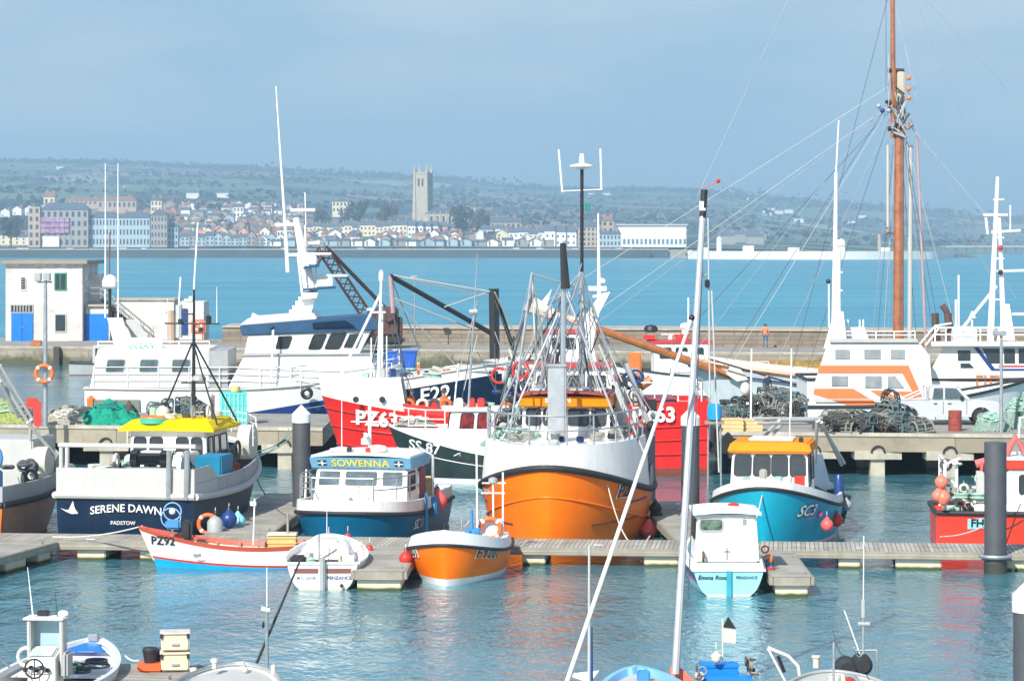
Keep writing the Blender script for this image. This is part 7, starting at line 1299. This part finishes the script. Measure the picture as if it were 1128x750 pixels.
# ---------------- 17. left edge boat ----------------
o = boat('fishing_boat', 'grey boat with an orange stern cut by the left edge of the photo', -17.65, 93.7, 82, 'fishing boat')
h = Hull(9.4, 3.7, 2.1, 1.4, 1.35, t0=.4, rake=.7, tr=.92, trw=.86)
h.band('hull', .1, h.sheer, mat('rusty_reflection_hull_side', (.5, .22, .12), .45, var=.3, streak=.5, rust=.5), o, 6); h.band('bottom_paint', -.5, .1, brownb, o, 3); h.strake('rubbing_strake', h.sheer, .1, rubber, o); h.wall('bulwark', h.sheer, lambda t: h.sheer(t)+.6, greyp, o, th=.1); h.deck(1.2, lgrey, o)  # orange reflection on the side is mixed into the rusty hull colour
MB().add([(h.x(0, z)-.02, y, z) for y, z in ((1.6, .1), (-1.62, .1), (-1.7, 1.4), (1.7, 1.4))], [(0, 1, 2, 3)]).build('transom_panel', orange, o)
MB().torus((-4.3, -1.0, 2.9), .5, .1, 18, 8, 'x').build('hauler_rim', MATS['blue_fitting'], o); MB().lathe([(.1, -.2), (.42, -.15), (.42, .15), (.1, .2)], (-4.3, -1.0, 2.9), 16, axis='x').build('net_hauler', navy2, o); MB().bb(-4.6, -4.0, -1.5, -.3, 1.9, 2.5).build('hauler_base', MATS['blue_fitting'], o, bevel=.05)
MB().lathe([(.2, -.35), (.55, -.3), (.55, .3), (.2, .35)], (.3, -1.4, 2.4), 18, axis='y').build('pot_hauler', MATS['cream_metal'], o)
for a in (((-10, 400), (34, 470)), ((0, 402), (36, 462)), ((34, 462), (33, 500)), ((0, 420), (20, 460)), ((30, 465), (60, 500))): spar(*a[0], 93, *a[1], 94, .06, lgrey if a[0][0] < 30 else ropem, 'frame_tube')
for k in range(9): MB().torus((-3+random.uniform(0, 2.5), -1.5+random.uniform(-.1, .3), 2.2+random.uniform(-.2, .3)), random.uniform(.15, .3), .07, 12, 6, random.choice('xyz')).build('gear_loop', random.choice([roped, roped, ropem]), o)
house_box(o, 0, 2.6, 1.2, 1.2, 3.2, lgrey); clutter(o, -4.5, -.5, -1.6, 1.6, 1.25, 20, 30) 
rope(W(42, 487, 97), W(120, 512, 108), .5, 'upper pale green line from the grey boat to the navy boat', m=ropeg); rope(W(42, 490, 97), W(122, 516, 108), .6, 'lower white line sagging from the grey boat to the navy boat')
pots_ = 0
for k, (x0_, y0_) in enumerate(((322, 473), (325, 476), (318, 472))): rope(W(x0_, y0_, 118.5), W(278+k*2, 497+k*3, 101), .25, ['highest', 'middle', 'lowest'][k]+' of three pale green lines from the navy boat bow to the quay', m=ropeg)
rope(W(335, 450, 119.3), W(440, 420, 134), .2, 'white mooring line from the quay up to the white trawler bow'); rope(W(276, 505, 101), W(305, 548, 92), .5, 'dark line dropping from the navy boat bow to the pontoon', m=roped)
# ================= NEAR BOATS =================
# console boat bottom left
o = boat('console_boat', 'small white open boat with windscreen console at the bottom left', -9.75, 58.7, 84, 'boat')
h = Hull(6.2, 2.5, 1.0, .75, .72, t0=.35, rake=.5, tr=.85, tm=.45, full=2.0, pw=.75, wl=.82)
h.band('hull', .05, h.sheer, whiteh, o, 6); h.band('bottom_paint', -.5, .05, navy2, o, 3); h.wall('gunwale', lambda t: h.sheer(t)-.05, lambda t: h.sheer(t)+.06, mat('worn_white_gunwale', (.6, .62, .62), .5), o, th=.11); h.deck(.35, white, o, t1=.75); h.deck(lambda t: h.sheer(t)-.12, white, o, 'foredeck', t0=.5, t1=.9)
MB().add([(1.9, .55, h.sheer(.85)+.0), (2.85, 0, 1.0), (1.9, -.55, h.sheer(.85)+.0)], [(0, 1, 2)]).build('blue_bow_cover', brightblue, o); MB().torus((1.0, -.15, .79), .12, .035, 16, 6, 'z').build('hatch', greyp, o); MB().bb(2.75, 2.9, -.12, .12, .98, 1.15).build('bow_fitting', steel, o, bevel=.02)
# console with windscreen frame
c = MB().hexa([(-1.5, -.3, .4), (-.6, -.3, .4), (-.6, .32, .4), (-1.5, .32, .4)], [(-1.35, -.26, 1.25), (-.85, -.26, 1.4), (-.85, .28, 1.4), (-1.35, .28, 1.25)]).build('console', white, o, bevel=.04)
MB().add([(-1.36, -.2, 1.28), (-1.36, .3, 1.28), (-.9, .3, 1.42), (-.9, -.2, 1.42)], [(0, 1, 2, 3)]).build('chart_screen', mat('pale_screen', (.5, .56, .55), .3), c); MB().torus((-1.62, .1, 1.05), .2, .02, 20, 6, 'x').build('wheel', rubber, c)
for k in range(4): MB().tube([(-1.6, .1, 1.05), (-1.6, .1+.2*math.cos(k*PI/2), 1.05+.2*math.sin(k*PI/2))], .015, 5).build('spoke', rubber, c)
for k in range(5): MB().lathe([(.05, 0), (.05, .06)], (-1.5, -.15+.12*k, 1.0+.05*(k % 2)), 8, axis='x').build('dial', black, c)
for y in (-.34, .36): MB().hexa([(-1.1, y-.04, .8), (-.8, y-.04, .8), (-.8, y+.04, .8), (-1.1, y+.04, .8)], [(-1.15, y-.04, 2.0), (-.75, y-.04, 2.0), (-.75, y+.04, 2.0), (-1.15, y+.04, 2.0)]).build('frame_side', lgrey, o, bevel=.02)
MB().bb(-1.2, -.65, -.4, .48, 2.0, 2.05).build('roof', white, o, bevel=.02); MB().bb(-.78, -.76, -.3, .32, 1.4, 2.0).build('windscreen', mat('clear_pane', (.35, .5, .58), .1), o); dome(o, (-.8, -.3, 2.05), .12, .12); MB().bb(-.9, -.75, .0, .25, 2.05, 2.17).build('lamp_bar', black, o, bevel=.02)
whip(o, (-1.0, .3, 2.05), 1.05, (0, .12), r=.018); whip(o, (-.9, -.2, 2.05), .6, (0, .06), r=.01, m=black); MB().bb(-1.3, -.8, -.52, -.38, .8, 1.35).build('side_box', greyp, o, bevel=.05)
MB().tube([(-2.2, 1.05, .8), (-1.2, 1.15, .95), (-.6, 1.15, 1.1), (-.2, 1.05, .85)], .02, 6).tube([(-1.0, 1.15, 1.0), (-1.0, 1.15, 1.55)], .012, 5).tube([(-.2, -.1, .8), (.0, -.4, .9), (.1, -.9, .85)], .02, 6).build('hand_rail', steel, o)
clutter(o, -2.8, -1.7, -.9, .9, .4, 8, 31); clutter(o, -.3, .8, -.9, .9, .75, 5, 32, False)
rope(W(138, 722, 59.5), W(153, 727, 59.2), .05, 'white line from the console boat to the bottom pontoon end')
# boxes on pontoon end
d0 = 59.9
def onp(px, d): return Vector(((px-CX)*d/F, d, .58))
b1 = crate(onp(165.5, d0), (.46, .4, .16), mat('orange_crate_plastic', (.85, .12, .03), .45), 'orange-red crate on the bottom pontoon with a black bucket on it')
t = thing('bucket', 'black bucket standing on the orange-red crate', 'bucket', onp(165.5, d0)+Vector((0, 0, .17))); MB().lathe([(.13, 0), (.17, .28), (.18, .28), (.15, .33), (.02, .34)], n=16).build('tub', rubber, t); MB().torus((0, 0, .24), .17, .012, 12, 5, 'z').build('rim', black, t)
t = thing('bucket', 'dark blue tub behind the black bucket', 'bucket', onp(171, 60.3)+Vector((0, 0, 0))); MB().lathe([(.16, 0), (.18, .42), (.02, .43)], n=16).build('tub', navy2, t)
bx = mat('cream_insulated_box', (.74, .64, .46), .55, var=.1, streak=.15)
for k, l in enumerate(('lower cream insulated fish box on the bottom pontoon', 'upper cream insulated fish box with a worn grey lid')):
    t = thing('fish_box', l, 'box', onp(193, 59.9)+Vector((0, 0, .0+k*.44)), .12); MB().hexa([(-.3, -.25, .02), (.3, -.25, .02), (.3, .25, .02), (-.3, .25, .02)], [(-.32, -.27, .37), (.32, -.27, .37), (.32, .27, .37), (-.32, .27, .37)]).build('shell', bx, t, bevel=.03)
    MB().bb(-.335, .335, -.285, .285, .375, .425).build('lid', bx if k == 0 else mat('worn_lid', (.6, .58, .52), .7, var=.3, scale=6), t, bevel=.015)
    for x in (-.3, .28): MB().bb(x-.03, x+.03, -.31, -.27, .3, .4).build('latch', rubber, t)
    MB().bb(-.08, .08, -.3, -.26, .15, .19).build('handle', greyp, t)
# grey-decked boat with rods
o = boat('angling_boat', 'grey-decked boat bow with black fishing rod cut by the bottom edge', -5.95, 55.0, 88, 'boat')
h = Hull(6.6, 2.3, .95, .8, .75, t0=.35, rake=.35, tr=.85, tm=.45, full=3.4, pw=.6, wl=.85); hullset(o, h, whiteh, navy2, None, .05, greyp, .04, lgrey, dz=.06)
h.strake('toe_rail', lambda t: h.sheer(t)+.04, .03, steel, o)
spar(275, 748, 59.5, 331, 616, 59.8, .035, black, 'fishing_rod', r2=.022); spar(279, 742, 59.5, 330, 617, 59.8, .012, black, 'rod_line'); spar(294, 752, 59.3, 294, 668, 59.3, .045, steel, 'mast', r2=.035); spar(294, 690, 59.3, 294, 625, 59.3, .012, white, 'antenna'); spar(288, 670, 59.3, 297, 672, 59.3, .05, white, 'lamp'); p = loc(o, 290, 688, 59.3); MB().torus(p, .05, .022, 12, 6).build('reel', black, o)
for px, py in ((236, 736), (213, 746)): p = loc(o, px, py, 57.6); MB().lathe([(.05, 0), (.05, .12), (.08, .14), (.08, .2), (.02, .22)], p, 10).build('bollard', cream, o)
p = loc(o, 270, 738, 57.8); MB().ball(p, .08, 10).tube([p, p+Vector((-.05, .03, .2))], .03, 6).build('bow_lamp', lgrey, o); p = loc(o, 301, 742, 57.4); MB().lathe([(.05, 0), (.05, .18), (.02, .2)], p, 10).build('fuel_cap', cream, o)
rope(W(233, 733, 60.4), W(218, 732, 60.6), .02, 'white short line from the grey-decked bow to the pontoon'); 
# centre sailing boat with silver mast
o = boat('sailing_boat', 'small pale blue lugger at the bottom with tall silver mast and white leaning spar', 2.75, 54.1, 92, 'sailing boat')
h = Hull(6.8, 2.2, 1.0, .75, .75, t0=.35, rake=.4, tr=.8, tm=.45, full=2.6, pw=.7, wl=.8); hullset(o, h, mat('pale_blue_hull', (.35, .55, .75), .4), navy2, None, .05, None, deckm=lgrey, dz=.08); h.wall('gunwale', lambda t: h.sheer(t)-.08, lambda t: h.sheer(t)+.07, mat('sky_blue_gunwale', (.2, .45, .75), .45), o, th=.12)
c = MB(); c.grid(lambda u, v: (-1.0+3.9*u, (v*2-1)*.85*(1-u**3)**.5, .85+.3*(1-(2*v-1)**2)*(1-.5*u)), 12, 12); c.build('canvas_cover', mat('grey_canvas', (.5, .5, .47), .8, var=.15), o); MB().bb(1.4, 1.65, -.12, .14, 1.0, 1.25).build('blue_fitting', MATS['blue_fitting'], o, bevel=.03)
spar(744, 742, 58.5, 774, 236, 60, .085, mat('silver_mast', (.5, .52, .53), .45, .3), 'mast', r2=.065); spar(774, 240, 60, 776, 209, 60, .075, black, 'mast_cap', r2=.075); spar(774, 232, 60, 774.5, 222, 60, .08, white, 'mast_band')
spar(777, 206, 60, 793, 200, 60, .01, redp, 'wind_vane'); MB().ball(loc(o, 791, 199.5, 60), .05, 8).build('vane_tip', redp, o)
spar(624, 752, 57.5, 762, 350, 58.5, .052, mat('white_spar', (.68, .68, .66), .5), 'leaning_spar', r2=.036); MB().ball(loc(o, 762, 350, 58.5), .07, 8).build('spar_end', black, o)
spar(780, 240, 60, 782, 440, 60, .018, lgrey, 'halyard'); spar(776, 240, 60, 758, 660, 59, .012, wire, 'halyard'); spar(784, 320, 60, 792, 520, 60, .02, lgrey, 'halyard'); p = loc(o, 779, 312, 60); MB().bb(p.x-.1, p.x+.1, p.y-.05, p.y+.05, p.z-.1, p.z+.08).build('deck_light', black, o, bevel=.02); MB().ball(loc(o, 775, 303, 60), .06, 8).build('lamp', white, o)
spar(769, 215, 60, 868, 0, 62, .008, wire, 'forestay') ; spar(757, 560, 59, 746, 735, 59, .012, wire, 'halyard')
spar(649, 752, 59, 649, 600, 59, .035, lgrey, 'mizzen_mast', r2=.025); spar(652, 750, 59, 652, 690, 59, .03, navy2, 'mizzen_sprit', r2=.015); MB().hexa([loc(o, 630, 745, 59), loc(o, 650, 752, 59), loc(o, 650, 752, 59.3), loc(o, 630, 745, 59.3)], [loc(o, 632, 741, 59), loc(o, 660, 738, 59), loc(o, 660, 738, 59.3), loc(o, 632, 741, 59.3)]).build('outrigger', white, o)
A = [loc(o, x, y, 58.7) for x, y in ((738, 735), (741, 731), (751, 736), (768, 752), (740, 756))]; B_ = [loc(o, x, y, 59.2) for x, y in ((739, 735), (742, 732), (751, 737), (768, 752), (740, 756))]; MB().add(A+B_, [(0, 1, 2, 3, 4), (9, 8, 7, 6, 5)]+[(i, (i+1) % 5, 5+(i+1) % 5, 5+i) for i in range(5)]).build('red_sail_bag', mat('coral_sail_bag', (.85, .17, .1), .7), o)
# blue crates on a low raft
t = tag(MB().bb(4.1, 5.5, 56.5, 59.9, -.3, .28).build('raft', beam, bevel=.03), 'low wooden raft under the blue crates at the bottom', 'raft')
bc = mat('azure_crate', (.0, .22, .7), .45, var=.12)
for (px, d, z, w_, l) in ((792, 59.5, .3, .8, 'back blue fish crate at the bottom'), (803, 58.6, .3, .92, 'front blue fish crate with yellow marking at the bottom'), (804, 58.8, .0, 0, '')):
    if w_: crate(Vector(((px-CX)*d/F, d, z)), (w_, .5, .34 if px == 803 else .5), bc, l)
t = thing('dan_flag', 'black and cream dan flag on a thin pole above the blue crates', 'flag', W(796, 722, 59.2)); MB().tube([(0, 0, -.1), (0, 0, .8)], .018, 6).build('pole', cream, t); MB().add([(0, 0, .62), (.3, .02, .58), (.12, 0, .86)], [(0, 1, 2)]).build('flag', black, t, fix=False); MB().add([(.0, .0, .3), (.28, .03, .26), (.3, .02, .56), (.0, 0, .6)], [(0, 1, 2, 3)]).build('flag', cream, t, fix=False)
fender(W(789, 724, 59.1), 'white and red float lying on the blue crates', .12, cream)
for px in (824, 829, 771): tt_ = thing('rope_bundle', 'brown rope tangle '+{824: 'upper right', 829: 'lower right', 771: 'left'}[px]+' of the blue crates', 'rope', W(px, {824: 728, 829: 742, 771: 742}[px], 58.9)); [MB().torus((random.uniform(-.08, .08), random.uniform(-.1, .1), random.uniform(-.08, .08)), random.uniform(.05, .1), .02, 10, 5, random.choice('xyz')).build('coil', random.choice([wood, roped, ropem]), tt_) for _ in range(7)]
# right bottom boat with outboards
o = boat('open_boat', 'pale open boat with bent white rail and black engine covers at the bottom right', 6.85, 55.4, 90, 'boat')
h = Hull(6.2, 2.5, .78, .62, .6, t0=.35, rake=.35, tr=.85, tm=.45, full=3, pw=.6, wl=.85); hullset(o, h, lgrey, navy2, None, .05, greyp, .04, lgrey, dz=.04)
MB().tube([loc(o, 846, 713, 59), loc(o, 868, 722, 59), loc(o, 879, 733, 59), loc(o, 882, 752, 59)], .035, 8).build('bent_rail', white, o); spar(846, 714, 59, 866, 752, 59, .025, white, 'rail_stay'); spar(857, 722, 59, 864, 740, 59, .04, black, 'strut'); p = loc(o, 899, 735, 59); MB().lathe([(.07, 0), (.07, .2), (.1, .22), (.1, .26)], p, 10).build('post', cream, o)
for px, py, r_ in ((932, 736, .25), (949, 731, .22)): MB().lathe([(r_*.7, -.28), (r_, -.2), (r_*1.05, .15), (r_*.7, .28)], loc(o, px, py, 59), 16, axis='x').build('black_cover', rubber, o)
spar(951, 752, 59, 951, 672, 59, .035, steel, 'mast', r2=.025); spar(951, 672, 59, 951.5, 590, 59, .012, white, 'antenna'); spar(945, 687, 59, 958, 687, 59, .05, greyp, 'lamp_cluster'); spar(951, 680, 59, 951, 660, 59, .05, greyp, 'lamp_stem'); spar(930, 672, 59, 956, 744, 59, .014, white, 'antenna'); spar(966, 752, 59, 966, 715, 59, .03, steel, 'frame'); spar(940, 716, 59, 967, 716, 59, .025, steel, 'frame')
rope(W(1100, 585, 83.5), W(1128, 572, 86), .05, 'dark line at the guide ring of the flat-topped pile', m=roped)
clutter(o, -.5, 1.8, -.8, .8, .62, 9, 33)
# ================= PEOPLE =================
def person(p, rz, shirt, trouser, label, hair=(.08, .05, .03), pose='stand', scale=1.0):
    t = p; J = {'pel': (0, 0, .95), 'chest': (0, 0, 1.3), 'neck': (0, 0, 1.48), 'head': (0, -.02, 1.66), 'top': (0, -.01, 1.76)}
    V = [(0, 0, .95), (0, 0, 1.15), (0, 0, 1.36), (0, -.01, 1.49), (0, -.02, 1.60), (0, -.02, 1.71), (.19, 0, 1.42), (.26, .0, 1.15), (.22, -.14, .93), (-.19, 0, 1.42), (-.27, 0, 1.15), (-.23, -.14, .93), (.1, 0, .9), (.12, -.02, .5), (.13, .02, .08), (.14, -.12, .04), (-.1, 0, .9), (-.12, -.04, .5), (-.13, .02, .08), (-.14, -.12, .04), (.2, -.2, .86), (-.21, -.2, .86)]
    E = [(0, 1), (1, 2), (2, 3), (3, 4), (4, 5), (2, 6), (6, 7), (7, 8), (2, 9), (9, 10), (10, 11), (0, 12), (12, 13), (13, 14), (14, 15), (0, 16), (16, 17), (17, 18), (18, 19), (8, 20), (11, 21)]
    rad = [.14, .13, .16, .065, .1, .075, .07, .05, .038, .07, .05, .038, .1, .065, .045, .04, .1, .065, .045, .04, .035, .035]
    if pose == 'sit':
        V = [(x, y-(.0), z-.45) if i not in (13, 14, 15, 17, 18, 19) else (x, y-.42, z-(.0 if i in (13, 17) else .35)) for i, (x, y, z) in enumerate(V)]
        V[13] = (.12, -.42, .48); V[17] = (-.12, -.42, .48); V[14] = (.13, -.45, .08); V[18] = (-.13, -.45, .08); V[15] = (.13, -.58, .04); V[19] = (-.13, -.58, .04)
    me = bpy.data.meshes.new('person'); me.from_pydata(V, E, []); ob = bpy.data.objects.new('person', me); C.objects.link(ob)
    sm = ob.modifiers.new('skin', 'SKIN'); ss = ob.modifiers.new('sub', 'SUBSURF'); ss.levels = ss.render_levels = 2
    for i, r_ in enumerate(rad): me.skin_vertices[0].data[i].radius = (r_, r_*.8)
    me.skin_vertices[0].data[0].use_root = True
    dg = bpy.context.evaluated_depsgraph_get(); dg.update(); m2 = bpy.data.meshes.new_from_object(ob.evaluated_get(dg)); ob.modifiers.clear(); ob.data = m2
    for m_ in (mat('skin', (.55, .33, .24), .6), shirt, trouser, black): m2.materials.append(m_)
    zs = -.45 if pose == 'sit' else 0
    for f in m2.polygons:
        c_ = f.center; z = c_.z-zs
        f.material_index = 0 if (z > 1.5 or (z < .93 and abs(c_.x) > .17 and c_.y < -.1 and z > .6)) else (1 if z > .98 else 2)
        if c_.z < .1: f.material_index = 3
        f.use_smooth = True
    hb = MB().lathe([(.115, -.02), (.12, .04), (.09, .11), (.02, .13)], (0, .005, 1.66+zs), 14).build('hair', mat('dark_hair', hair, .8), ob)
    MB().ball((0, -.125, 1.63+zs), .018, 6).build('nose', MATS['skin'], ob)
    ob.location = p; ob.rotation_euler = (0, 0, rz); ob.scale = (scale,)*3; tag(ob, label, 'person'); return ob
jeans = mat('blue_denim', (.06, .14, .28), .8, var=.2); orj = mat('orange_jacket', (.75, .2, .08), .8); wsh = mat('pale_blue_shirt', (.6, .68, .72), .8); navyc = mat('navy_clothes', (.03, .05, .09), .8)
person(Vector((W(843, 381, 219).x, 219, 1.46)), 2.8, orj, jeans, 'person in orange top and blue jeans standing on the pier at right', scale=1.08)
person(Vector((W(437, 380, 222).x, 222, 1.42)), .6, wsh, wsh, 'person in pale clothes standing beside the rusty crane', scale=1.05)
for px, py, d, rz, l, hh in ((453, 440, 118.2, 1.2, 'person in orange top bending on the red trawler deck left of the E22 number', (.05, .03, .02)), (489, 441, 117.4, -2.2, 'person in orange top sitting on the red trawler right of the E22 number', (.3, .12, .05))):
    v = W(px, py, d); person(Vector((v.x, v.y, v.z-.85)), rz, orj, navyc, l, hh, 'sit')
v = W(845, 440, 148.2); person(Vector((v.x, v.y, v.z-.3)), .5, navyc, jeans, 'person in dark top and jeans working on the bow of the pale sailing ship', scale=1)
# gulls and small flag
t = thing('seagull', 'tiny gull gliding over the hills at left', 'bird', W(136, 206, 400), .3)
MB().add([(0, -.4, 0), (.9, 0, .18), (0, .35, .02), (-.9, 0, .3)], [(0, 1, 2), (0, 2, 3)]).lathe([(.02, -.5), (.12, -.2), (.12, .15), (.02, .5)], (0, 0, 0), 8, axis='y').build('body', white, t, fix=False)
